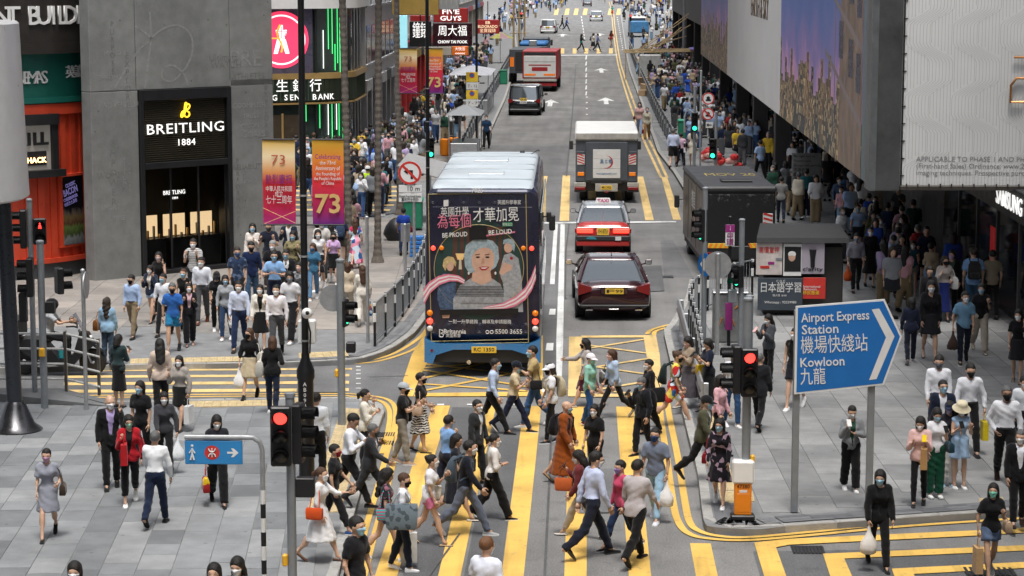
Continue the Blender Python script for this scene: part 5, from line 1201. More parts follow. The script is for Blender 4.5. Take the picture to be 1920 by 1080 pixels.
# central portrait
pr('ad_gown', [(850,560),(862,535),(885,520),(920,520),(938,532),(950,560),(945,582),(850,582)], aSd, ad)
pr('ad_neck', [(888,498),(918,498),(922,526),(904,534),(884,526)], aSk, ad)
pr('ad_hair', [(872,500),(870,478),(874,460),(886,450),(905,447),(924,451),(934,463),(936,485),(930,500),(924,505),(880,512)], aH, ad)
pr('ad_face', [(884,478),(888,466),(898,460),(912,460),(922,467),(927,480),(926,496),(920,508),(910,517),(900,517),(890,508),(885,496)], aSk, ad)
pr('ad_fringe', [(882,486),(884,464),(896,455),(914,454),(926,462),(930,478),(924,470),(914,464),(900,465),(890,472)], aH, ad)
for x in (896,914): pr('ad_eye', ell(x, 482,4,1.6,12), aDk, ad); pr('ad_brow', [(x - 5,477),(x + 4,475.5),(x + 4,477),(x - 5,478.5)], aBr, ad)
pr('ad_nose', [(904,484),(907,484),(909,493),(902,494)], Mp('skin_shade', (.5,.28,.2)), ad); pr('ad_mouth', [(898,501),(904,499.5),(914,499.5),(918,500.5),(911,506),(903,506.5)], aLi, ad); pr('ad_teeth', [(901,501.5),(915,501),(910,503.5),(904,503.8)], aW, ad)
for x in (879,929): pr('ad_earring', ell(x, 512,1.8,3,10), aW, ad)
# rows of small town roofs and engine grille
pr('ad_town', [(862,555),(876,548),(890,552),(903,541),(915,550),(930,546),(948,556),(948,568),(862,568)], aGr, ad)
for y in range(536,556,3): pr('grille_slat', [(853, y),(945, y),(945, y + 1),(853, y + 1)], aDk, ad)
# ribbons
def ribbon(top, bot, name):
	n = len(top)
	for k, m in enumerate((aP, aW, aP, aW, aP)):
		a = k/5; c = (k + 1)/5
		pr(name, [(t[0] * (1 - a) + b_[0] * a, t[1] * (1 - a) + b_[1] * a) for t, b_ in zip(top, bot)] + [(t[0] * (1 - c) + b_[0] * c, t[1] * (1 - c) + b_[1] * c) for t, b_ in list(zip(top, bot))[::-1]], m, ad)
ribbon([(794,542),(805,528),(822,517),(842,513),(860,516),(872,524)], [(795,572),(806,550),(824,534),(843,527),(858,527),(870,532)], 'ad_ribbon')
ribbon([(1004,496),(996,518),(985,538),(968,554),(945,567),(905,576)], [(1005,524),(997,545),(985,562),(966,574),(944,580),(905,580)], 'ad_ribbon')
line_loop('ad_arc', [(866,552),(876,566),(892,577),(910,580)], .008, aW, False)
pr('ad_panel', [(880,424),(913,424),(913,449),(880,449)], aDk, ad); pr('ad_panel', [(825,580),(972,578),(972,588),(825,590)], aDk, ad)
pr('number_dot', [(832,375),(841,374),(841,386),(832,387)], aW, ad)
def adt(s, px, py, h, m, w=None, bold=.0, shear=0., roll=0.):
	x, z = bp(px, py); return text('ad_lettering', s, ad, (x, -.046, z),(pi/2,-roll, 0), h, m, w=w, ext=.002, bold=bold, shear=shear)
adt('7025', 895,357,.1, aW, w=.24, bold=.02); adt('英國升學專家', 955,379.5,.075, aW, w=.5)
adt('英國升學', 853,398,.16, aW, w=.6, bold=.04, roll=R(2)); adt('為每個', 852,416,.24, aP, w=.72, bold=.05, roll=R(2)); adt('才華加冕', 930,404,.24, aW, w=.98, bold=.05, roll=R(2))
adt('BE PROUD', 853,440,.1, aW, w=.54, bold=.02, roll=R(4)); adt('BE LOUD', 938,435,.1, aW, w=.5, bold=.02, roll=R(4))
pr('ad_pill', [(912,440),(966,433),(966,436),(912,443)], aP, ad); pr('exit_sign', [(942,417),(961,416.5),(961,424),(942,424.5)], aGn, ad); adt('緊急出口', 951.5,420.5,.05, aW, w=.2)
adt('一對一升學諮詢　輔導及申請服務', 900,603,.07, aW, w=1.35); adt('Britannia', 853,621,.1, aW, w=.48, bold=.02); adt('英國教育', 850,629,.06, aW, w=.32); adt('5500 3655', 954,621.5,.1, aW, w=.58, bold=.01)
x0, z0 = bp(827,624); MB().tube([(x0 - .03,-.046, z0 - .08),(x0 - .03,-.046, z0 + .08),(x0 + .04,-.046, z0 + .06),(x0 + .05,-.046, z0 + .02),(x0,-.046, z0),(x0 + .06,-.046, z0 - .03),(x0 + .04,-.046, z0 - .08),(x0 - .03,-.046, z0 - .08)], .012,5).build('ad_logo', aW, ad)
for px in (914,922): x0, z0 = bp(px, 622); MB().tube([(x, -.046, z) for x, z in ell(x0, z0,.035,.035,12)], .008,4, closed=True).build('ad_icon', aW, ad)
line_loop('gold_line', [(803,640),(990,636)], .008, M_GLDL, False)

# ------------------------------------------------------------------ scooter (its rider is a person further down)
xs, ys = G(108,703); SCO = (xs, ys)
sc = thing('motor_scooter', 'black motor scooter with top box behind the steel railing', 'scooter', (xs, ys, 0),0)
M_SCB = mat('scooter_black', (.018,.018,.02),.35,.1,.1, coat=.3)
def tyre(x):
	o = MB().lathe([(.2,-.06),(.27,-.055),(.3,0),(.27,.055),(.2,.06),(.2,-.06)], 24).xf(Matrix.Rotation(pi/2,4, 'X')).build('wheel', M_TYRE, sc, (x, 0,.3))
	MB().lathe([(.2,-.03),(.2,.03),(.05,.04),(.05,-.04),(.2,-.03)], 14).xf(Matrix.Rotation(pi/2,4, 'X')).build('rim', M_SCB, o)
tyre(-.72); tyre(.78)
MB().loft([[(-1.0,-.1,.72),(-1.0,.1,.72),(-1.0,.1,.86),(-1.0,-.1,.86)], [(-.6,-.19,.45),(-.6,.19,.45),(-.6,.16,.82),(-.6,-.16,.82)], [(-.2,-.2,.3),(-.2,.2,.3),(-.2,.17,.74),(-.2,-.17,.74)], [(.1,-.2,.22),(.1,.2,.22),(.1,.2,.36),(.1,-.2,.36)], [(.4,-.18,.25),(.4,.18,.25),(.4,.18,.5),(.4,-.18,.5)], [(.62,-.2,.5),(.62,.2,.5),(.55,.2,.98),(.55,-.2,.98)], [(.85,-.12,.68),(.85,.12,.68),(.7,.12,.95),(.7,-.12,.95)]]).build('body', M_SCB, sc, smooth=50)
MB().rbox(-.75,-.05,-.16,.16,.74,.86,.06).build('seat', mat('scooter_seat', (.03,.03,.03),.8), sc); MB().rbox(-1.12,-.68,-.24,.24,.88,1.3,.05).build('top_box', mat('top_box', (.022,.022,.022),.7), sc)
MB().tube([(.78,.1,.3),(.6,.09,.75),(.5,.0,1.0)], .03,6).tube([(.78,-.1,.3),(.6,-.09,.75),(.5,0,1.0)], .03,6).build('fork', M_CHR, sc); MB().tube([(.3,-.34,1.12),(.42,-.15,1.1),(.46,0,1.05),(.42,.15,1.1),(.3,.34,1.12)], .02,6).build('handlebar', M_SCB, sc)
MB().rbox(.3,.4,-.08,.02,1.15,1.3,.03).build('phone_mount', M_SCB, sc)
MB().add([(.62,-.18,.98),(.62,.18,.98),(.40,.16,1.36),(.40,-.16,1.36)], [(0,1,2,3),(3,2,1,0)]).build('windscreen', M_PANE, sc)
MB().sph((.74,0,.84),(.06,.09,.05)).build('headlight', M_WL, sc); MB().loft([sring(0,.1,0,.1,8)] and [[(.5,-.09,.58),(.5,.09,.58),(.5,.09,.6),(.5,-.09,.6)], [(.8,-.09,.66),(.8,.09,.66),(.8,.09,.68),(.8,-.09,.68)], [(1.05,-.08,.5),(1.05,.08,.5),(1.06,.08,.52),(1.06,-.08,.52)]]).build('mudguard', M_SCB, sc)
MB().sph((-1.0,0,.74),(.04,.08,.04)).build('tail_light', M_REDL, sc); MB().rbox(.05,.2,-.1,.1,.36,.62,.03).build('shopping_bag', mat('bag_teal', (.03,.3,.33),.5), sc)
MB().tube([(-.3,-.2,.3),(-.7,-.22,.3),(-1.0,-.22,.4)], .05,8).build('exhaust', M_SCB, sc)
# ------------------------------------------------------------------ street furniture
M_LENS = mat('lens_dark', (.03,.03,.03),.3); M_RON = mat('lens_red', (1,.04,.03),.4,0,0, emit=2.2); M_GON = mat('lens_green', (.03,.95,.45),.4,0,0, emit=1.6); M_YBOX = mat('button_yellow', (.8,.42,.02),.5)
M_SBLUE = mat('sign_blue', (.015,.16,.50),.4,0,.06,2); M_SRED = mat('sign_red', (.62,.04,.03),.4); M_PURP2 = mat('sign_purple', (.33,.03,.22),.5); M_GRN = mat('bin_green', (.02,.22,.12),.5,0,.15); M_ORA = mat('box_orange', (.85,.25,.01),.45,0,.08)
def head(p, loc, rz, n, lit=-1, col=None, name='signal_head', man=False):
	"signal head of n aspects that faces -Y before turning"
	o = MB().rbox(-.16,.16,0,.16,-n*.15 - .02, n*.15 + .02,.025).build(name, M_BLACK, p, loc, (0,0, rz)); o.scale = (.82,)*3
	for i in range(n):
		z = (n - 1)*.15 - i*.3; on = i == lit
		l = MB().lathe([(.105,0),(.09,-.012),(.001,-.02)], 14).xf(Matrix.Rotation(-pi/2,4, 'X')).build('lens', col if on and not man else M_LENS, o, (0,-.005, z))
		if on and man: MB().sph((0,-.03, z + .055),.018,6,4).tube([(0,-.03, z + .03),(0,-.03, z - .01),(-.03,-.03, z - .07)], .014,5).tube([(0,-.03, z - .01),(.03,-.03, z - .07)], .014,5).tube([(-.03,-.03, z - .02),(0,-.03, z + .03),(.03,-.03, z - .02)], .01,5).build('lit_figure', col, o)
		b = MB(); k = 12; a0, a1 = R(-25), R(205)
		vs = [(r*cos(a0 + (a1 - a0)*j/k), y, z + r*sin(a0 + (a1 - a0)*j/k)) for r, y in ((.125,0),(.125,-.22)) for j in range(k + 1)]
		f = [(j, j + 1, j + k + 2, j + k + 1) for j in range(k)]; b.add(vs, f + [q[::-1] for q in f]); b.build('visor', M_BLACK, o)
	return o
def post(name, label, px, py, z=KH, h=3., r=.06, m=None, cat='post', cap=True):
	x, y = G(px, py, z); t = thing(name, label, cat, (x, y, z)); MB().cyl((0,0,0),(0,0, h), r, n=14).build('pole', m or M_GREY, t)
	if cap: MB().lathe([(r*1.15,-.03),(r*1.15,.0),(r*.7,.02),(.001,.025)], 12).build('pole_cap', m or M_GREY, t, (0,0, h))
	return t
def zat(t, py): return HC - (py + 69)/F*math.hypot(t.location.y, HC)*.995 - t.location.z
def xat(t, px, py=0): return GY(px, py or 500, t.location.y)[0] - t.location.x
def plane(name, parent, x0, x1, z0, z1, m, y=-.07, th=.012, r=.02): return MB().rbox(x0, x1, y, y + th, z0, z1,.004).build(name, m, parent)
def disc_sign(parent, x, z, r, m, rim, y=-.09):
	d = MB().cyl((0,0,0),(0,.012,0), r, n=28).build('sign_disc', m, parent, (x, y, z))
	if rim: disc(MB(),0,-.003,0, r*.99, r*.80,32).build('sign_rim', rim, d, smooth=0)
	return d
# drum lamp on black pole
x, y = G(30,806, KH); t = thing('drum_column', 'black pole on a steel cone base carrying a big pale drum', 'column', (x, y, KH))
MB().cyl((0,0,.3),(-.12,0,4.7),.145, n=20).build('pole', mat('pole_navy', (.03,.035,.045),.3,.3), t); MB().lathe([(.5,0),(.5,.02),(.36,.12),(.2,.5),(.16,.56),(.001,.56)], 28).build('base_cone', mat('dark_steel', (.08,.08,.085),.28,.9), t)
d = MB().lathe([(.001,3.3),(2.12,3.3),(2.16,3.26),(2.26,.04),(2.2,0),(.001,0)][::-1], 56).build('drum', mat('drum_pale', (.62,.62,.63),.35,.2,.06), t, (-1.93,0,4.4))
# signal cluster at the left
t = post('signal_post', 'left grey post with red walking figure signal by the scooter', 66,752, KH, 4.1,.055, cat='traffic light')
head(t, (-.2,0, zat(t, 424)), R(-80),3); head(t, (.22,-.1, zat(t, 428)), R(18),2,0, M_RON, man=True)
t = post('signal_post', 'grey signal post with yellow push button behind the drum pole', 84,765, KH, 3.35,.07, cat='traffic light')
head(t, (-.28,0, zat(t, 515)), R(-85),3); head(t, (.4,.1, zat(t, 522)), R(120),2); MB().rbox(-.06,.06,-.13,-.06, zat(t, 665), zat(t, 648),.02).build('push_button', M_YBOX, t); MB().rbox(.08,.26,-.08,.08, zat(t, 583), zat(t, 561),.01).build('control_box', M_BLACK, t); MB().rbox(-.45,-.3,-.05,.1, zat(t, 600), zat(t, 545),.01).build('backing_board', M_BLACK, t)
t = post('sign_post', 'slim grey post with an edge-on round sign beside the bald suit', 162,768, KH, 2.8,.04, M_GALV); MB().cyl((.05,-.02,2.5),(.075,-.02,2.5),.27, n=24).build('sign_disc', M_GALV, t)
# steel railing on the ramp wall
x0, y0 = G(-40,752, KH); x1, y1 = G(210,768, KH)
t = thing('ramp_wall', 'low dark ramp wall below the steel railing', 'wall', (x0, y0, KH)); MB().add([(0,0,0),(x1 - x0, y1 - y0 + .3,0),(x1 - x0, y1 - y0 + .6,.0),(0,.35,0),(0,0,.2),(1.6,.05,.2),(x1 - x0, y1 - y0 + .3,.03),(x1 - x0, y1 - y0 + .6,.03),(1.6,.4,.2),(0,.35,.2)], [(0,1,6,5,4),(4,5,8,9),(5,6,7,8),(1,2,7,6),(2,3,9,8,7),(3,0,4,9)]).build('wall_block', mat('ramp_stone', (.16,.165,.17),.6), t, smooth=0)
t = thing('steel_railing', 'polished steel railing with four rails in front of the scooter', 'railing', (x0, y0 + .2, KH))
RX = [0,1.75,2.38,2.45]; RZ = [0,0,-.14,-.16]
for k in range(4): MB().tube([(xx, -.02*i, 1.36 - k*.31 + zz) for i, (xx, zz) in enumerate(zip(RX, RZ))], .024,8).build('rail', mat('rail_steel', (.62,.62,.61),.3,.45,.05), t)
for xx, zz in ((.2,0),(1.75,0),(2.42,-.15)): MB().rbox(xx - .03, xx + .03,-.05,.03,.1,1.42 + zz, .01).build('post', mat('post_bronze', (.15,.14,.13),.35,.8), t)
# station sign
t = thing('station_sign', 'blue walking route sign hung from a striped bent pipe', 'sign', (-4.2,29.2, KH)); zt = 2.6
MB().tube([(0,0,1.9),(0,0, zt - .16),(-.03,0, zt - .06),(-.12,0, zt),(-.25,0, zt),(-1.02,0, zt)], .034,10).build('bent_pipe', M_GALV, t)
for i in range(10): MB().cyl((0,0, i*.19),(0,0, i*.19 + .19),.035, n=12, caps=False).build('pole_band', M_WHITE if i % 2 else M_BLACK, t)
p = MB().rbox(-1.02,-.26,-.02,.02, zt - .36, zt - .04,.01).build('sign_panel', mat('sky_blue', (.03,.24,.55),.4), t); zc = zt - .2
MB().sph((-.92,-.025, zc + .09),(.018,.005,.018),8,5).tube([(-.92,-.024, zc + .06),(-.92,-.024, zc - .02),(-.945,-.024, zc - .1)], .013,5).tube([(-.92,-.024, zc - .02),(-.9,-.024, zc - .1)], .013,5).tube([(-.96,-.024, zc - .01),(-.92,-.024, zc + .055),(-.885,-.024, zc - .01)], .009,5).build('walking_figure', M_WHITE, p)
poly('red_disc', ell(-.66, zc, .1,.095,30),-.022, M_SRED, p)
for s in (-1,1): MB().tube([(-.66 + .045*cos(a),-.026, zc + s*(.055 - .045*sin(a))) for a in np.linspace(0, pi, 9)], .009,5).build('emblem_arc', M_WHITE, p)
MB().tube([(-.66,-.026, zc - .06),(-.66,-.026, zc + .06)], .009,5).build('emblem_bar', M_WHITE, p)
poly('arrow', gpoly([(-.46, zc - .014),(-.38, zc - .014),(-.41, zc - .06),(-.375, zc - .06),(-.31, zc),(-.375, zc + .06),(-.41, zc + .06),(-.38, zc + .014),(-.46, zc + .014)]),-.023, M_WHITE, p)
# near red signal
t = thing('signal_post', 'near grey signal post with red light left of the crossing', 'traffic light', (-3.72,28.4, KH)); MB().cyl((0,0,0),(0,0,3.32),.06, n=16).build('pole', M_GREY, t); MB().lathe([(.07,0),(.07,.05),(.001,.06)], 12).build('pole_cap', M_GREY, t, (0,0,3.3))
head(t, (-.1,-.2,2.82), R(4),3,0, M_RON); head(t, (.16,.05,2.82), R(82),3); MB().rbox(.06,.3,-.05,.1,2.0,2.25,.01).build('control_box', M_BLACK, t); MB().rbox(-.12,-.05,-.1,-.02,1.1,1.26,.02).build('push_button', M_YBOX, t)
# black lamp post with the large banners
def banner_post(px, py, label, h, b1, b2, yb, w=.55, lower=True, z0=KH):
	x, y = G(px, py, z0); t = thing('lamp_post', label, 'lamp post', (x, y, z0)); M_LP = mat('lamp_black', (.012,.012,.014),.4,.2,.1)
	if lower: MB().lathe([(.16,0),(.16,.06),(.13,.1),(.13,1.95),(.15,2.0),(.15,2.12),(.07,2.32),(.068,2.4)], 18).build('base_column', M_LP, t)
	MB().cyl((0,0,0),(0,0, h),.062,.05, n=12).build('pole', M_LP, t); MB().tube([(0,0, h),(.15,0, h + .25),(.9,0, h + .35)], .04,6).build('lamp_arm', M_LP, t); MB().rbox(.8,1.5,-.12,.12, h + .28, h + .38,.03).build('lamp_head', M_GREY, t)
	for a in (2.6,3.1,4.0,5.0): MB().cyl((0,0, a),(0,0, a + .03),.07, n=12).build('clamp_band', M_GALV, t)
	z1, zl = zat(t, yb[0]), zat(t, yb[1])
	def bm(key, stops):
		if key in bpy.data.materials: return bpy.data.materials[key]
		m = bpy.data.materials.new(key); m.use_nodes = True; n = m.node_tree.nodes; l = m.node_tree.links; tc = n.new('ShaderNodeTexCoord'); sp = n.new('ShaderNodeSeparateXYZ'); l.new(tc.outputs['Generated'], sp.inputs[0]); r = ramp(n, stops); l.new(sp.outputs[2], r.inputs[0]); l.new(r.outputs[0], n['Principled BSDF'].inputs['Base Color']); n['Principled BSDF'].inputs['Roughness'].default_value = .6; return m
	for (p0, p1), m, k in ((b1, bm('banner_a', [(0, '#a8247a'),(.22, '#cc2048'),(.5, '#e03038'),(.62, '#eca060'),(.8, '#f2deb4'),(1, '#dcae3c')]),0),(b2, bm('banner_b', [(0, '#7c3094'),(.2, '#c02464'),(.5, '#dc2c34'),(.75, '#ee8c30'),(1, '#e8b83c')]),1)):
		xa, xb = xat(t, p0,300), xat(t, p1,300); b = MB(); n = 8; H_ = z1 - zl; rs = []
		for i in range(n + 1): zz = zl + H_*i/n; yy = .02*sin(i*.9 + k*2); rs.append([(xa, yy, zz),(xb, yy + .01, zz),(xb, yy + .016, zz),(xa, yy + .006, zz)])
		b.loft(rs); q = b.build('banner', m, t); xc = (xa + xb)/2; wb = xb - xa; yl = -.026
		for zz in (zl, z1): MB().tube([(0,.01, zz),(xa if k == 0 else xb, .01, zz)], .015,6).build('banner_rod', M_BLACK, t)
		MG = mat('banner_gold', (.75,.5,.2),.5); MV = mat('banner_violet', (.25,.03,.25),.5)
		T_ = lambda s, f, h, mt, wf, bold=.02: text('banner_lettering', s, q, (xc, yl, z1 - f*H_), FRONT, h*H_, mt, w=wf*wb, ext=.001, bold=bold)
		if k == 0: T_('73', .24,.11, mat('banner_red', (.55,.12,.06),.5),.42,0); T_('熱烈慶祝', .47,.085, MV, .82); T_('中華人民共和國', .58,.05, M_WHITE, .8); T_('成立', .64,.05, M_WHITE, .25); T_('七十三周年', .71,.075, M_WHITE, .8); MB().tube([(xa + .02, yl, zl + .02),(xb, yl, zl + H_*.16)], .004,4).tube([(xa, yl, zl + H_*.2),(xb, yl, zl + .03)], .004,4).build('banner_rays', MG, q)
		else:
			for s, f, h, wf in (('Celebrating', .2,.055,.82),('the 73rd', .27,.045,.5),('Anniversary of', .335,.05,.78),('the Founding of', .40,.04,.76),("the People's Republic", .455,.04,.88),('of China', .51,.04,.4)): T_(s, f, h, MV if f < .25 else M_WHITE, wf, .01)
			T_('73', .76,.22, MG, .8,.03)
	return t
t = banner_post(576,929, 'black lamp post with two large red banners above the plaza', 11,(492,553),(585,644),(252,410))
MB().sph((.06,-.2, zat(t, 572)),.09,14,10).build('camera_dome', M_WHITE, t); MB().sph((.075,-.275, zat(t, 570)),.035,8,6).build('camera_lens', M_BLACK, t); MB().rbox(-.13,.16,.05,.25, zat(t, 634), zat(t, 590),.02).build('cabinet', M_WHITE, t); MB().tube([(.04,-.12, zat(t, 580)),(.1,-.08, zat(t, 610)),(.08,-.05, zat(t, 650))], .015,6).build('cable', M_BLACK, t)
for i, ch in enumerate('AB0948'): text('post_number', ch, t, (.0,-.135,1.9 - i*.09), FRONT, .065, M_WHITE, ext=.001)
t = banner_post(803,474, 'black lamp post with two smaller red banners beside the bus', 11,(750,783),(798,831),(88,172), lower=False)
t = post('sign_post', 'black pole with two yellow no-stopping plates by the far kerb', 894,272, KH, 9,.06, M_BLACK)
for y0, y1, m in ((133,152, M_HAZY),(152,166, M_WHITE),(167,184, M_HAZY),(184,198, M_WHITE)):
	p = plane('sign_plate', t, xat(t, 875), xat(t, 897), zat(t, y1) + .02, zat(t, y0), m)
	if m is M_HAZY: disc(MB(), xat(t, 886),-.075, zat(t, y0 + 6),.13,.09,20).build('sign_ring', M_SRED, p, smooth=0); disc(MB(), xat(t, 886),-.074, zat(t, y0 + 6),.09,0,20).build('sign_dot', M_SBLUE, p, smooth=0)
	else: text('plate_lettering', '7 - 7' if y0 > 170 else '7 - 12', p, (xat(t, 887),-.075, zat(t, (y0 + y1)/2)), FRONT, .13, M_BLACK, w=.45)
# signal seen from behind, plain posts
t = post('signal_post', 'grey signal post seen from behind on the tactile paving', 641,797, KH, 3.2,.075, cat='traffic light'); head(t, (.12,.05, zat(t, 580)), R(78),2,1, M_GON); disc_sign(t, -.16, zat(t, 553),.26, M_GALV, None, .12); MB().rbox(.1,.28,-.08,.08, zat(t, 654), zat(t, 634),.02).build('control_box', M_BLACK, t); MB().rbox(-.12,-.05,-.1,.02, zat(t, 700), zat(t, 685),.02).build('push_button', M_YBOX, t)
t = post('sign_post', 'slim grey post left of the kerb railing', 690,642, KH, 2.95,.04, M_GALV); t = post('sign_post', 'slim grey post with folded plates by the blue crate', 760,540, KH, 1.75,.045, M_GALV)
for s in (-1,1): MB().rbox(s*.13 - .11, s*.13 + .11,-.02,.02,1.25,1.75,.01).build('sign_plate', M_GALV, t, rot=(0,0, R(60*s)))
t = post('no_turn_sign', 'no left turn sign with two white plates beside the bus', 777,500, KH, 3.0,.045, M_GALV, 'sign')
d = disc_sign(t, xat(t, 770), zat(t, 320),.34, M_WHITE, M_SRED); xx = 0
MB().prism([(.02,-.18),(.09,-.18),(.09,.08),(-.06,.08),(-.06,.14),(-.18,.04),(-.06,-.05),(-.06,.02),(.02,.02)], -.004,-.002, 'y').build('arrow', M_BLACK, d); poly('bar', gpoly([(-.22,.17),(-.17,.22),(.22,-.17),(.17,-.22)]),-.006, M_SRED, d)
for y0, y1, s, w in ((343,357, '10 m', .5),(359,375, 'Except franchised buses', .62)):
	p = plane('sign_plate', t, xat(t, 749), xat(t, 792), zat(t, y1), zat(t, y0), M_WHITE); text('plate_lettering', s, p, (xat(t, 770 + (6 if w == .5 else 0)),-.075, zat(t, (y0 + y1)/2 - (0 if w == .5 else 3))), FRONT, .13 if w == .5 else .07, M_BLACK, w=.35 if w == .5 else w)
	if w > .5: text('plate_lettering', '專利巴士例外', p, (xat(t, 770),-.075, zat(t, 371)), FRONT, .09, M_BLACK, w=.5)
# railings
def railing(name, label, pix, hgt=1.0, step=1.6, z=KH, dense=False, mt=None, white=True):
	pts = [Vector(G(x, y, z)) for x, y in pix]; o = pts[0]; t = thing(name, label, 'railing', (o.x, o.y, z)); mt = mt or M_GREY; P_ = [(p - o) for p in pts]; ds = [0]
	for i in range(1, len(P_)): ds.append(ds[-1] + (P_[i] - P_[i - 1]).length)
	def at(s):
		for i in range(1, len(ds)):
			if s <= ds[i] + 1e-6: return P_[i - 1].lerp(P_[i], (s - ds[i - 1])/(ds[i] - ds[i - 1]))
		return P_[-1]
	n = max(1, round(ds[-1] / step)); bars = MB()
	for i in range(n + 1):
		p = at(ds[-1] * i/n); q = MB().rbox(p.x - .03, p.x + .03, p.y - .03, p.y + .03,0, hgt, .008).build('post', M_BLACK, t)
		if white: MB().rbox(p.x - .036, p.x + .036, p.y - .036, p.y + .036, hgt*.55, hgt*.75,.008).build('white_band', M_WHITE, q); MB().rbox(p.x - .036, p.x + .036, p.y - .036, p.y + .036, hgt - .1, hgt - .02,.008).build('white_band', M_WHITE, q)
		if i < n:
			e = at(ds[-1] * (i + 1)/n)
			for zz in (hgt - .05,.12): MB().tube([(p.x, p.y, zz),(e.x, e.y, zz)], .022,6).build('rail', mt, t)
			k = max(3, int((e - p).length/.13)) if not dense else 24
			for j in range(1, k): c = p.lerp(e, j/k); bars.box(c.x - .008, c.x + .008, c.y - .008, c.y + .008,.12, hgt - .05)
	tag(bars.build('balusters', mt, t, smooth=0), kind='stuff'); return t
railing('kerb_railing', 'grey kerb railing with banded posts beside the bus', [(703,650),(724,629),(743,609),(759,589),(773,567),(784,545),(794,520),(805,480)], 1.05,1.5)
railing('kerb_railing', 'long far railing on the left pavement edge', [(868,300),(888,250),(905,215),(921,185),(938,155),(952,128),(965,108)], 1.1,3.)
railing('kerb_railing', 'long railing on the right pavement edge', [(1283,312),(1262,283),(1240,240),(1222,200),(1207,165),(1192,128),(1180,95)], 1.1,3.)
railing('corner_railing', 'black and white railing on the corner by the graffiti cabinet', [(1292,622),(1300,596),(1330,580),(1372,566),(1410,558)], 1.05,.9)
railing('corner_railing', 'black railing along the right kerb behind the steel barrier', [(1318,745),(1312,700),(1304,660),(1292,625)], 1.05,.9)
pts = [(*G(x, y, KH),0) for x, y in ((1272,622),(1280,650),(1292,700),(1306,755),(1316,792))]; t = thing('crash_barrier', 'galvanised steel crash barrier along the right kerb', 'barrier', (pts[0][0], pts[0][1], KH)); P_ = [(p[0] - pts[0][0], p[1] - pts[0][1]) for p in pts]
MB().loft([[(x - .02, y, .45),(x - .06, y, .55),(x - .02, y, .62),(x - .06, y, .7),(x - .02, y, .8),(x + .02, y, .8),(x + .02, y, .45)] for x, y in P_[::-1]]).build('beam', M_GALV, t, smooth=0)
for x, y in P_: MB().rbox(x + .02, x + .12, y - .05, y + .05,0,.78,.01).build('post', M_GALV, t)
# right corner: red signal, box, road sign
t = post('signal_post', 'grey post with red traffic light behind the orange box', 1397,972, KH, 3.55,.07, cat='traffic light'); head(t, (.03,-.12, zat(t, 680)),0,3,0, M_RON); head(t, (-.24,.0, zat(t, 675)), R(-85),3); MB().rbox(.07,.14,-.06,.04, zat(t, 852), zat(t, 836),.02).build('push_button', M_YBOX, t)
x, y = G(1392,974, KH); t = thing('bollard_box', 'orange and white numbered box at the right kerb corner', 'box', (x, y, KH)); MB().rbox(-.19,.19,-.12,.12,0,.09,.02).build('base', M_BLACK, t); MB().rbox(-.135,.135,-.09,.09,.09,.60,.015).build('orange_body', M_ORA, t); MB().rbox(-.175,.175,-.11,.11,.60,.97,.03).build('white_head', M_WHITE, t); text('number', '47380', t, (0,-.093,.555), FRONT, .06, M_BLACK, w=.2); MB().box(-.06,.06,-.094,-.09,.46,.5).build('label_plate', M_WHITE, t); MB().rbox(-.1,.1,-.094,-.088,.14,.44,.004).build('panel', M_ORA, t)
x, y = G(1497,962, KH); t = thing('road_sign', 'large blue arrow shaped road sign on two grey posts', 'road sign', (x, y, KH),0)
for px in (1498,1640): MB().rbox(xat(t, px) - .055, xat(t, px) + .055,.03,.13,0,3.3,.01).build('post', M_GREY, t)
q = [(xat(t, a), zat(t, b)) for a, b in ((1493,557),(1660,543),(1694,612),(1662,703),(1493,722))]; c = (sum(p[0] for p in q)/5, sum(p[1] for p in q)/5); sc_ = lambda k: [(c[0] + (a - c[0])*k, c[1] + (b - c[1])*k) for a, b in q]
p = MB().prism(gpoly(q),-.015,.02, 'y').build('panel', M_WHITE, t); MB().prism(gpoly(sc_(.96)),-.018,-.014, 'y').build('blue_face', M_SBLUE, p)
poly('chevron', gpoly([(xat(t, a), zat(t, b)) for a, b in ((1636,562),(1650,560),(1680,612),(1648,692),(1634,694),(1664,614))]),-.021, M_WHITE, p)
for s, a, b, h, w in (('Airport Express', 1568,576,.15,1.08),('Station', 1540,600,.15,.58),('機場快綫站', 1567,629,.22,1.06),('Kowloon', 1545,661,.15,.7),('九龍', 1528,690,.21,.4)): text('sign_lettering', s, p, (xat(t, a),-.022, zat(t, b)),(pi/2, R(-3),0), h, M_WHITE, w=w, ext=.002, bold=.015)
# information pole and posts on the corner
t = post('information_pole', 'black pole with purple and white station name plate', 1366,648, KH, 3.0,.04, M_BLACK, 'sign'); p = plane('name_plate', t, -.11,.1, zat(t, 453), zat(t, 413), M_WHITE); plane('purple_top', p, -.11,.1, zat(t, 427), zat(t, 413), M_PURP2,-.076,.006); text('plate_lettering', 'i', p, (0,-.08, zat(t, 420)), FRONT, .1, M_WHITE); text('plate_lettering', '中', p, (0,-.078, zat(t, 434)), FRONT, .12, M_PURP2); text('plate_lettering', '環', p, (0,-.078, zat(t, 446)), FRONT, .12, M_PURP2); plane('purple_panel', t, -.09,.08, zat(t, 612), zat(t, 560), M_PURP2)
t = post('signal_post', 'tall grey post with dark signal heads in front of the black van', 1319,652, KH, 3.7,.06, cat='traffic light'); head(t, (-.1,.05, zat(t, 415)), R(-75),3,2, M_GON); d = disc_sign(t, .0, zat(t, 488),.27, M_SBLUE, None); d.rotation_euler = (0,0, R(-58)); poly('arrow', [(-.18,0),(0,-.16),(0,-.06),(.18,-.06),(.18,.06),(0,.06),(0,.16)], -.004, M_WHITE, d)
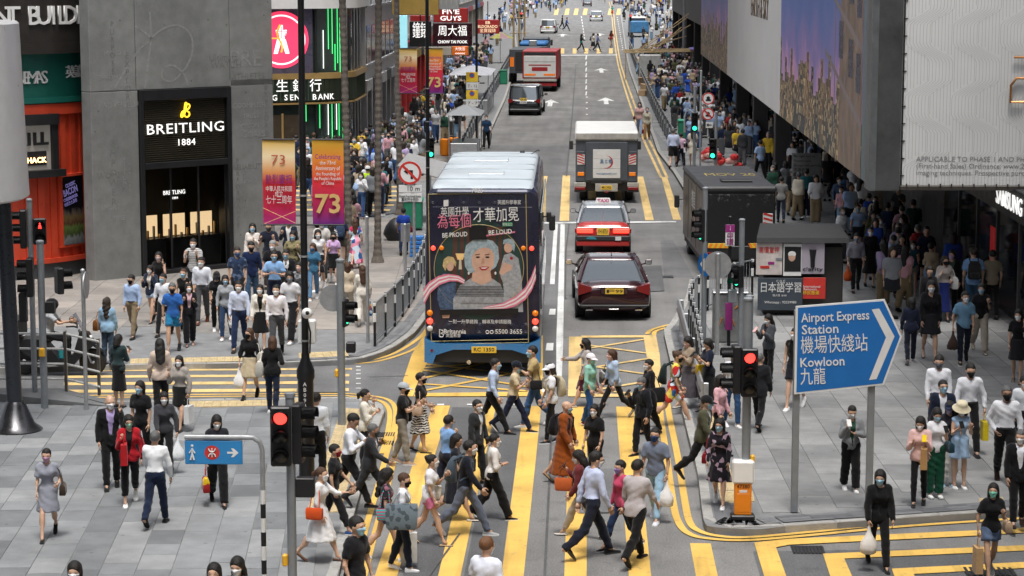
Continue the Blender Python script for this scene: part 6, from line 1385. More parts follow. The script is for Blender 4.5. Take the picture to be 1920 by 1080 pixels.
t = post('sign_post', 'grey post with a round sign seen from behind', 1344,665, KH, 2.3,.05, M_GALV); disc_sign(t, 0, zat(t, 490),.31, M_GALV, None, .06)
t = post('signal_post', 'grey post with green light beside the station name pole', 1388,655, KH, 3.0,.065, cat='traffic light'); head(t, (-.12,-.05, zat(t, 510)), R(-55),2,1, M_GON); MB().rbox(-.3,-.1,-.1,.06, zat(t, 560), zat(t, 535),.02).build('control_box', M_GREY, t)
t = post('short_post', 'stout grey post below the posters', 1404,690, KH, 1.6,.08)
x, y = G(1368,640, KH); t = thing('utility_cabinet', 'grey utility cabinet with graffiti on the corner', 'cabinet', (x, y, KH)); MB().rbox(-.4,.4,-.2,.25,0,1.15,.03).build('cabinet_body', mat('cabinet_grey', (.22,.23,.23),.6,0,.3,3), t); MB().rbox(-.42,.42,-.22,.27,1.15,1.2,.02).build('cabinet_top', M_GALV, t); MB().tube([(-.3,-.21,.3),(-.2,-.21,.6),(-.1,-.21,.35),(.0,-.21,.7),(.1,-.21,.4)], .012,4).tube([(.1,-.21,.8),(.25,-.21,.95),(.3,-.21,.7)], .012,4).build('graffiti', M_ORA, t)
# newspaper stall
x, y = G(1505,592, KH); t = thing('newspaper_stall', 'newspaper stall with dark awning hung with posters', 'stall', (x, y, KH)); L_, R_ = xat(t, 1425), xat(t, 1590); M_AWN = mat('awning_dark', (.032,.032,.034),.8,0,.2)
MB().rbox(L_ + .1, R_ - .1,.15,1.8,0,1.75,.03).build('booth', M_DARK, t); za, zb = zat(t, 447), zat(t, 408)
MB().loft([[(L_ - .1,-.15, za),(R_, -.15, za),(R_, -.1, za + .12),(L_ - .1,-.1, za + .12)], [(L_ + .12,1.7, za + .06),(R_ - .05,1.7, za + .06),(R_ - .05,1.7, za + .28),(L_ + .12,1.7, za + .28)]]).build('awning', M_AWN, t, smooth=0)
def pst(name, a, b, c, d, m, yy=.12): return plane(name, t, xat(t, a), xat(t, b), zat(t, d), zat(t, c), m, yy - .2)
p = pst('poster', 1417,1466,448,508, mat('poster_pink', (.62,.55,.52),.5,0,.2,4)); text('poster_lettering', '高價當押', p, (xat(t, 1441),-.085, zat(t, 462)), FRONT, .12, M_SRED, w=.5, bold=.02)
for i in range(7): MB().rbox(xat(t, 1425) + (i*.19) % .5, xat(t, 1425) + (i*.19) % .5 + .09,-.09,-.082, zat(t, 496) + (i % 3)*.1, zat(t, 496) + .07 + (i % 3)*.1,.01).build('printed_goods', (M_SRED, M_PURP2, M_GREY)[i % 3], p)
p = pst('poster', 1468,1502,449,510, M_WHITE); q = plane('portrait_ground', p, xat(t, 1470), xat(t, 1501), zat(t, 502), zat(t, 455), M_BLACK, -.085,.004); MB().sph((xat(t, 1484),-.085, zat(t, 474)),(.09,.006,.12),10,6).build('portrait_face', aSk, p); MB().sph((xat(t, 1484),-.086, zat(t, 469)),(.1,.005,.08),10,6).build('portrait_hair', aW, p)
p = pst('poster', 1502,1545,446,506, mat('poster_lilac', (.4,.36,.42),.5)); MB().tube([(xat(t, 1523),-.09, zat(t, 494)),(xat(t, 1523),-.09, zat(t, 478)),(xat(t, 1523),-.09, zat(t, 460))], [.05,.06,.09], 8).build('printed_figure', M_BLACK, p); text('poster_lettering', 'clarity', p, (xat(t, 1523),-.09, zat(t, 497)), FRONT, .1, M_BLACK, w=.5)
p = pst('board', 1421,1505,514,575, mat('board_slate', (.05,.065,.085),.5)); text('poster_lettering', '日本語学習', p, (xat(t, 1464),-.085, zat(t, 533)), FRONT, .2, M_WHITE, w=1.0, bold=.015); text('poster_lettering', 'C D C', p, (xat(t, 1464),-.085, zat(t, 520)), FRONT, .06, M_WHITE); text('poster_lettering', 'Whatsapp : 92559985', p, (xat(t, 1464),-.085, zat(t, 560)), FRONT, .06, M_WHITE, w=.8); text('poster_lettering', '個人班  $160', p, (xat(t, 1462),-.085, zat(t, 547)), FRONT, .045, M_WHITE)
p = pst('poster', 1506,1548,513,553, M_SRED); text('poster_lettering', 'International', p, (xat(t, 1522),-.085, zat(t, 530)), FRONT, .06, M_WHITE, w=.42); text('poster_lettering', 'Removals', p, (xat(t, 1519),-.085, zat(t, 535)), FRONT, .06, M_WHITE, w=.32); text('poster_lettering', '移民搬運', p, (xat(t, 1521),-.085, zat(t, 542)), FRONT, .08, M_HAZY, w=.4)
# signals and signs on the far right pavement
t = post('signal_post', 'green traffic light post at the kerb past the black van', 1301,345, KH, 3.9,.06, cat='traffic light'); head(t, (0,-.1, zat(t, 225)),0,3,2, M_GON); MB().tube([(0,0, zat(t, 210)),(-.3,0, zat(t, 200)),(-.4,0, zat(t, 215)),(-.4,0, zat(t, 245))], .04,6).build('bent_arm', M_GALV, t)
t = post('signal_post', 'second green traffic light post above the black van roof', 1341,375, KH, 3.3,.06, cat='traffic light'); head(t, (-.12,-.1, zat(t, 275)), R(-10),3,2, M_GON)
t = post('sign_post', 'tall slim pole with two red ringed signs and an arrow plate', 1312,352, KH, 4.6,.04, M_GALV, 'sign')
for yy, bar in ((181,0),(210,1)):
	d = disc_sign(t, xat(t, 1324), zat(t, yy),.24, M_WHITE, M_SRED); MB().sph((0,-.006,.02),(.07,.004,.07),8,5).rbox(-.1,.1,-.008,-.004,-.1,-.03,.002).build('sign_symbol', M_BLACK, d)
	if bar: poly('bar', gpoly([(-.17,.13),(-.13,.17),(.17,-.13),(.13,-.17)]),-.012, M_SRED, d)
p = plane('arrow_plate', t, xat(t, 1320), xat(t, 1333), zat(t, 236), zat(t, 225), M_PLW); poly('arrow', gpoly([(xat(t, 1321), zat(t, 230.5)),(xat(t, 1325), zat(t, 227)),(xat(t, 1325), zat(t, 229.5)),(xat(t, 1331), zat(t, 229.5)),(xat(t, 1331), zat(t, 231.5)),(xat(t, 1325), zat(t, 231.5)),(xat(t, 1325), zat(t, 234))]),-.074, M_BLACK, p)
t = post('turn_board', 'grey no right turn notice board on a post', 1508,405, KH, 2.6,.05, M_GREY, 'sign'); p = plane('board', t, xat(t, 1481), xat(t, 1536), zat(t, 344), zat(t, 282), mat('board_grey', (.28,.29,.29),.5))
for i, s in enumerate(('No right turn to', 'Theatre Lane', '(Except with permit)', '不准右轉', '戲院里', '(有許可證者', '不在此限)')): text('board_lettering', s, p, (xat(t, 1484),-.075, zat(t, 288 + i*8.6)), FRONT, .08 if i < 3 else .1, M_BLACK, align='LEFT')
t = post('lamp_post', 'tall grey lamp post before the purple canopy', 1281,145, KH, 11,.11, M_GREY, 'lamp post')
# far left: bins, crate, palm trunks, stalls, hanging signs
x, y = G(773,432, KH); t = thing('green_bin', 'large green street bin behind the no left turn sign', 'bin', (x, y, KH)); MB().rbox(-.3,.32,0,.6,.05,.95,.04).build('bin_body', M_GRN, t); MB().rbox(-.33,.35,-.03,.63,.95,1.05,.03).build('lid', mat('bin_green2', (.03,.4,.24),.5), t)
x, y = G(781,482, KH); t = thing('plastic_crate', 'bright blue plastic crate at the railing', 'crate', (x, y, KH)); M_CR = mat('crate_blue', (.03,.2,.6),.5)
for i in range(5): MB().rbox(-.2,.2,0,.35, i*.13, i*.13 + .1,.01).build('crate_side', M_CR, t)
x, y = G(742,450, KH); t = thing('refuse_bag', 'bulging black refuse bag by the palm trunk', 'bag', (x, y, KH)); rg_ = random.Random(4); MB().loft([[(q*cos(2*pi*i/12)*rg_.uniform(.85,1.1), q*sin(2*pi*i/12)*rg_.uniform(.85,1.1), z_) for i in range(12)] for z_, q in ((0,.3),(.2,.38),(.45,.34),(.62,.2),(.72,.05))]).build('bag_body', M_BLACK, t)
M_TRK = mat('palm_bark', (.15,.13,.11),.9,0,.3,12,.5,40); M_FRD = mat('palm_frond', (.05,.09,.03),.6,0,.2)
for (px, py, lean, lab) in ((656,497,-.18, 'palm left of the no left turn sign, nearest the lamp post'),(708,492,.12, 'middle palm with flared base on the left pavement'),(750,402,-.1, 'palm behind the no left turn sign')):
	x, y = G(px, py, KH); t = thing('palm_tree', lab, 'palm tree', (x, y, KH)); rs = []
	for i in range(101): z_ = i*.1; r_ = .10 + .11*math.exp(-z_/.25) + (.006 if i % 2 else -.006); rs.append([(r_*cos(2*pi*k/12) + lean*z_/10, r_*sin(2*pi*k/12), z_) for k in range(12)])
	MB().loft(rs).build('trunk', M_TRK, t, smooth=0); cr = MB()
	for k in range(14):
		a = 2*pi*k/14; L_ = 1.9; pr_ = None
		for j in range(8):
			u = j/7; c0 = Vector((lean + cos(a)*L_*u, sin(a)*L_*u, 10 + .9*sin(u*2.4) - 1.2*u*u))
			if pr_ is not None:
				sd_ = Vector((-sin(a), cos(a),-.3))*.42*sin(pi*min(1, u + .15)); cr.add([pr_, c0, c0 + sd_], [(0,1,2)]); sd_ = Vector((sin(a),-cos(a),-.3))*.42*sin(pi*min(1, u + .15)); cr.add([pr_, c0, c0 + sd_], [(0,2,1)])
			pr_ = c0
	cr.build('crown', M_FRD, t, smooth=0)
def hang(name, label, px0, px1, y0, y1, Y, m, lines=(), th=.3, group=None, lm=None):
	"shop sign hung across the pavement at depth Y"
	a = GY(px0, y1, Y); b = GY(px1, y0, Y); t = thing(name, label, 'shop sign', (a[0], Y, a[2])); w = b[0] - a[0]; h = b[2] - a[2]; MB().rbox(0, w, 0, th, 0, h, .02).build('sign_box', m, t); MB().box(w*.5 - .03, w*.5 + .03,.1,.16, h, h + 1.2).build('hanger', M_BLACK, t)
	for s, f, hh, wf in lines: text('sign_lettering', s, t, (w/2,-.012, h*f), FRONT, hh*h, lm or M_LIT, w=w*wf, ext=.008, bold=.03)
	return t
t = hang('gold_canopy', 'gold box canopy at the top edge above the shop signs', 735,822,-40,28,100, cY); t = hang('zigzag_canopy', 'grey zigzag patterned canopy right of the gold canopy', 823,860,-40,18,101, cG)
for i in range(4): MB().add([(i*.22,-.01,1.4),(i*.22 + .2,-.01,1.4),(i*.22 + .1,-.01,.1)], [(0,2,1)]).build('zigzag', cW, t, smooth=0)
hang('hanging_sign', 'red burger shop sign above the dark jeweller sign', 813,877,15,42,112, cR, (('FIVE', .72,.32,.5),('GUYS', .27,.32,.62)))
t = hang('hanging_sign', 'dark red jeweller sign with white characters', 812,885,43,86,110, mat('jeweller_dark', (.035,.006,.012),.3),(('周大福', .63,.36,.74),('CHOW TAI FOOK', .17,.13,.76))); hang('hanging_sign', 'pale blue lit panel beside the dark posts', 745,763,29,92,104, mat('panel_blue', (.35,.75,.85),.5, emit=.35)); hang('hanging_sign', 'dark sign with white characters left of the lamp post', 768,808,40,87,112.5, M_BLACK, (('鐘錶', .6,.5,.7),)); hang('hanging_sign', 'maroon sign strip behind the lamp post', 769,806,29,42,114, cR); hang('hanging_sign', 'red watch shop sign beside the bamboo poles', 893,936,37,63,150, cR, (('EB', .78,.2,.2),('ELDORADO', .5,.2,.85),('金寶鐘錶', .2,.22,.7)), lm=mat('sign_cream', (.9,.7,.45),.5, emit=.4)); hang('hanging_sign', 'orange lit sign below the jeweller sign', 847,878,87,104,116, cO, (('大快活', .7,.3,.6),('<<<<<', .2,.25,.6))); hang('hanging_sign', 'tan sign strip under the jeweller sign', 795,846,88,104,118, cW)
def signal_small(px, py, yh, lab, col, idx, z=KH):
	t = post('signal_post', lab, px, py, z, max(2.2, HC - (yh - 18 + 69)/F*G(px, py, z)[1] - z),.06, cat='traffic light'); head(t, (.05,-.1, zat(t, yh)), R(8),3, idx, col); return t
signal_small(862,292,197, 'green traffic light on the left pavement by the stall', M_GON, 2); signal_small(806,372,274, 'green traffic light behind the bus roof on the left', M_GON, 2); signal_small(977,78,28, 'red traffic light beside the bamboo poles', M_RON, 0); signal_small(1181,76,32, 'red traffic light by the far right kerb', M_RON, 0)
def stall(label, px, py, w, d, h, m, sides=None):
	x, y = G(px, py, KH); t = thing('market_stall', label, 'stall', (x, y, KH))
	for a, b in ((0,0),(w, 0),(0, d),(w, d)): MB().cyl((a, b, 0),(a, b, h),.025, n=6).build('leg', M_GALV, t)
	MB().loft([[(-.15,-.15, h),(w + .15,-.15, h),(w + .15, d + .15, h),(-.15, d + .15, h)], [(w*.4, d*.4, h + .35),(w*.6, d*.4, h + .35),(w*.6, d*.6, h + .35),(w*.4, d*.6, h + .35)]]).build('roof', m, t, smooth=0); MB().rbox(.05, w - .05,.1, d - .1,0,.85,.02).build('counter', sides or M_GALV, t); return t
stall('grey roofed stall with orange barrels at the bus front', 842,305,1.3,3.2,2.1, M_GALV); stall('sheet roofed stall with pale cover on the left pavement', 845,215,2.2,8,2.3, mat('cover_pale', (.45,.46,.5),.6,0,.2)); stall('purple canopy stall beside the hoarding', 1298,150,3.4,3.5,2.3, mat('canopy_purple', (.16,.12,.42),.6), M_PURP2)
x, y = G(735,440, KH); t = thing('sheet_canopy', 'sloping grey sheet canopy behind the no left turn sign', 'canopy', (x + .25, y + 3, KH - .75)); MB().add([(-.3,0,2.75),(1.9,0,2.1),(2.1,2.2,2.45),(-.1,2.2,3.0),(-.3,0,2.71),(1.9,0,2.06),(2.1,2.2,2.41),(-.1,2.2,2.96)], [(0,1,2,3),(7,6,5,4),(0,4,5,1),(1,5,6,2),(2,6,7,3),(3,7,4,0)]).build('sheet', mat('sheet_grey', (.3,.3,.3),.6,0,.15,8), t, smooth=0)
for a, b, c in ((-.1,.2,2.7),(1.7,.2,2.1),(.0,2,2.95),(1.9,2,2.4)): MB().cyl((a, b, .75),(a, b, c),.025, n=6).build('leg', M_GALV, t)
x, y = G(938,118, KH); t = thing('street_umbrella', 'yellow and pink striped street umbrella at the far left', 'umbrella', (x, y, KH)); MB().cyl((0,0,0),(0,0,2.6),.03, n=6).build('pole', M_GALV, t)
for k in range(8): a, b = 2*pi*k/8,2*pi*(k + 1)/8; MB().add([(0,0,2.75),(1.25*cos(a),1.25*sin(a),2.2),(1.25*cos(b),1.25*sin(b),2.2)], [(0,1,2),(2,1,0)]).build('canopy_panel', mat('umb_y', (.6,.6,.2),.7) if k % 2 else mat('umb_p', (.55,.35,.4),.7), t, smooth=0)
M_BAM = mat('bamboo', (.38,.28,.15),.7,0,.25,3)
x, y = G(962,112, KH); t = thing('bamboo_scaffold', 'bamboo scaffold tower at the far left kerb', 'scaffold', (x, y, KH))
for a, b in ((0,0),(.5,.1),(1,0),(0,3),(.5,3),(1,3)): MB().cyl((a, b, 0),(a + .05, b, 12),.055, n=6).build('upright', M_BAM, t)
for k in range(8): MB().cyl((-.3,0,1 + k*1.4),(1.4,0,1.05 + k*1.4),.045, n=6).build('ledger', M_BAM, t)
x, y = G(1250,150, KH); t = thing('bamboo_scaffold', 'leaning bamboo poles over the wrapped pallets on the right', 'scaffold', (x - 1.5, y, KH)); rg_ = random.Random(9)
for i in range(9): MB().cyl((rg_.uniform(-1.5,.5), rg_.uniform(0,2), rg_.uniform(1.9,2.3)),(rg_.uniform(1.8,3.6), rg_.uniform(2,6), rg_.uniform(3.0,5.2)),.035, n=6).build('pole', M_BAM, t)
for i in range(6): MB().cyl((-1.8, i*.4,2.05 + .03*i),(3.6, i*.45,2.15 + .03*i),.035, n=6).build('pole', M_BAM, t)
for a in (-1.6,1,3.4): MB().cyl((a, .5,0),(a, .5,2.3),.04, n=6).build('upright', M_BAM, t)
M_WRAP = mat('pallet_wrap', (.42,.43,.43),.35,0,.25,4); M_CARD = mat('cardboard', (.42,.29,.17),.8,0,.15)
x, y = G(1219,152, KH); t = thing('wrapped_pallet', 'tall pallet of goods wrapped in clear film', 'pallet', (x, y, KH)); MB().rbox(-.8,.8,0,1.4,.12,1.95,.05).build('wrapped_goods', M_WRAP, t); MB().rbox(-.8,.8,0,1.4,0,.12,.01).build('pallet_base', M_CARD, t)
for i, (px, py, s_, lab) in enumerate(((1206,160,.7, 'cardboard box leaning against the wrapped pallet'),(1214,170,.6, 'cardboard box in front of the wrapped pallet'),(1225,175,.75, 'open cardboard box right of the wrapped pallet'),(1212,180,.5, 'small cardboard box nearest the railing'))): x, y = G(px, py, KH); o = thing('cardboard_box', lab, 'box', (x, y, KH), R(20*i), 'boxes beside the wrapped pallet'); MB().rbox(-s_/2, s_/2,0, s_, 0, s_*.8,.02).build('box_body', M_CARD, o); MB().rbox(-s_/2, s_/2,-.2,0, s_*.78, s_*.8,.004).build('flap', M_CARD, o)
x, y = G(1283,262, KH); t = thing('green_bin', 'green bin behind the right railing', 'bin', (x, y, KH)); MB().rbox(-.3,.3,0,.6,0,.9,.04).build('bin_body', M_GRN, t); MB().rbox(-.33,.33,-.03,.63,.9,1.0,.03).build('lid', bpy.data.materials['bin_green2'], t)
x, y = G(944,158, KH); t = thing('green_bin', 'dark green bin on the far left kerb', 'bin', (x, y, KH)); MB().rbox(-.28,.28,0,.5,0,.95,.05).build('bin_body', M_GRN, t); MB().rbox(-.3,.3,-.02,.52,.95,1.05,.03).build('lid', M_GRN, t)
for (px, py, lab) in ((1322,305, 'left heap of red and white bags above the van roof'),(1364,318, 'right heap of red and white bags above the van roof')):
	x, y = G(px, py, KH); t = thing('bag_heap', lab, 'bags', (x, y, KH), group='heaps of bags beside the van')
	for i in range(9): MB().sph((rg_.uniform(-.5,.5), rg_.uniform(0,.4),.15 + rg_.uniform(0,.5)),(.2,.18,.15),7,5).build('bag', (mat('bag_red', (.6,.03,.03),.4), mat('bag_pale', (.7,.35,.3),.4))[i % 2], t, smooth=0)
x, y = G(1386,312, KH); t = thing('metal_stool', 'small metal stool beside the heaps of bags', 'stool', (x, y, KH)); MB().rbox(-.2,.2,-.15,.15,.5,.54,.01).build('seat', M_GALV, t)
for a in (-.18,.18):
	for b in (-.13,.13): MB().cyl((a, b, 0),(a*.9, b*.9,.5),.018, n=6).build('leg', M_GALV, t)
for i, (px, py) in enumerate(((836,292),(852,290))): x, y = G(px, py, KH); t = thing('street_barrel', ('left', 'right')[i] + ' orange water barrel under the grey roofed stall', 'barrel', (x, y, KH)); MB().lathe([(.2,0),(.26,.05),(.28,.4),(.26,.75),(.2,.8),(.001,.8)], 16).build('barrel_body', M_ORA, t); MB().lathe([(.1,0),(.1,.04),(.001,.05)], 10).build('lid', M_BLACK, t, (0,0,.8))
# ------------------------------------------------------------------ people: distance-field bodies and clothes
class Field:
	def __init__(s, lo, hi, h):
		s.h = h; lo = np.array(lo) - 2*h; n = np.ceil((np.array(hi) + 2*h - lo)/h).astype(int) + 1
		s.lo = lo; s.n = n; s.ax = [(lo[i] + h*np.arange(n[i])).astype(np.float32) for i in range(3)]
		s.f = np.full(n, .3, np.float32)
	def _blk(s, lo, hi):
		sl = []
		for i in range(3):
			a = max(0, int((lo[i] - s.lo[i])/s.h)); b = min(s.n[i], int((hi[i] - s.lo[i])/s.h) + 2)
			if b <= a: return None
			sl.append(slice(a, b))
		X = s.ax[0][sl[0]][:, None, None]; Y = s.ax[1][sl[1]][None, :, None]; Z = s.ax[2][sl[2]][None, None, :]
		return tuple(sl), X, Y, Z
	def cone(s, a, b, r0, r1=None, k=.03, sy=1., cap=False, fold=0., ph=0.):
		r1 = r0 if r1 is None else r1; a = np.array(a, float); b = np.array(b, float); m = max(r0, r1)*max(1, sy) + k + s.h*1.5 + fold
		q = s._blk(np.minimum(a, b) - m, np.maximum(a, b) + m)
		if q is None: return s
		sl, X, Y, Z = q
		dx, dy, dz = X - a[0], (Y - a[1])/sy, Z - a[2]; bx, by, bz = b[0] - a[0], (b[1] - a[1])/sy, b[2] - a[2]
		L2 = bx*bx + by*by + bz*bz; t0 = (dx*bx + dy*by + dz*bz)/L2; t = np.clip(t0,0,1)
		d = np.sqrt((dx - bx*t) ** 2 + (dy - by*t) ** 2 + (dz - bz*t) ** 2) - (r0 + (r1 - r0)*t)
		if fold: d = d + fold*np.cos(9*np.arctan2(Y - a[1] - (b[1] - a[1])*t, X - a[0]) + ph)*t
		if sy != 1: d = d*((1 + min(sy, 1))/2)
		if cap: d = np.maximum(d, (np.abs(t0 - .5) - .5)*math.sqrt(L2))
		g = s.f[sl]; e = np.maximum(k - np.abs(g - d),0); s.f[sl] = np.minimum(g, d) - e*e/(4*k)
		return s
	def ell(s, c, r, k=.02, sub=False):
		m = max(r) + k + s.h*1.5; q = s._blk(np.array(c) - m, np.array(c) + m)
		if q is None: return s
		sl, X, Y, Z = q
		d = (np.sqrt(((X - c[0])/r[0]) ** 2 + ((Y - c[1])/r[1]) ** 2 + ((Z - c[2])/r[2]) ** 2) - 1)*min(r)
		g = s.f[sl]
		if sub: s.f[sl] = np.maximum(g, -d)
		else: e = np.maximum(k - np.abs(g - d),0); s.f[sl] = np.minimum(g, d) - e*e/(4*k)
		return s
	def cut(s, fn):
		"keep where fn(x,y,z) <= 0"
		s.f = np.maximum(s.f, fn(s.ax[0][:, None, None], s.ax[1][None, :, None], s.ax[2][None, None, :]).astype(np.float32)); return s
	def wrinkle(s, amp, ph):
		X = s.ax[0][:, None, None]; Y = s.ax[1][None, :, None]; Z = s.ax[2][None, None, :]
		s.f = s.f + amp*(np.sin(34*X + 21*Z + ph)*np.sin(27*Z - 19*Y + 2*ph) + .7*np.sin(61*Z + 30*X + 25*Y + ph*3)*np.sin(40*Y + ph)).astype(np.float32); return s
	def mesh(s):
		f = s.f; f[0] = f[-1] = .3; f[:, 0] = f[:, -1] = .3; f[:, :, 0] = f[:, :, -1] = .3
		ins = f < 0; nx, ny, nz = f.shape; my, mz = ny - 1, nz - 1; ids = []; pos = []; qs = []
		for a in range(3):
			lo = [slice(None)] * 3; hi = [slice(None)] * 3; lo[a] = slice(0,-1); hi[a] = slice(1, None); lo = tuple(lo); hi = tuple(hi)
			e = np.nonzero(ins[lo] != ins[hi]); f0 = f[lo][e]; f1 = f[hi][e]; t = f0/(f0 - f1)
			p = np.stack(e, 1).astype(np.float32); p[:, a] += t
			b, c = (a + 1) % 3,(a + 2) % 3; q = []
			for db, dc in ((-1,-1),(0,-1),(0,0),(-1,0)):
				w = [e[0], e[1], e[2]]; w[b] = w[b] + db; w[c] = w[c] + dc
				q.append((w[0] * my + w[1])*mz + w[2])
			q = np.stack(q, 1); flip = ~ins[lo][e]; q[flip] = q[flip][:, ::-1]
			qs.append(q); ids.append(q.ravel()); pos.append(np.repeat(p, 4,0))
		ids = np.concatenate(ids); pos = np.concatenate(pos); qs = np.concatenate(qs)
		u, inv = np.unique(ids, return_inverse=True); cnt = np.bincount(inv)
		v = np.stack([np.bincount(inv, pos[:, i])/cnt for i in range(3)], 1)*s.h + s.lo
		return v.astype(np.float32), inv.reshape(-1,4)
def np_mesh(name, v, q, mats, mi=None, tris=None):
	"mesh from numpy quads (and triangles)"
	me = bpy.data.meshes.new(name); nq = len(q); nt = 0 if tris is None else len(tris)
	me.vertices.add(len(v)); me.vertices.foreach_set('co', np.ascontiguousarray(v, np.float32).ravel())
	li = q.ravel() if not nt else np.concatenate([q.ravel(), tris.ravel()]); me.loops.add(len(li)); me.loops.foreach_set('vertex_index', li.astype(np.int32))
	me.polygons.add(nq + nt); st = np.arange(nq)*4
	if nt: st = np.concatenate([st, nq*4 + np.arange(nt)*3])
	me.polygons.foreach_set('loop_start', st.astype(np.int32)); me.polygons.foreach_set('use_smooth', np.ones(nq + nt, bool))
	for m in mats: me.materials.append(m)
	if mi is not None: me.polygons.foreach_set('material_index', np.asarray(mi, np.int32))
	me.update(calc_edges=True); return me
def mb_np(mb):
	"builder -> arrays (quads, tris)"
	q = [f for f in mb.f if len(f) == 4]; t = [f for f in mb.f if len(f) == 3]
	for f in mb.f:
		if len(f) > 4: t += [(f[0], f[i], f[i + 1]) for i in range(1, len(f) - 1)]
	return np.array(mb.v, np.float32), np.array(q, int).reshape(-1,4), np.array(t, int).reshape(-1,3)

M_SKIN = [mat('skin_%d' % i, c, .5,0,.06,9) for i, c in enumerate(((.58,.36,.25),(.50,.30,.20),(.63,.41,.30),(.36,.20,.13)))]
M_EYE = mat('eye_dark', (.015,.012,.01),.3,0,0); M_LIP = mat('lip', (.38,.14,.11),.5,0,0)
# head (shared arrays per detail level)
def head_arrays(h):
	F_ = Field((-.11,-.14,-.15),(.11,.13,.14), h)
	F_.ell((0,.012,.03),(.077,.096,.088),.02).cone((0,-.025,-.03),(0,-.05,-.088),.064,.034,.04).ell((0,-.045,.0),(.06,.05,.075),.03)
	F_.cone((0,-.09,.0),(0,-.108,-.032),.008,.013,.015).ell((.079,.012,-.012),(.012,.022,.032),.01).ell((-.079,.012,-.012),(.012,.022,.032),.01)
	F_.ell((.031,-.096,.006),(.016,.010,.010),.0, True).ell((-.031,-.096,.006),(.016,.010,.010),.0, True)
	F_.cone((-.045,-.083,.022),(.045,-.083,.022),.010, k=.02).cone((0,.02,-.06),(0,.02,-.13),.05, k=.03)
	v, q = F_.mesh(); return v, q
HEADS = {0: head_arrays(.0125),1: head_arrays(.02),2: head_arrays(.03),3: head_arrays(.05)}
def eyes_mb():
	b = MB()
	for s in (-1,1):
		b.mi(1).sph((s*.031,-.088,.004),(.013,.008,.006),6,4); b.add([(s*.031 - .018,-.096,.024),(s*.031 + .018,-.096,.024),(s*.031 + .016,-.0955,.030),(s*.031 - .016,-.0955,.030)], [(0,1,2,3)], 1)
	b.mi(2).sph((0,-.086,-.062),(.022,.010,.007),6,4)
	return b
EYES = eyes_mb()
def hand_mb(grip):
	"hand that hangs from the wrist at the origin along -Z, palm towards +X, thumb at -Y"
	b = MB(); c = 1.35 if grip else .5
	b.loft([[(-.014,-.024,0),(.014,-.024,0),(.014,.024,0),(-.014,.024,0)], [(-.014,-.04,-.045),(.015,-.04,-.045),(.015,.038,-.045),(-.014,.038,-.045)], [(-.011,-.041,-.088),(.012,-.041,-.088),(.012,.04,-.088),(-.011,.04,-.088)]])
	for i, (y, L) in enumerate(((-.031,.072),(-.010,.080),(.011,.074),(.031,.058))):
		a = .12*c; p = Vector((0, y, -.084)); pts = [p.copy()]
		for k in range(3):
			a += c*(.35 if k == 0 else .5); p = p + Vector((sin(a),0,-cos(a)))*L*(.42,.32,.26)[k]; pts.append(p.copy())
		b.tube(pts, [.0095,.009,.008,.006], 5)
	p = Vector((.004,-.036,-.02)); pts = [p, p + Vector((.012,-.028,-.026)), p + Vector((.024,-.034,-.056)), p + Vector((.03 + .015*c, -.026,-.078))]
	b.tube(pts, [.012,.011,.009,.006], 5)
	return b
HANDS = {0: mb_np(hand_mb(False)),1: mb_np(hand_mb(True))}
def rot_to(d, up=Vector((0,-1,0))):
	"rotation taking -Z to d while keeping -Y near up"
	z = -Vector(d).normalized(); y = -(up - z*up.dot(z)); y = y.normalized() if y.length > 1e-4 else Vector((0,1,0)); x = y.cross(z)
	return Matrix((x, y, z)).transposed()
# hair, masks, hats: shared meshes in head space
def hair_mesh(style, h):
	F_ = Field((-.16,-.15,-.50),(.16,.24,.2), h)
	g = {'short': .014, 'crop': .011, 'pony': .012, 'bun': .012, 'bob': .022, 'long': .02, 'wavy': .03}[style] + max(0, h - .02)*.6
	F_.ell((0,.018,.034),(.077 + g, .098 + g, .09 + g),.01)
	if style in ('bob', 'long', 'wavy'):
		for s in (-1,1): F_.cone((s*.07,.035,.0),(s*.076,.035,-.13),.032,.026,.03)
		F_.cone((0,.07,0),(0,.075,-.12),.075,.07,.03)
	if style in ('long', 'wavy'):
		F_.cone((-.05,.085,-.1),(-.06,.115,-.34),.055,.04,.05, sy=.8).cone((.05,.085,-.1),(.06,.115,-.34),.055,.04,.05, sy=.8).cone((0,.09,-.1),(0,.125,-.38),.06,.045,.05)
	if style == 'wavy': F_.wrinkle(.01,1.3)
	if style == 'pony': F_.cone((0,.10,.04),(0,.15,.01),.028,.035,.02).cone((0,.15,.01),(0,.14,-.2),.036,.014,.03)
	if style == 'bun': F_.ell((0,.10,.085),(.045,.045,.042),.02)
	F_.ell((0,-.12,-.04),(.082,.088,.112), sub=True)
	if style in ('short', 'crop', 'pony', 'bun'): F_.cut(lambda x, y, z: -(z + .005 + .55*np.maximum(y, -.02)) + 0*x).cut(lambda x, y, z: np.minimum(.05 - (z + .0),-(y + .03)) + 0*x)
	else: F_.ell((0,-.1,-.2),(.085,.125,.2), sub=True)
	F_.wrinkle(.0025,2.)
	return F_.mesh()
_HM = {}
def hairm(style, lod):
	k = (style, lod)
	if k not in _HM:
		v, q = hair_mesh(style, (.016,.024,.034,.036)[lod]); _HM[k] = np_mesh('hair', v, q, [M_BLACK])
	return _HM[k]
def mask_mesh(h):
	F_ = Field((-.1,-.15,-.13),(.1,.05,.05), h)
	F_.cone((0,-.03,-.03),(0,-.058,-.085),.072,.044,.04).cone((0,-.088,-.0),(0,-.112,-.032),.016,.02,.02).ell((0,-.045,0),(.068,.06,.08),.03)
	F_.cut(lambda x, y, z: (z + .004 - .25*(np.abs(y) - .09)) + 0*x).cut(lambda x, y, z: y + .028 + 0*x + 0*z).cut(lambda x, y, z: -(z + .118) + 0*x)
	return F_.mesh()
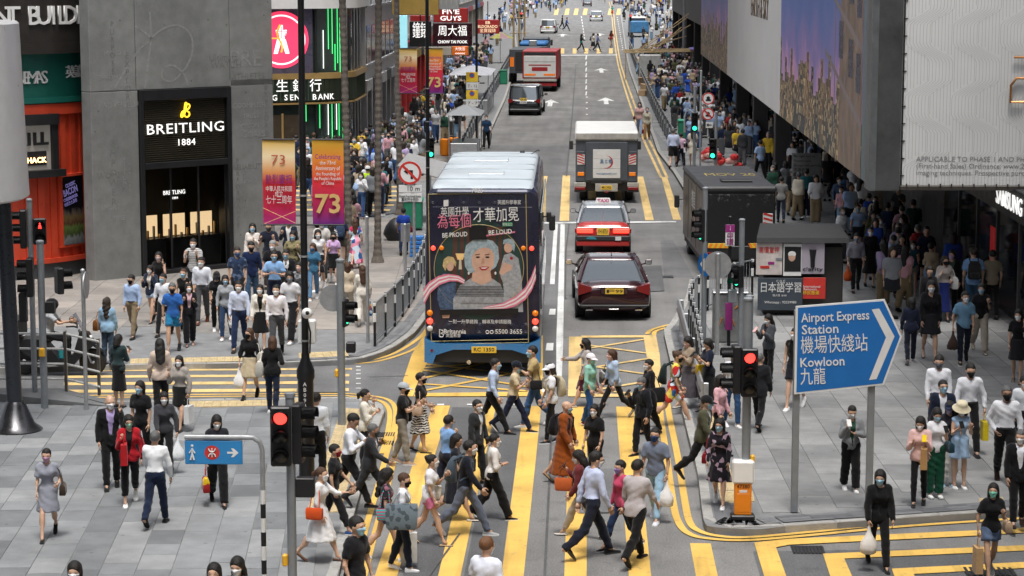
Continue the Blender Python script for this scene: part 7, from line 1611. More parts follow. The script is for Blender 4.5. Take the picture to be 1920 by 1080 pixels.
_MK = [np_mesh('face_mask', *mask_mesh(h), [M_WHITE]) for h in (.013,.02,.03,.04)]
def cap_mesh():
	b = MB(); n = 16
	rings = []
	for t in np.linspace(0, pi/2*.97,6): rings.append([((.104*cos(t))*cos(2*pi*i/n),.018 + .124*cos(t)*sin(2*pi*i/n),.035 + .105*sin(t)) for i in range(n)])
	b.loft(rings); o = [(.092*cos(a),.018 + .118*sin(a)) for a in np.linspace(-pi*.87,-pi*.13,9)]; u = [(x*.95, y - .085*(1 - (x/.1) ** 2) - .01) for x, y in o]
	for z0 in (.036,.028): b.add([(x, y, z0) for x, y in o] + [(x, y, z0 - .02) for x, y in u], [(i, i + 1, i + 10, i + 9) if z0 > .03 else (i + 9, i + 10, i + 1, i) for i in range(8)])
	return b.mesh('cap', M_BLACK, 50)
def hat_mesh():
	b = MB().lathe([(.19,-.005),(.185,.0),(.118,.055),(.112,.10),(.10,.145),(.05,.16),(.001,.162)], 20,(0,.015,.02)); b.lathe([(.118,.05),(.19,-.008)], 20,(0,.015,.02)); return b.mesh('hat', M_BLACK, 60)
def helmet_mesh():
	b = MB().sph((0,.01,.03),(.125,.145,.13),16,10); return b.mesh('helmet', M_BLACK, 60)
_HATS = {'cap': cap_mesh(), 'hat': hat_mesh(), 'helmet': helmet_mesh()}
def shoe_mesh(kind):
	b = MB(); n = 12; k = {'shoe': (.045,.075), 'sneaker': (.05,.085), 'flat': (.042,.045), 'sandal': (.043,.035), 'boot': (.048,.16), 'heel': (.038,.05)}[kind]
	st = [(.085,.62,.55),(.075,.85,.9),(.03,.95,1.),(-.03,.88,.85),(-.09,1.0,.62),(-.14,.92,.5),(-.175,.6,.4),(-.185,.25,.3)]; rs = []
	for y, w, t in st:
		W_ = k[0] * w; H_ = max(.03, k[1] * t) if y > -.05 or kind != 'boot' else .06
		rs.append([(W_*cos(a), y, .0 if sin(a) < -.3 else (H_*(.5 + .5*sin(a)) if True else 0)) for a in np.linspace(0,2*pi, n, endpoint=False)][::-1])
	b.loft([r[::-1] for r in rs]); b.mi(1).add([(x*1.06, y*1.02,0.0) for x, y in [(k[0] * w, y) for y, w, _ in st] + [(-k[0] * w, y) for y, w, _ in st][::-1]] + [(x*1.06, y*1.02,.022) for x, y in [(k[0] * w, y) for y, w, _ in st] + [(-k[0] * w, y) for y, w, _ in st][::-1]],
											   [(i, (i + 1) % 16,(i + 1) % 16 + 16, i + 16) for i in range(16)] + [tuple(range(16,32))])
	if kind == 'heel': b.mi(0).cyl((0,.075,-.05),(0,.07,.0),.009,.016,6)
	return b.mesh('shoe', [M_BLACK, M_WHITE], 60)
_LOWSHOE = MB().box(-.045,.045,-.17,.08,0,.07).mesh('shoe', [M_BLACK, M_WHITE], 0)
_SHOES = {k: shoe_mesh(k) for k in ('shoe', 'sneaker', 'flat', 'sandal', 'boot', 'heel')}
def cloth(c):
	"cloth material from a colour word: hex, or hex+pattern (f floral, s stripe, c check, z zebra, p splash)"
	k = 'cloth_' + c
	if k in _M: return _M[k]
	pat = c[6:] if len(c) > 6 else ''; m = mat(k, '#' + c[:6], .92,0,.10,5.,.35,16., spec=.2)
	n = m.node_tree.nodes; l = m.node_tree.links; b = n['Principled BSDF']
	b.inputs['Sheen Weight'].default_value = .15
	if pat:
		tc = n.new('ShaderNodeTexCoord')
		if pat[0] in 'fp': t = n.new('ShaderNodeTexVoronoi'); t.inputs['Scale'].default_value = 16 if pat[0] == 'f' else 7; o = t.outputs['Color']
		elif pat[0] == 'c': t = n.new('ShaderNodeTexChecker'); t.inputs['Scale'].default_value = 14; o = t.outputs['Fac']
		else: t = n.new('ShaderNodeTexWave'); t.bands_direction = 'Z'; t.inputs['Scale'].default_value = 7; t.inputs['Distortion'].default_value = 6 if pat[0] == 'z' else 0; t.inputs['Detail Scale'].default_value = 2.2; o = t.outputs['Fac']
		l.new(tc.outputs['Object'], t.inputs['Vector']); base = c[:6]; alt = pat[1:7] or 'f0f0f0'
		if pat[0] in 'fp':
			sp = n.new('ShaderNodeSeparateColor'); l.new(o, sp.inputs[0]); o = sp.outputs[0]
			cols = [base, base, alt, base] if pat[0] == 'f' else [base, alt, pat[7:13] or 'e8c020', 'd0e4f0']
			r = ramp(n, [(i/len(cols), '#' + q) for i, q in enumerate(cols)], 'CONSTANT')
		else: r = ramp(n, [(0, '#' + base),(.5, '#' + alt)], 'CONSTANT')
		l.new(o, r.inputs[0]); l.new(r.outputs[0], b.inputs['Base Color'])
	return m
HAIRC = {'k': (.012,.010,.009), 'd': (.03,.02,.014), 'b': (.075,.035,.018), 'g': (.28,.28,.28), 's': (.12,.12,.12), 'o': (.16,.07,.03)}
def hairmat(c): return mat('hair_' + c, HAIRC[c], .45,0,.3,20,.6,90, spec=.4)
ARMS = {  # swing, abduct, elbow flex, inward
	'd': (3,8,14,.0), 'f': (26,6,22,.05), 'r': (-24,8,10,0), 'p': (18,8,112,.32), 'q': (28,6,85,.28), 'u': (42,14,142,.25), 'x': (8,16,92,1.3), 'c': (4,14,8,0), 'b': (-6,12,92,.12), 'k': (-22,20,45,.5), 't': (5,10,70,.35), 'h': (48,8,38,.0), 's': (-30,16,120,.3)}
PEOPLE = []
def person(loc, hd, H=1.66, sex='m', top='shirt:ffffff:l', bot='trousers:1a1a1c', hair='short:k', shoe='shoe:111111', pose='walk', arms='dd', extra='', label='', lod=0, skin=0, head=(0,0), group=None, seed=0, cat='person'):
	rg = random.Random(seed*7919 + 13); s = H/1.70; ph = rg.uniform(0,6.28); fem = sex == 'f'
	hb, hc = ((.033,.0255),(.046,.038),(.062,.054),(.08,.08))[lod]
	if lod == 0 and loc[1] > 50: hb, hc = .038,.031
	V = lambda x, y, z: np.array((x*s, y*s, z*s))
	# ---- pose
	sgn = 1 if rg.random() < .5 else -1
	if pose == 'walk': LG = {sgn: (22 + rg.uniform(-4,4),6),-sgn: (-16,26 + rg.uniform(-6,8))}; lean = 3
	elif pose == 'stride': LG = {sgn: (30,8),-sgn: (-24,30)}; lean = 6
	elif pose == 'step': LG = {sgn: (12,8),-sgn: (-8,14)}; lean = 2
	elif pose == 'sit': LG = {1: (82,84),-1: (82,84)}; lean = 8
	else: LG = {1: (2,3),-1: (-1,2)}; lean = 1
	if pose == 'strideR': LG = {1: (30,8),-1: (-24,30)}; lean = 6
	hw = .085 if not fem else .082; sw = .165 if not fem else .142
	J = {}
	for sd, (th, kf) in LG.items():
		a = R(th); hp = np.array((sd*hw, 0,.92)); kn = hp + .425*np.array((sd*.015,-sin(a),-cos(a))); b = R(th - kf); an = kn + .415*np.array((0,-sin(b),-cos(b)))
		J['hip', sd], J['knee', sd], J['ank', sd] = hp, kn, an; J['pitch', sd] = (th - kf) if (th - kf) < -8 else 0
	dz = .085 - min(J['ank', 1][2], J['ank', -1][2]) if pose != 'sit' else -.45 + .72 - .28
	if pose == 'sit': dz = .80 - .92 + .06
	for k in list(J):
		if k[0] != 'pitch': J[k] = J[k] + np.array((0,0, dz))
	P0 = np.array((0,0,.92 + dz)); le = R(lean); tilt = lambda z, y=0., x=0.: P0 + np.array((x, -sin(le)*(z - .92) + y, cos(le)*(z - .92)))
	neck, hd_c = tilt(1.45), tilt(1.582,-.018)
	for i, sd in enumerate((1,-1)):
		a_ = arms[i]
		if a_ == 'w': a_ = 'r' if LG[sd][0] > 0 else 'f'
		w_, ab, fl, inn = ARMS[a_]; w_ = R(w_ + rg.uniform(-7,7)); ab = R(ab + rg.uniform(-2,7)); fl = fl + rg.uniform(-6,14)
		S_ = tilt(1.385,0, sd*sw); up = np.array((sd*sin(ab),-sin(w_)*cos(ab),-cos(w_)*cos(ab))); E_ = S_ + up*.285
		fo = np.array((-sd*inn, -sin(w_ + R(fl)),-cos(w_ + R(fl)))); fo /= np.linalg.norm(fo); W_ = E_ + fo*.245
		J['sh', sd], J['el', sd], J['wr', sd], J['fd', sd], J['grip', sd] = S_, E_, W_, fo, a_ in 'cpqbk'
	for k in list(J):
		if k[0] not in ('pitch', 'fd', 'grip'): J[k] = J[k] * s
	neck, hd_c = neck*s, hd_c*s; T = lambda z, y=0., x=0.: tilt(z, y, x)*s
	allp = np.array([J[k] for k in J if k[0] in ('hip', 'knee', 'ank', 'sh', 'el', 'wr')] + [hd_c])
	lo, hi = allp.min(0) - .17, allp.max(0) + .17
	fat = rg.uniform(.88,.99) if not fem else rg.uniform(.84,.94)
	if 'fat' in extra: fat = 1.12
	def torso(F_, o, z0=.9):
		cr = (.122 if not fem else .104)*fat
		F_.cone(T(1.30,0,-.065), T(1.30,0,.065),(cr + o)*s, k=.05, sy=.80).cone(T(1.28), T(1.02),(cr + .012*fat + o)*s, ((.125 if not fem else .10)*fat + o)*s, k=.05, sy=.82)
		F_.cone(T(.95,.01,-.055), T(.95,.01,.055),((.115 if not fem else .125)*fat + o)*s, k=.05, sy=.88).cone(T(1.385,0,-sw + .03), T(1.385,0, sw - .03),(.058 + o)*s, k=.05)
		if fem: F_.ell(T(1.27,-.07,-.055),((.058 + o)*s,)*3,.05).ell(T(1.27,-.07,.055),((.058 + o)*s,)*3,.05)
	# ---- body
	Fb = Field(lo, hi, hb)
	if lod < 3: torso(Fb, 0)
	Fb.cone(T(1.42,.012), T(1.54,-.0),.056*s, .05*s, .03)
	for sd in (1,-1):
		if lod: Fb.cone(J['wr', sd], J['wr', sd] + J['fd', sd] * .13*s, .034*s, .026*s, .02)
		if lod > 2: Fb.cone(J['sh', sd], J['el', sd], .05*s, .042*s, .03).cone(J['el', sd], J['wr', sd], .044*s, .04*s, .02); continue
		Fb.cone(J['hip', sd], J['knee', sd], .083*s*fat, .052*s, .04).cone(J['knee', sd], J['ank', sd], .052*s, .034*s, .02)
		c_ = J['knee', sd] * .68 + J['ank', sd] * .32; Fb.ell(c_ + np.array((0,.018*s, 0)),(.046*s, .05*s, .10*s),.04)
		Fb.cone(J['sh', sd], J['el', sd], .046*s*(1 if not fem else .88),.037*s, .03).cone(J['el', sd], J['wr', sd], .037*s, .025*s, .02)
		Fb.cone(J['ank', sd], J['ank', sd] + np.array((0,-.06,-.03))*s, .036*s, .03*s, .02)
	v, q = Fb.mesh(); vs, qs, ts, mi = [v], [q], [], [np.zeros(len(q), int)]; off = len(v)
	if head == (0,0): head = (rg.uniform(-5,10), rg.uniform(-22,22))
	if 'phone' in extra: head = (rg.uniform(14,24), head[1] * .4)
	hx, hz = R(head[0]), R(head[1]); HM = Matrix.Translation(Vector(hd_c)) @ Matrix.Rotation(hz, 4, 'Z') @ Matrix.Rotation(hx, 4, 'X') @ Matrix.Scale(s*(1.0 if not fem else .97),4); A_ = np.array(HM)
	tp = lambda v, M_: v @ np.asarray(M_)[:3, :3].T + np.asarray(M_)[:3,3]
	hv, hq = HEADS[lod]; vs.append(tp(hv, A_)); qs.append(hq + off); mi.append(np.zeros(len(hq), int)); off += len(hv); mt = []
	if lod < 2:
		ev, eq, et = mb_np(EYES); vs.append(tp(ev, A_)); qs.append(eq + off); mi.append(np.array([m for m, f in zip(EYES.m, EYES.f) if len(f) == 4])); ts.append(et + off); mt.append(np.array([m for m, f in zip(EYES.m, EYES.f) if len(f) == 3])); off += len(ev)
	for sd in (1,-1) if lod == 0 else ():
		gv, gq, gt = HANDS[1 if J['grip', sd] else 0]; M3 = rot_to(Vector(J['fd', sd]), Vector((0,-1,0)) if abs(J['fd', sd][1]) < .8 else Vector((0,-.2,1))); g = gv.copy()
		if sd > 0: g = g*np.array((-1,1,1)); gq = gq[:, ::-1]; gt = gt[:, ::-1]
		g = (g*s*(1.02 if not fem else .92)) @ np.array(M3).T + J['wr', sd] - J['fd', sd] * .012; vs.append(g); qs.append(gq + off); mi.append(np.zeros(len(gq), int)); ts.append(gt + off); mt.append(np.zeros(len(gt), int)); off += len(g)
	me = np_mesh('person', np.concatenate(vs), np.concatenate(qs), [M_SKIN[skin], M_EYE, M_LIP], np.concatenate(mi + mt), np.concatenate(ts) if ts else None)
	o = ob('person', me, None, loc, (0,0, hd)); tag(o, label, cat, group)
	def child(name, F_, m, wr=.004):
		if wr: F_.wrinkle(wr*s*(1.5 if lod == 0 else 1.), ph)
		v, q = F_.mesh()
		if len(v): ob(name, np_mesh(name, v, q, [m]), o)
	# ---- clothes
	tk = top.split(':'); kind = tk[0]; col = cloth(tk[1]); slv = tk[2] if len(tk) > 2 else 'l'
	bk = bot.split(':') if bot else None
	dress = kind in ('dress', 'robe'); loose = {'tee': .013, 'shirt': .013, 'blouse': .017, 'sweater': .018, 'polo': .012, 'vest': .009, 'dress': .013, 'suit': .012, 'jacket': .024, 'robe': .03}[kind]
	if lod: loose += .006 if lod < 3 else .02
	tuck = kind in ('shirt', 'suit') and 'out' not in extra
	def sleeves(F_, sl, o_, flare=.0):
		for sd in (1,-1):
			if sl == 'n': continue
			e = J['el', sd]; a = J['sh', sd]; w = J['wr', sd]
			if sl == 's': F_.cone(a, a + (e - a)*.72,(.047 + o_)*s, (.046 + o_ + .008 + flare)*s, .035, cap=True)
			else:
				F_.cone(a, e, (.047 + o_)*s, (.040 + o_)*s, .035)
				t_ = .94 if sl == 'l' else .3
				F_.cone(e, e + (w - e)*t_, (.040 + o_)*s, (.032 + o_*.8 + flare)*s, .015, cap=False) if t_ < .5 else F_.cone(e, w - J['fd', sd] * .03,(.040 + o_)*s, (.030 + o_*.8 + flare)*s, .012)
	hem = {'tee': .86, 'shirt': .985 if tuck else .84, 'blouse': .86, 'sweater': .87, 'polo': .86, 'vest': .88, 'suit': .985, 'jacket': .80, 'dress': .95, 'robe': .9}[kind]
	if 'crop' in extra.split(';'): hem = 1.0
	# sleeves must not be cut by the hem: build hem cut only on the trunk by cutting before adding sleeves
	def garment(name, m, o_, sl, hem, vneck=0., flare=0., openf=False, skirt=None, wr=.004):
		F_ = Field(lo, hi, hc); torso(F_, o_)
		if hem < .9: F_.cone(T(.97,.008,-.03), T(hem - .03,.008,-.03),(.122*fat + o_)*s, (.13*fat + o_ + flare)*s, .04, sy=.85).cone(T(.97,.008,.03), T(hem - .03,.008,.03),(.122*fat + o_)*s, (.13*fat + o_ + flare)*s, .04, sy=.85)
		if skirt:
			z1, fl = skirt; c0 = T(.98,.005); kn = (J['knee', 1] + J['knee', -1])/2; c1 = np.array((0, kn[1] * max(0, min(1,(.95 - z1)/.5))*.8,(z1 + dz)*s))
			sp = abs(J['knee', 1][1] - J['knee', -1][1])*max(0, min(1,(.95 - z1)/.45))*.42
			F_.cone(c0, c1,(.135*fat + o_)*s, (.15 + fl)*s + sp*.45,.05, sy=.88 + sp*.9, cap=True, fold=.012 if fl > .03 else .003, ph=ph)
			zh = c1[2]
		else: zh = T(hem)[2]
		F_.cut(lambda x, y, z: zh - z + 0*x + 0*y)
		if openf: F_.cut(lambda x, y, z: np.minimum((.012 + .06*np.clip((z - T(1.02)[2])/.4,-.45,1))*s - np.abs(x),-(y + .02*s)) + 0*z)
		sleeves(F_, sl, o_, flare*.5); F_.cone(T(1.40,.012), T(1.46,.006),(.064 + o_*.4)*s, .062*s, .02)
		zn = T(1.465)[2]; hi_el = max(J['wr', 1][2], J['wr', -1][2])
		F_.ell(T(1.50,-.05),(.058*s, .07*s, (.06 + vneck)*s), sub=True)
		if sl != 'n' or True: F_.cut(lambda x, y, z: np.minimum(z - zn, .13*s - np.abs(x)) + 0*y)
		child(name, F_, m, wr)
	nm = {'tee': 't_shirt', 'shirt': 'shirt', 'blouse': 'blouse', 'sweater': 'sweater', 'polo': 'polo_shirt', 'vest': 'vest_top', 'dress': 'dress', 'suit': 'shirt', 'jacket': 'shirt', 'robe': 'robe'}[kind]
	if kind in ('suit', 'jacket'):
		inner = cloth(tk[3]) if len(tk) > 3 else cloth('f0f0f0'); garment('shirt', inner, .008, 'n', .96,.03)
		garment('suit_jacket' if kind == 'suit' else 'jacket', col, .022, slv, .80 if kind == 'suit' else .84,.05,.01, openf=True)
	elif dress: garment(nm, col, loose, slv, .95,.03, skirt=(float(tk[3]) if len(tk) > 3 else .55, float(tk[4]) if len(tk) > 4 else .05), wr=.005)
	else: garment(nm, col, loose, slv, hem, .03 if kind in ('shirt', 'polo') else .015,.02 if kind == 'blouse' else .0)
	if bk:
		bc = cloth(bk[1]); bkind = bk[0]
		if bkind in ('skirt', 'longskirt'):
			L_ = float(bk[2]) if len(bk) > 2 else .52; fl = float(bk[3]) if len(bk) > 3 else .04
			F_ = Field(lo, hi, hc); c0 = T(1.02); kn = (J['knee', 1] + J['knee', -1])/2; sp = abs(J['knee', 1][1] - J['knee', -1][1])*min(1,(.95 - L_)/.45)*.42
			F_.cone(T(.97,.01,-.05), T(.97,.01,.05),(.135*fat + .012)*s, k=.05, sy=.88)
			F_.cone(T(1.03), np.array((0, kn[1] * .6,(L_ + dz)*s)),(.125*fat + .02)*s, (.15 + fl)*s + sp*.5,.05, sy=.9 + sp*1.0, cap=True, fold=.016 if fl > .05 else .004, ph=ph)
			zt = T(1.03)[2]; zl = (L_ + dz)*s; F_.cut(lambda x, y, z: np.maximum(z - zt, zl - z) + 0*x + 0*y); child('skirt', F_, bc, .003)
		else:
			o_ = (.02 if lod > 2 else 0) + {'trousers': .016, 'jeans': .012, 'leggings': .006, 'wide': .032, 'shorts': .02}[bkind] + (.006 if lod else 0); F_ = Field(lo, hi, hc)
			F_.cone(T(.95,.01,-.055), T(.95,.01,.055),(.12*fat + o_*.8)*s, k=.05, sy=.88).cone(T(1.0), T(1.03),(.125*fat + o_*.5 - (.02 if fem else 0))*s, k=.04, sy=.82)
			zt = T(1.03)[2]; F_.cut(lambda x, y, z: z - zt + 0*x + 0*y); short_t = float(bk[2]) if len(bk) > 2 else (.62 if bkind == 'shorts' else 2.)
			for sd in (1,-1):
				h_, k_, a_ = J['hip', sd], J['knee', sd], J['ank', sd]
				if short_t < 1: F_.cone(h_, h_ + (k_ - h_)*short_t, (.086*fat + o_)*s, (.078 + o_*1.2)*s, .03, cap=True)
				else:
					F_.cone(h_, k_, (.084*fat + o_)*s, (.056 + o_)*s, .03)
					e_ = k_ + (a_ - k_)*min(1.0,(short_t - 1) + (.06 if bkind == 'wide' else 0)); F_.cone(k_, e_, (.056 + o_)*s, (.040 + o_*1.25)*s, .02, cap=True)
					F_.ell(k_*.68 + a_*.32 + np.array((0,.016,0)),(.045*s + o_, .052*s + o_, .1*s),.03)
			child({'trousers': 'trousers', 'jeans': 'jeans', 'leggings': 'leggings', 'wide': 'trousers', 'shorts': 'shorts'}[bkind], F_, bc, .005 if lod == 0 else .003)
			if tuck and lod == 0:
				MBb = MB(); n_ = 20; c = T(1.015); rx = (.128*fat + .018)*s; zc = T(1.0)[2]
				MBb.lathe([(rx, -.016),(rx + .004,-.012),(rx + .004,.012),(rx, .016)], n_); q_ = MBb.build('belt', M_BUMP, o, (c[0], c[1], zc)); q_.scale = (1.0 if not fem else .92,.84,1)
	sk_ = shoe.split(':')
	for sd in (1,-1):
		a_ = J['ank', sd]; pt = J['pitch', sd]
		so = ob('shoe', _SHOES[sk_[0]] if lod < 3 else _LOWSHOE, o, (a_[0], a_[1] + .0, a_[2] - .083*s),(R(-pt*.9),0,0),(s*(1 if not fem else .92),)*3)
		if pt: so.location = (a_[0], a_[1] - sin(R(-pt))*.083*s, a_[2] - cos(R(pt))*.083*s)
		omat(so, cloth(sk_[1]), cloth(sk_[2]) if len(sk_) > 2 else (M_BUMP if sk_[0] != 'sneaker' else M_WHITE))
	hr = hair.split(':')
	if hr[0] != 'bald':
		ho = ob('hair', hairm(hr[0], lod), o); ho.matrix_local = HM; omat(ho, hairmat(hr[1]))
	J['H'] = HM
	for ex in [e for e in extra.split(';') if e]:
		x = ex.split(':')
		if x[0] == 'mask': mo = ob('face_mask', _MK[lod], o); mo.matrix_local = HM; omat(mo, cloth(x[1]))
		elif x[0] in _HATS: co = ob(x[0], _HATS[x[0]], o); co.matrix_local = HM; omat(co, cloth(x[1]))
		elif x[0] == 'glasses':
			g = MB()
			for sx in (-1,1): g.tube([(sx*.033 + .024*cos(a),-.106,.004 + .018*sin(a)) for a in np.linspace(0,2*pi, 10, endpoint=False)], .003,4, closed=True); g.tube([(sx*.058,-.104,.008),(sx*.08,.0,.008)], .003,4)
			go = g.build('glasses', M_BUMP, o); go.matrix_local = HM
		elif x[0] == 'tie':
			p0, p1 = T(1.41,-.105), T(1.08,-.125); MB().loft([[(p0[0] - .015, p0[1], p0[2]),(p0[0] + .015, p0[1], p0[2]),(p0[0] + .015, p0[1] + .01, p0[2]),(p0[0] - .015, p0[1] + .01, p0[2])], [(p1[0] - .035, p1[1], p1[2]),(p1[0] + .035, p1[1], p1[2]),(p1[0] + .035, p1[1] + .01, p1[2]),(p1[0] - .035, p1[1] + .01, p1[2])]]).build('tie', cloth(x[1]), o)
	o['_'] = 0; del o['_']
	o_local = {'T': T, 'J': J, 's': s, 'o': o}
	M_o = Matrix.Translation(Vector(loc)) @ Matrix.Rotation(hd, 4, 'Z')
	carried(o_local, M_o, extra, label, lod)
	return o
def carried(d, M_o, extra, label, lod):
	"bags and phones are things of their own, placed in the hand, on the shoulder or on the back"
	J, T, s = d['J'], d['T'], d['s']; who = label.replace('person in ', '')
	for q in (' with a backpack', ' with a handbag'): who = who.replace(q, '')
	if not who.endswith(('palms', 'bank', 'hoarding', 'bamboo')): who = who.split(',')[0]
	who = who.split()[:9]
	while who[-1] in ('the', 'a', 'of', 'on', 'by', 'and', 'in', 'at', 'behind', 'with', 'beside', 'from', 'seen', 'big', 'grey', 'long', 'near', 'carrying', 'looking', 'striding'): who.pop()
	who = ' '.join(who)
	for ex in [e for e in extra.split(';') if e]:
		x = ex.split(':')
		if x[0] not in ('tote', 'paper', 'plastic', 'backpack', 'shoulder', 'cross', 'phone', 'umbrella', 'clutch'): continue
		col = cloth(x[1]); sd = -1 if len(x) > 2 and x[2] == 'R' else 1; cn = x[3] if len(x) > 3 else ''
		w = Vector(J['wr', sd]) + Vector(J['fd', sd])*.08; hp = T(.95,0, sd*.2); sh = T(1.44,0, sd*.11)
		def root(name, lab, cat_, at):
			e = ob(name, None); e.empty_display_size = .1; e.matrix_world = M_o @ Matrix.Translation(Vector(at)); return tag(e, lab, cat_)
		if x[0] == 'phone':
			b = MB().rbox(-.038,.038,-.005,.005,-.075,.075,.004); r = root('mobile_phone', ('%s phone held by person in %s' % (cn or 'black', who)), 'phone', w + Vector((0,-.02,.02))); q = b.build('phone_case', col, r, rot=(R(-50),0,0)); MB().box(-.034,.034,.0052,.006,-.07,.07).build('screen', M_CGL, q); continue
		if x[0] == 'umbrella':
			r = root('folded_umbrella', '%s folded umbrella in hand of person in %s' % (cn or 'black', who), 'umbrella', w); MB().lathe([(.008,.12),(.02,.1),(.035,-.1),(.012,-.62),(.004,-.7)], 10).build('canopy', col, r, rot=(R(-38),0,0)); MB().tube([(0,0,.1),(0,0,.2),(.03,0,.23)], .01,5).build('handle', M_BUMP, r, rot=(R(-38),0,0)); continue
		if x[0] == 'paper':
			r = root('paper_bag', '%s paper bag carried by person in %s' % (cn, who), 'bag', w); hh = .32 if len(x) < 5 else float(x[4]); b = MB()
			b.loft([[(-.055,-.12,-.16 - hh),(.055,-.12,-.16 - hh),(.055,.12,-.16 - hh),(-.055,.12,-.16 - hh)], [(-.05,-.122,-.14),(.05,-.122,-.14),(.05,.122,-.14),(-.05,.122,-.14)]]); b.build('bag_body', col, r); MB().tube([(0,-.06,-.14),(0,-.045,-.03),(0,0,0),(0,.045,-.03),(0,.06,-.14)], .006,4).build('handle', col, r)
		elif x[0] == 'plastic':
			r = root('plastic_bag', '%s plastic bag carried by person in %s' % (cn, who), 'bag', w); rs = []; rg = random.Random(len(label))
			for z, q in ((-.42,.06),(-.40,.11),(-.33,.13),(-.24,.115),(-.15,.06),(-.08,.03),(0,.022)): rs.append([(q*cos(2*pi*i/14)*rg.uniform(.82,1.12), q*.8*sin(2*pi*i/14)*rg.uniform(.82,1.12), z + rg.uniform(-.012,.012)) for i in range(14)])
			MB().loft(rs).build('bag_body', col, r, smooth=70); MB().tube([(-.02,0,-.02),(0,0,.02),(.02,0,-.02)], .01,4).build('handle', col, r)
		elif x[0] == 'backpack':
			r = root('backpack', '%s backpack worn by person in %s' % (cn, who), 'backpack', T(1.0,.13)); rs = []
			for z, ww, dd in ((.0,.11,.1),(.03,.15,.15),(.2,.155,.165),(.34,.14,.13),(.42,.09,.07)): rs.append([(ww*s*math.copysign(abs(cos(a)) ** .5, cos(a)),.02 + dd*s*.5 + dd*s*.5*math.copysign(abs(sin(a)) ** .6, sin(a)), z*s) for a in np.linspace(0,2*pi, 16, endpoint=False)])
			b = MB().loft(rs).build('bag_body', col, r, smooth=60); MB().rbox(-.11*s, .11*s, .15*s, .21*s, .03*s, .17*s, .025).build('pocket', col, b)
			for q in (-1,1): MB().tube([(q*.09*s, .05,.38*s),(q*.10*s, -.08*s, .46*s),(q*.11*s, -.28*s, .36*s),(q*.12*s, -.27*s, .18*s),(q*.13*s, -.06*s, .04*s)], .018,5).build('strap', col, r)
		else:
			big = x[0] == 'tote'; W_, D_, H_ = (.19,.07,.30) if big else ((.125,.05,.17) if x[0] != 'clutch' else (.14,.06,.2))
			if len(x) > 4: k_ = float(x[4]); W_, D_, H_ = W_*k_, D_*k_, H_*k_
			inh = 'hand' in x; at = (w + Vector((0,0,-.18 - H_ + .0)) if inh else Vector(hp) + Vector((sd*.06,.0,-H_*.5 + (.06 if big else 0)))); r = root('tote_bag' if big else 'handbag', '%s %s carried by person in %s' % (cn, 'tote bag' if big else 'handbag', who), 'bag', at)
			b = MB().loft([[(-D_*.8,-W_*.8,0),(D_*.8,-W_*.8,0),(D_*.8, W_*.8,0),(-D_*.8, W_*.8,0)], [(-D_, -W_*.95, H_*.12),(D_, -W_*.95, H_*.12),(D_, W_*.95, H_*.12),(-D_, W_*.95, H_*.12)], [(-D_*.9,-W_, H_*.8),(D_*.9,-W_, H_*.8),(D_*.9, W_, H_*.8),(-D_*.9, W_, H_*.8)], [(-D_*.4,-W_*.98, H_),(D_*.4,-W_*.98, H_),(D_*.4, W_*.98, H_),(-D_*.4, W_*.98, H_)]]); b.build('bag_body', col, r, smooth=50)
			sh_ = (Vector(w) if inh else (Vector(T(1.455,0,-sd*.06)) if x[0] == 'cross' else Vector(sh))) - at
			st = MB()
			for q in (-1,1): st.tube([(0, q*W_*.6, H_*.96), tuple(sh_.lerp(Vector((0, q*W_*.5, H_)),.35) + Vector((sd*.05 if not inh else 0, q*.03,0))), tuple(sh_)], .008,5)
			st.build('strap', col, r)
# ------------------------------------------------------------------ the people in the photograph, one by one
_seed = [100]
def A(px, fy, hy, hd, sex, top, bot, hair='short:k', shoe='shoe:141416', pose='walk', arms='ww', extra='', desc='', z=KH, skin=0, head=(0,0), H=None):
	_seed[0] += 1
	if fy is None:
		H = H or (1.60 if sex == 'f' else 1.70); x, y = G(px, hy, z + H)
	else:
		x, y = G(px, fy, z)
		if H is None: H = min(1.86, max(1.46,(fy - hy)/(F/math.hypot(y, HC))*1.005))
	lod = 0 if y < 78 else (1 if y < 112 else 2)
	return person((x, y, z), R(hd), H, sex, top, bot, hair, shoe, pose, arms, extra, 'person in ' + desc, lod, skin, head, seed=_seed[0])
W_ = 'mask:e8eaec'; LB_ = 'mask:9cc3d8'; BK_ = 'mask:141416'
# near plaza
A(92,1008,833,8, 'f', 'dress:8e919c:s:.56:.02', '', 'pony:k', 'flat:141414', 'walk', 'bd', 'mask:b98fa6;shoulder:4a3c30:L:brown', 'lilac grey short dress, walking alone on the plaza', skin=0)
A(210,916,738,12, 'm', 'suit:141417:l:a999c6', 'trousers:131316', 'bald:k', 'shoe:0e0e10', 'step', 'ud', W_, 'black suit and lilac shirt, bald, beside the red jacket')
A(245,945,773,10, 'f', 'jacket:a81a26:l:1c1c1e', 'trousers:18181b:1.72', 'bob:k', 'sneaker:e6e6e2', 'walk', 'cp', 'mask:8fbfa6;glasses;paper:b01b22:R:red;shoulder:121214:L:black', 'red jacket and cropped black trousers')
A(293,986,803,176, 'm', 'shirt:e9ebee:l', 'trousers:16223a', 'short:s', 'shoe:0e0e10', 'walk', 'wd', '', 'white shirt and navy trousers, grey haired, from behind', skin=1)
A(267,878,712,-12, 'f', 'tee:17171a:s', 'trousers:141417', 'bob:k', 'flat:141414', 'step', 'dd', LB_, 'black T-shirt with blue mask behind the red jacket')
A(310,886,732,15, 'f', 'sweater:3a3b40:l', 'trousers:17171a', 'bob:k', 'flat:141414', 'walk', 'cw', W_ + ';plastic:dfe3e6:L:white', 'dark grey sweater, white mask, left of the blue station sign')
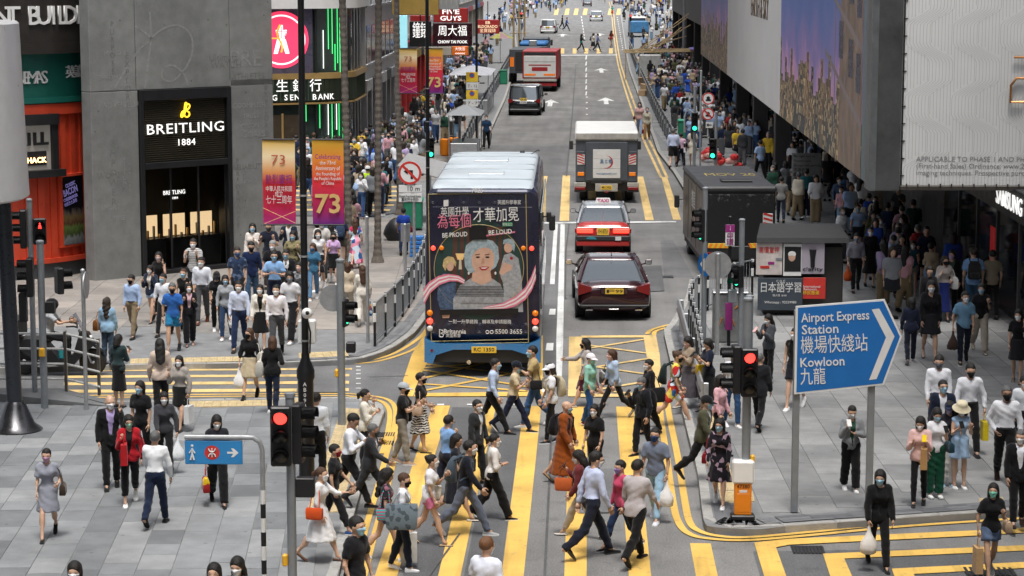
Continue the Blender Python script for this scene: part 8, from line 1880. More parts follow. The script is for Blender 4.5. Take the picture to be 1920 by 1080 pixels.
A(340,806,668,-14, 'f', 'blouse:9b958f:l', 'skirt:151517:.58:.0', 'long:k', 'flat:3a2a24', 'walk', 'cp', W_ + ';paper:d8d8d8:L:pale', 'grey peplum blouse and black pencil skirt')
A(303,790,634,195, 'f', 'sweater:c9b6a8:l', 'trousers:141416', 'long:k', 'flat:141414', 'step', 'dd', '', 'beige top with long black hair, from behind')
A(224,764,627,160, 'f', 'sweater:27383a:m', 'skirt:141416:.4:.03', 'bob:k', 'flat:141414', 'stand', 'dp', 'phone:141414:R:black', 'dark green sweater and long black skirt looking at a phone')
A(409,946,772,14, 'f', 'blouse:24242a:m', 'wide:131316', 'long:k', 'flat:101012', 'walk', 'wc', W_ + ';tote:7fa5c9pb83030e8c020:R:blue:.8:hand;phone:141414:L:black', 'black wide trousers behind the blue station sign')
A(594,905,735,172, 'm', 'shirt:e4e8ee:l', 'trousers:131316', 'short:k', 'shoe:0e0e10', 'step', 'dd', '', 'white shirt half hidden behind the black lamp post')
A(600,1052,878,78, 'f', 'dress:dcdcde:m:.42:.08', '', 'pony:b', 'sandal:6a4028', 'walk', 'hd', W_ + ';shoulder:c24a1a:R:orange', 'loose white dress and brown sandals with ponytail')
A(625,1000,845,85, 'f', 'tee:16161a:s', 'trousers:1a1a1e:1.8', 'short:k', 'sneaker:2a4a7a', 'walk', 'wd', 'mask:8a1f2c', 'black T-shirt and red mask behind the white dress')
A(665, None, 968,60, 'm', 'tee:15151a:s', 'trousers:1a1a1e', 'short:k', 'shoe:111111', 'step', 'dd', LB_, 'black T-shirt cut by the bottom edge beside the kerb', z=KH)
A(693,952,787,82, 'm', 'suit:2c2e32:l:e6e8ec', 'trousers:2a2c30', 'crop:s', 'shoe:0f0f11', 'stride', 'ww', 'mask:4a4e52', 'charcoal suit striding off the kerb, grey haired', skin=3)
A(655,948,765,84, 'm', 'shirt:e4e8f0:l', 'trousers:18181b', 'short:k', 'shoe:0f0f11', 'stride', 'hp', 'phone:c8a020:L:yellow', 'white shirt leaning forward with a yellow phone', skin=3)
A(684,885,732,90, 'f', 'blouse:e0dcd0:m', 'trousers:1c1c20', 'pony:k', 'flat:141414', 'stand', 'up', '', 'cream top with ponytail beside the tactile paving')
A(140, None, 1054,0, 'f', 'tee:30303a:s', 'trousers:141416', 'bob:k', 'flat:141414', 'stand', 'dd', W_, 'dark top, only black hair showing at the bottom left edge')
A(401, None, 1057,5, 'f', 'tee:202024:s', 'trousers:141416', 'bob:k', 'flat:141414', 'stand', 'dd', '', 'dark top, left one of the pair at the bottom edge')
A(444, None, 1045,10, 'f', 'tee:202024:s', 'trousers:141416', 'long:k', 'flat:141414', 'stand', 'dd', W_, 'dark top and white mask, right one of the pair at the bottom edge')
# left side street crossing and far left pavement
A(470,746,610,-6, 'f', 'sweater:151518:m', 'skirt:b5a78c:.56:.07', 'long:b', 'boot:111113', 'walk', 'cd', BK_ + ';tote:d8d4c8:L:cream:.8;plastic:e6e6e6:R:clear', 'black sweater and beige pleated skirt on the side crossing')
A(512,776,630,178, 'f', 'sweater:141417:l', 'jeans:1b2437', 'bob:b', 'sneaker:e6e6e6', 'step', 'ds', 'tote:d9d6cc:L:white', 'black sweater and dark jeans seen from behind with a white tote')
A(326,660,526,2, 'm', 'tee:2d63b0:s', 'shorts:2477a6', 'short:s', 'sandal:3a3a3a', 'walk', 'dd', BK_, 'bright blue T-shirt and blue shorts', skin=1)
A(356,648,530,12, 'f', 'jacket:17171b:l:c9a7b0', 'wide:16161a', 'bob:k', 'heel:b58f80', 'step', 'pp', W_, 'black blazer and wide black trousers beside the bright blue T-shirt')
A(250,633,512,-12, 'm', 'shirt:a9bfe2:l', 'trousers:85755c', 'short:k', 'shoe:191919', 'walk', 'dd', BK_ + ';glasses', 'light blue shirt and khaki trousers in front of the concrete wall')
A(203,684,558,176, 'f', 'jacket:8fb2cf:l:dcd8cc', 'jeans:3d4f63', 'wavy:d', 'shoe:1a1a1a', 'stand', 'dd', 'tote:8a5a2c:L:brown:.8', 'light denim waistcoat seen from behind with a brown bag')
A(309,628,508,-8, 'm', 'shirt:e3e6ec:m', 'trousers:17181c', 'short:k', 'shoe:131313', 'walk', 'dd', LB_ + ';out', 'white shirt with rolled sleeves behind the bright blue T-shirt')
A(285,606,495,-16, 'f', 'jacket:222a3c:l:c9c1b5', 'shorts:9fb4c8:.35', 'long:k', 'sneaker:1a1a1a', 'walk', 'up', W_, 'dark denim jacket and pale denim shorts')
A(300,592,472,-5, 'f', 'tee:141416:n', 'trousers:141416', 'long:k', 'flat:141414', 'stand', 'ud', 'mask:c9b2b0', 'black sleeveless top leaning by the watch shop window')
A(365,572,447,-5, 'm', 'tee:c9c9c9s8a8a8a:s', 'trousers:26262a', 'short:k', 'sneaker:222222', 'stand', 'pp', W_ + ';backpack:141414:L:black', 'grey striped T-shirt by the watch shop door')
A(380,606,478,4, 'm', 'shirt:d9dde6:m', 'trousers:4a4b4e', 'short:k', 'shoe:5a2f1c', 'walk', 'dd', W_, 'white shirt and grey trousers with brown shoes', skin=1)
A(346,622,500,6, 'f', 'dress:141416:n:.6:.03', '', 'pony:b', 'flat:141414', 'walk', 'pd', LB_, 'black sleeveless dress behind the black blazer')
A(408,622,508,10, 'f', 'tee:17171b:s', 'trousers:141416', 'long:k', 'sneaker:dddddd', 'step', 'dd', 'mask:55585c;cap:1c1c20', 'black T-shirt and black cap left of the grey top')
A(425,637,515,-4, 'f', 'tee:9a9ea3:l', 'jeans:2d4363', 'bob:k', 'sneaker:e8e8e8', 'step', 'cd', LB_ + ';plastic:e0e0e0:L:white', 'light grey top and blue jeans carrying a plastic bag')
A(450,657,522,-2, 'm', 'shirt:c9d3ea:l', 'trousers:1d2a4a', 'short:k', 'shoe:2a1a14', 'walk', 'dd', W_, 'pale blue shirt and navy trousers at the kerb of the side street')
A(489,657,530,8, 'f', 'jacket:d9d5cc:l:151517', 'skirt:151517:.5:.02', 'long:k', 'flat:141414', 'walk', 'pd', W_, 'black dress under a cream cardigan')
A(520,668,530,4, 'm', 'shirt:e6e4ea:l', 'trousers:47494d', 'short:k', 'shoe:141414', 'walk', 'dd', W_, 'white shirt and grey trousers left of the black lamp post')
A(447,590,462,2, 'm', 'shirt:2a3a56f5a6a86:s', 'trousers:26262a', 'short:d', 'shoe:111111', 'step', 'dd', 'mask:3d5a8a;out', 'navy patterned short sleeve shirt')
A(473,582,452,6, 'm', 'shirt:16264a:m', 'jeans:3b5674', 'short:k', 'shoe:111111', 'step', 'dd', BK_ + ';out', 'dark navy shirt and jeans behind the patterned shirt')
A(476,538,418,-8, 'f', 'blouse:d5cdc6:l', 'trousers:17171a', 'long:k', 'flat:141414', 'step', 'pd', LB_, 'cream blouse standing against the concrete wall')
A(506,542,415,0, 'm', 'tee:1a2030:s', 'trousers:3c3836', 'short:k', 'shoe:111111', 'stand', 'pp', 'mask:3a3a3e;phone:141414:R:black', 'dark navy T-shirt looking at a phone by the wall corner')
A(513,576,450,3, 'm', 'tee:17191e:s', 'trousers:202024', 'short:g', 'shoe:111111', 'step', 'dd', W_, 'black T-shirt with white hair behind folded arms')
A(516,602,470,2, 'm', 'shirt:86aedb:s', 'trousers:1c2238', 'short:k', 'shoe:111111', 'stand', 'xx', LB_ + ';glasses', 'sky blue shirt with folded arms')
A(538,592,468,4, 'm', 'jacket:18181c:l:d8d8d8', 'trousers:18181c', 'short:k', 'shoe:111111', 'stand', 'tt', LB_ + ';glasses;tie:303038', 'black waistcoat and tie right of the folded arms')
A(551,556,433,2, 'f', 'blouse:8a8260f4a4632:l', 'trousers:1a1a1e', 'long:k', 'flat:141414', 'stand', 'pc', LB_ + ';plastic:e2e2e2:R:white', 'olive patterned blouse with black collar')
A(546,641,505,-12, 'm', 'tee:d9d9dd:s', 'wide:17171b', 'wavy:k', 'sneaker:dcdcdc', 'walk', 'dd', 'mask:8a9298', 'white graphic T-shirt with long hair beside the lamp post')
A(563,612,490,-4, 'f', 'dress:5a5c60c8a8c90:l:.5:.04', '', 'bob:k', 'flat:141414', 'step', 'dd', 'mask:d8b8b0', 'grey checked dress half behind the lamp post')
A(588,562,453,4, 'f', 'blouse:3f6f8f:s', 'jeans:5a83a8', 'long:b', 'sneaker:e0e0e0', 'walk', 'dd', 'mask:3d6a9a;clutch:2a2a30:L:black:.9', 'teal draped top and light jeans right of the lamp post')
A(598,545,428,-3, 'f', 'tee:d8d8da:n', 'skirt:1a1a1c:.6:.02', 'long:k', 'sneaker:e0e0e0', 'walk', 'dd', W_, 'white sleeveless top with long dark hair')
A(604,527,410,5, 'm', 'tee:d5d2cc:s', 'trousers:3a3a3e', 'short:k', 'sneaker:dddddd', 'step', 'dd', W_ + ';glasses', 'off white T-shirt behind the white sleeveless top')
A(626,532,445,6, 'f', 'shirt:c3a3cf:s', 'skirt:141416:.55:.0', 'long:k', 'sneaker:dddddd', 'walk', 'cp', BK_ + ';shoulder:111111:R:black', 'pink lilac shirt and black skirt')
A(543,520,408,0, 'm', 'jacket:1c2433:l:dcdcdc', 'trousers:1c1c20', 'short:k', 'shoe:111111', 'stand', 'pp', 'mask:c9c080', 'dark jacket over white below the red banner')
A(652,603,490,178, 'f', 'blouse:c9b9a2:l', 'trousers:c9c0b0', 'bob:b', 'flat:8a7a6a', 'walk', 'dd', '', 'beige blouse seen from behind next to the long brown hair')
A(680,610,495,182, 'f', 'blouse:d9d2c6:l', 'wide:d5d0c6', 'long:b', 'sneaker:e6e6e6', 'walk', 'dc', 'tote:b04a2ap2a6aa0e8c020:R:colourful:.8:hand', 'off white outfit with long brown hair seen from behind')
A(667,503,425,180, 'f', 'dress:c8305apf4a0b83060a0:s:.2:.06', '', 'long:b', 'flat:8a3a3a', 'walk', 'dd', '', 'pink floral long dress beside the palm trunk')
A(757,478,398,182, 'm', 'tee:2447a8:s', 'jeans:1d2740', 'short:k', 'shoe:3a2a24', 'walk', 'dd', 'shoulder:7a2030:R:red', 'royal blue T-shirt seen from behind by the green bins')
A(621,512,415,185, 'f', 'tee:141416z:s', 'trousers:141416', 'long:k', 'flat:141414', 'stand', 'dd', '', 'black and white dotted top behind the pink lilac shirt')
A(640,498,420,180, 'm', 'tee:1c2740:s', 'shorts:4a4a3c', 'short:k', 'sneaker:222222', 'stand', 'dd', 'backpack:30405a:L:navy', 'navy T-shirt with backpack between the palm trunks')
A(690,402,322,175, 'm', 'vest:b8e020:s', 'trousers:15181f', 'short:k', 'shoe:111111', 'stand', 'dd', 'cap:d8d8d8', 'yellow reflective vest directing the queue', H=1.7)
# scooter rider
xs_, ys_ = SCO
person((xs_ - .18, ys_ + .0,.02), R(90),1.7, 'm', 'tee:a9acb0:s', 'trousers:1e2024', 'crop:k', 'shoe:111111', 'sit', 'hh', 'helmet:16161a', 'person in grey T-shirt and helmet riding the black scooter', 0,1, seed=77)
# on the near crossing
A(755,870,716,82, 'm', 'tee:17181b:s', 'trousers:8f8a80', 'short:k', 'sneaker:a88a72', 'step', 'qq', BK_ + ';cap:a9b0b6;cross:17181b:L:black', 'black T-shirt and grey cap on the crossing beside the striped skirt', z=0)
A(787,848,697,78, 'f', 'tee:141416:s', 'skirt:e2e0dcz141416:.42:.05', 'short:k', 'sandal:141414', 'step', 'dt', BK_ + ';shoulder:b9a08a:R:beige', 'black top and black and white striped skirt', z=0)
A(838,940,773,125, 'm', 'shirt:7fa6d6:l', 'trousers:1c2030', 'short:k', 'shoe:111111', 'walk', 'pd', LB_ + ';glasses', 'blue shirt walking away behind the navy hoodie', z=0)
A(755,1070,885,92, 'f', 'tee:dcdde4:l', 'jeans:1a2233', 'short:b', 'sneaker:e6e6e6', 'step', 'cd', BK_ + ';tote:6a7780f4a545c:R:big grey:1.25;paper:dcdcd8:L:white:.42', 'white top and dark jeans with a big grey tote', z=0)
A(722,1052,905,95, 'f', 'tee:2a2a30f8a5a6a:s', 'shorts:3f5f86:.38', 'wavy:k', 'sneaker:e6e6e6', 'walk', 'dd', 'shoulder:a84a6as30a0a0:R:striped', 'denim shorts and patterned top behind the big grey tote', z=0)
A(806,1022,848,86, 'f', 'shirt:dedde2:s', 'shorts:d47aa0:.42', 'bun:k', 'flat:b59a78', 'walk', 'pd', W_ + ';out;cross:e0dccf:L:cream and black:1.2', 'white shirt and pink shorts', z=0)
A(872,1005,815,84, 'm', 'sweater:141824:l', 'trousers:5f6778', 'crop:k', 'sneaker:9a9c9e', 'stride', 'ww', W_ + ';backpack:45525e:L:grey', 'navy sweater and grey trousers striding with a grey backpack', z=0)
A(852,975,830,88, 'f', 'dress:1a1c26:s:.4:.04', '', 'bob:k', 'flat:d8d0c4', 'walk', 'dd', '', 'dark navy dress hidden behind the navy sweater', z=0)
A(893,908,748,60, 'm', 'suit:2b2d31:l:dfe3ea', 'trousers:17171a', 'short:k', 'shoe:0f0f11', 'step', 'cd', W_ + ';glasses;clutch:6a6252:L:olive:1.3:hand', 'dark grey suit jacket carrying an olive bag', z=0)
A(923,975,808,100, 'f', 'blouse:e0dcd8:m', 'wide:121214', 'pony:k', 'sneaker:1a1a1a', 'walk', 'xx', W_, 'white blouse and wide black trousers with folded arms', z=0)
A(922,812,664,80, 'm', 'shirt:b3c6e6:l', 'trousers:15161a', 'short:k', 'shoe:111111', 'stride', 'kd', LB_, 'pale blue shirt and black trousers striding in front of the bus', z=0)
A(962,812,672,84, 'm', 'tee:c5b494:s', 'jeans:18203a', 'short:k', 'sneaker:1a1a1a', 'stride', 'pp', LB_ + ';cap:141a26;phone:141414:R:black', 'beige T-shirt and navy jeans looking at a phone in front of the bus', z=0)
A(1002,800,645,-80, 'm', 'tee:b09a6c:s', 'jeans:3a5a86', 'short:k', 'sneaker:dcdcdc', 'walk', 'qd', LB_ + ';cross:1a1a1e:L:black', 'tan T-shirt and blue jeans walking left by the bus', z=0)
A(1033,830,680,-72, 'f', 'tee:d9dae0:s', 'leggings:111114', 'long:d', 'sneaker:16161a', 'step', 'dd', BK_ + ';cap:e2e4ea;backpack:b9ae94:L:beige', 'white T-shirt, white cap and black leggings', z=0)
A(1103,762,628,-78, 'f', 'blouse:a9a2a0:l', 'skirt:4a1224:.48:.05', 'long:k', 'flat:c9b8a8', 'stride', 'dh', BK_, 'grey blouse and maroon skirt striding left', z=0)
A(1105,802,665,60, 'f', 'shirt:8fc4b4:m', 'jeans:2a5488', 'short:k', 'sneaker:7a2a44', 'step', 'dd', 'mask:8fc0b8;cap:e6e2e6;out', 'mint green shirt, white cap and blue jeans', z=0)
A(1152,785,650,-62, 'f', 'blouse:a9bdd6:m', 'leggings:121215', 'bob:b', 'flat:8a8072', 'stride', 'dd', 'mask:e0b8b0;tote:d0d0d0p303030707070:R:white patterned', 'pale blue loose blouse and black leggings', z=0)
A(1058,905,752,70, 'm', 'robe:8a4413:l:.22:.12', '', 'bald:k', 'sandal:9a7a50', 'walk', 'dd', LB_ + ';backpack:15151a:L:black', 'brown monk robe with a shaved head', z=0)
A(1115,915,795,-30, 'f', 'tee:141416:s', 'trousers:141416', 'long:k', 'flat:141414', 'step', 'dd', W_ + ';glasses', 'black top and white mask behind the monk robe', z=0)
A(1092,1008,838,-100, 'f', 'jacket:6a2c30:l:8a4a48', 'trousers:b5aa98:1.85', 'long:k', 'heel:d9d2c8', 'stride', 'dp', W_ + ';clutch:b0562a:R:tan:1.0:hand;phone:141414:R:black', 'rust red cardigan, beige trousers and white heels', z=0)
A(1108,1046,836,118, 'm', 'shirt:bcc6e2:l', 'trousers:181d2c', 'short:k', 'shoe:101012', 'stride', 'wd', W_ + ';glasses', 'pale blue shirt and navy trousers on the near strips', z=0)
A(1166,1032,870,-60, 'f', 'tee:c4476a:l', 'jeans:1f3050:1.7', 'short:k', 'sneaker:16161a', 'walk', 'dd', 'mask:9a82bc', 'pink top and cropped jeans with purple mask', z=0)
A(1190,1058,853,150, 'm', 'shirt:b5aeb0:m', 'trousers:111113', 'short:k', 'shoe:161618', 'stride', 'dw', W_ + ';out', 'grey white shirt and black trousers seen from behind on the near strips', z=0, skin=0)
A(1228,975,795,-14, 'm', 'polo:6d7688:s', 'jeans:8fb0c8', 'short:k', 'sneaker:c9ccd8', 'walk', 'cd', 'mask:223a66;plastic:e4e4e4:L:white', 'grey polo shirt and light blue jeans', z=0, skin=1)
A(1204,855,715,-50, 'm', 'jacket:15171e:l:222226', 'trousers:16161a', 'short:s', 'shoe:111111', 'step', 'dp', LB_ + ';glasses;backpack:101012:L:black;phone:141414:R:black', 'dark jacket with black backpack looking at a phone', z=0)
A(1218,815,690,-70, 'f', 'sweater:131316:l', 'trousers:131316', 'short:k', 'shoe:111111', 'step', 'dd', W_ + ';shoulder:121214:L:black:1.6', 'black sweater carrying a large black bag', z=0)
A(1262,800,650,84, 'f', 'tee:d8c030pc83030e8d0603a80b8:s', 'shorts:3a7ab8pd04030e8d0609cc8e0:.72', 'bun:b', 'sandal:141414', 'stride', 'dd', BK_ + ';backpack:1c2a2a:L:black and green', 'colourful printed top and shorts', z=0)
A(910, None, 1008,150, 'm', 'shirt:dfe3f0:s', 'trousers:202024', 'short:o', 'shoe:111111', 'step', 'dd', W_, 'white shirt with brown hair cut by the bottom edge', z=0)
# right pavement
A(1292,764,634,-60, 'f', 'blouse:9a8a78:m', 'skirt:55525a:.3:.06', 'bob:k', 'flat:d6cfc4', 'walk', 'pd', 'mask:d9b0a8;clutch:8a6236:R:brown:1.1;phone:141414:L:black', 'taupe top and long grey skirt looking at a phone')
A(1328,772,640,-62, 'f', 'tee:161c30:s', 'skirt:16161a:.3:.05', 'bob:k', 'flat:141414', 'step', 'pp', 'clutch:d8b420:R:yellow:1.0;phone:141414:R:black', 'navy top with a yellow bag')
A(1316,902,733,70, 'm', 'jacket:4a4a38:l:cfcfca', 'trousers:141416', 'short:k', 'shoe:111111', 'stride', 'ww', LB_ + ';cap:16161a', 'olive jacket and black cap stepping onto the pavement')
A(1346,850,712,60, 'f', 'tee:d8a8b0:l', 'trousers:141417', 'bob:k', 'shoe:111111', 'walk', 'dd', LB_, 'pale pink top behind the olive jacket')
A(1348,948,780,-8, 'f', 'dress:1d1a22fa890a0:l:.52:.04', '', 'bob:k', 'sneaker:e0e0e0', 'walk', 'dd', LB_ + ';glasses;shoulder:8a1826:R:red', 'dark floral dress beside the orange box')
A(1372,800,655,20, 'm', 'tee:d8dce4:s', 'jeans:2d4a70', 'short:k', 'sneaker:e6e6e6', 'step', 'dd', '', 'white T-shirt and jeans behind the red traffic light')
A(1422,806,658,160, 'm', 'suit:1a1c20:l:dcdcdc', 'trousers:17181b', 'crop:s', 'shoe:0f0f11', 'walk', 'wd', '', 'dark suit seen from behind right of the red traffic light')
A(1440,718,590,-50, 'f', 'jacket:45484e:l:20202a', 'trousers:141416', 'long:k', 'flat:8a7a6a', 'stand', 'pp', W_ + ';phone:d8b0b0:R:pink', 'grey cardigan looking at a phone below the posters')
A(1490,766,610,-20, 'm', 'vest:141416:n', 'shorts:1a1c24:.7', 'short:k', 'sneaker:e6e6e6', 'walk', 'dd', W_ + ';backpack:2a2a24:L:dark', 'black vest and dark shorts beside the blue road sign')
A(1594,920,767,4, 'f', 'jacket:82868a:l:2a4a3c', 'wide:151517', 'pony:k', 'sneaker:e0e0e0', 'step', 'xp', W_ + ';phone:e0e0e0:R:white', 'grey blazer standing alone between the sign posts')
A(1645,1066,876,6, 'f', 'jacket:121214:l:141416', 'trousers:121214', 'bob:k', 'shoe:101012', 'walk', 'dc', LB_ + ';plastic:e6e0d8:R:white', 'black trouser suit on the right crossing', z=0)
A(1722,948,780,-10, 'f', 'blouse:d9b3ae:l', 'leggings:141417', 'long:k', 'sandal:202024', 'step', 'pp', W_ + ';phone:e0c020:L:yellow;paper:b08a5a:L:brown', 'pale pink blouse and black leggings looking down')
A(1752,932,765,10, 'f', 'tee:dcdce0:s', 'wide:0f4a36', 'long:k', 'sneaker:e2e2e2', 'stand', 'pd', LB_ + ';phone:141414:L:black;shoulder:2a4a58:L:teal', 'white T-shirt and dark green trousers')
A(1776,912,757,-4, 'f', 'tee:24242c:n', 'wide:d2d0cc', 'bob:k', 'sneaker:7aa0b8', 'stand', 'hd', 'mask:a89cc0;cap:1c2740', 'dark top, navy cap and white trousers, arm round a friend')
A(1798,916,765,8, 'f', 'dress:9bb6d2:n:.62:.05', '', 'long:k', 'sneaker:e2e2e2', 'stand', 'pp', W_ + ';hat:d9cfb2;phone:141414:R:black', 'light blue dress and straw sun hat')
A(1764,880,712,-4, 'm', 'suit:1a2236:l:dcdee6', 'trousers:17191f', 'short:k', 'shoe:111111', 'step', 'dd', LB_ + ';glasses', 'navy blazer behind the sun hat')
A(1756,835,665,-2, 'm', 'shirt:e2e4ea:l', 'trousers:17191f', 'short:k', 'shoe:111111', 'step', 'dd', 'mask:5a6068', 'white shirt behind the navy blazer')
A(1814,850,676,4, 'm', 'shirt:e4e6ec:l', 'trousers:131315', 'short:k', 'shoe:111111', 'walk', 'cd', BK_ + ';paper:d8c020:L:yellow', 'white shirt and black trousers carrying a yellow bag')
A(1882,906,718,-6, 'm', 'shirt:e2e4ea:l', 'trousers:121214', 'short:s', 'shoe:2a1a14', 'walk', 'dk', BK_ + ';glasses;paper:b08a4a:L:tan', 'white shirt, dark mask and glasses near the right edge', skin=3)
A(1908,985,805,-4, 'm', 'suit:121216:l:dfe2ea', 'trousers:121216', 'crop:s', 'shoe:2a1a14', 'step', 'dd', W_ + ';fat', 'black suit and open white shirt at the right edge')
A(1856,1086,908,4, 'f', 'tee:141417:s', 'shorts:5a6a86:.5', 'long:k', 'sneaker:8a8a8a', 'walk', 'pc', 'mask:7fc8b0;paper:b9956a:R:brown:.36;cross:c9a98a:L:pink', 'black T-shirt and denim shorts on the right crossing', z=0, skin=1)
A(1916,860,705,-4, 'm', 'shirt:d9dde2:l', 'trousers:1a1a1e', 'short:k', 'shoe:111111', 'step', 'dd', W_, 'pale shirt cut by the right edge above the black suit')
A(1806,682,545,-4, 'm', 'polo:6f97b4:s', 'jeans:1c2430', 'short:k', 'sneaker:222226', 'walk', 'dc', W_ + ';plastic:4a3a34:R:dark', 'light blue polo shirt walking out of the arcade')
A(1836,662,530,2, 'f', 'blouse:17171b:s', 'wide:b0a698', 'bob:k', 'flat:c9b8a0', 'walk', 'pd', LB_, 'black blouse and beige wide trousers in the arcade')
A(1706,682,556,176, 'f', 'sweater:1e2438:l', 'jeans:1c2030', 'bob:k', 'sneaker:9a9aa0', 'walk', 'dd', '', 'navy sweater seen from behind entering the arcade')
A(1742,676,512,-2, 'f', 'jacket:16161a:l:1c1c1e', 'skirt:202026:.62:.04', 'long:k', 'flat:c9b0a0', 'walk', 'dd', W_, 'long black coat and grey skirt in the arcade')
A(1768,602,480,4, 'f', 'blouse:a8a09c:l', 'skirt:1c2a6a:.25:.04', 'bob:d', 'flat:222222', 'step', 'tp', BK_ + ';tote:d8d8d8:L:white', 'white blouse and long blue skirt in the arcade')
A(1822,602,465,178, 'm', 'tee:6f93c0:s', 'jeans:2a4a66', 'short:d', 'shoe:111111', 'step', 'dd', 'backpack:101014:L:black', 'blue T-shirt with black backpack seen from behind in the arcade')
A(1858,598,470,182, 'm', 'tee:8a7e6c:s', 'trousers:131316', 'short:k', 'shoe:111111', 'step', 'dd', 'cross:141416:L:black', 'beige T-shirt seen from behind in the arcade')
A(1604,546,434,-2, 'm', 'shirt:84848e:m', 'trousers:141416', 'short:k', 'shoe:111111', 'walk', 'dc', 'mask:6f8aa6;plastic:a8481c:R:orange', 'grey shirt carrying an orange bag under the hoarding')
A(1630,538,426,2, 'f', 'sweater:131316:l', 'skirt:131316:.4:.04', 'bun:k', 'shoe:111111', 'step', 'dd', W_, 'all black clothes right of the orange bag')
A(1646,505,400,176, 'm', 'shirt:8a8096:l', 'trousers:17171b', 'short:k', 'shoe:111111', 'walk', 'dd', '', 'mauve shirt seen from behind under the hoarding')
A(1682,540,425,170, 'm', 'shirt:9a9aa2:l', 'trousers:17171b', 'short:k', 'shoe:111111', 'walk', 'dd', '', 'pale shirt seen from behind under the hoarding')
A(1710,556,452,-4, 'f', 'vest:24586a:n', 'shorts:9a968c:.4', 'long:k', 'sneaker:8a8a8a', 'stand', 'pd', W_, 'teal top and pale shorts under the hoarding')
A(1688,560,440,8, 'f', 'tee:1a1a1es4a4a50:l', 'trousers:151517', 'long:k', 'shoe:111111', 'step', 'pd', '', 'dark striped top beside the teal top')
A(1734,545,425,-2, 'm', 'tee:1a2036:s', 'shorts:1a1a22:.7', 'short:k', 'sneaker:333333', 'step', 'dd', '', 'navy T-shirt and dark shorts under the hoarding')
A(1782,592,470,-8, 'f', 'jacket:15151a:l:3a4a40', 'trousers:151517', 'long:k', 'shoe:111111', 'stand', 'dd', 'mask:b59cc0', 'black jacket and lilac mask in the arcade')
A(1906,718,580,-16, 'f', 'tee:131316:s', 'skirt:222226:.55:.03', 'long:k', 'flat:8a7a6a', 'step', 'ud', W_, 'black top and skirt by the arcade wall at the right edge')
A(1572,420,330,4, 'm', 'shirt:5a7090:l', 'trousers:1a1c22', 'short:k', 'shoe:111111', 'walk', 'dd', LB_, 'slate blue shirt under the hoarding edge')
A(1464,418,330,176, 'm', 'tee:8a8a88:s', 'jeans:202838', 'short:k', 'shoe:111111', 'walk', 'dd', '', 'grey T-shirt beside the no right turn board')
# on the carriageway farther up
A(912,279,215,-4, 'm', 'polo:1e3a58:s', 'trousers:141417', 'short:k', 'shoe:111111', 'walk', 'cd', W_ + ';umbrella:141416:L:black', 'dark teal polo walking on the road with a folded umbrella', z=0)
A(1199,256,191,-6, 'f', 'blouse:c9a3a0:s', 'jeans:8fa0c0', 'long:k', 'flat:8a7a6a', 'walk', 'dd', 'mask:b9a8c0;shoulder:6a2a24:R:brown', 'pink blouse and pale jeans walking beside the kerb lines', z=0)
A(1213,264,200,-4, 'f', 'shirt:b9b3a2:l', 'trousers:8a6a48', 'short:s', 'sneaker:d9c0b8', 'walk', 'cd', 'mask:a89cb8;out;clutch:7a2a1a:R:red brown:1.0:hand', 'khaki shirt and brown trousers walking beside the kerb lines', z=0)
A(1276,316,247,165, 'm', 'shirt:d0a8be:l', 'trousers:151a2c', 'short:k', 'shoe:111111', 'stride', 'dd', '', 'pink shirt stepping onto the pavement beside the black van', z=0)
A(1262,318,240,172, 'm', 'shirt:b9c3dc:l', 'shorts:141416:.8', 'short:s', 'shoe:2a1a14', 'walk', 'dd', 'shoulder:141416:R:black', 'pale blue shirt and black shorts left of the pink shirt', z=0)
A(1298,312,240,178, 'f', 'blouse:c9c0b2:s', 'skirt:c9c0ae:.55:.02', 'long:k', 'flat:8a7a6a', 'step', 'dd', 'shoulder:111114:L:black', 'cream dress with long black hair right of the pink shirt')
A(1090,97,63,88, 'f', 'jacket:17171a:l:2a2a2e', 'leggings:141416', 'long:k', 'shoe:111111', 'walk', 'ww', 'shoulder:1a6a6a:R:teal', 'black jacket leading the walkers on the second crossing', z=0)
A(1112,96,60,92, 'f', 'tee:c9c9c4:s', 'skirt:1a1a1e:.5:.03', 'bob:d', 'shoe:111111', 'walk', 'ww', 'backpack:3a3f48:L:grey', 'white T-shirt with grey backpack on the second crossing', z=0)
A(1120,97,58,95, 'm', 'shirt:5a6a9a:l', 'jeans:1d2436', 'short:k', 'shoe:111111', 'walk', 'ww', '', 'blue shirt and jeans on the second crossing', z=0)
A(1146,89,57,150, 'f', 'tee:8a2a24:s', 'leggings:8a7a6a', 'long:k', 'shoe:111111', 'walk', 'ww', 'shoulder:7a1f1c:L:red', 'red top on the second crossing near the kerb lines', z=0)
A(1054,54,19,100, 'm', 'tee:1a1a1e:s', 'trousers:18181c', 'short:k', 'shoe:111111', 'walk', 'ww', '', 'black outfit crossing behind the white people carrier', z=0)
A(1062,58,27,92, 'm', 'shirt:4a5f96:l', 'jeans:202a44', 'short:k', 'shoe:111111', 'stride', 'ww', '', 'blue shirt striding in front of the white people carrier', z=0)
A(1148,31,3,4, 'f', 'tee:2f9a8a:s', 'skirt:a83a2a:.5:.02', 'bob:k', 'shoe:111111', 'walk', 'ww', '', 'turquoise top and red skirt by the far kerb lines', z=0)

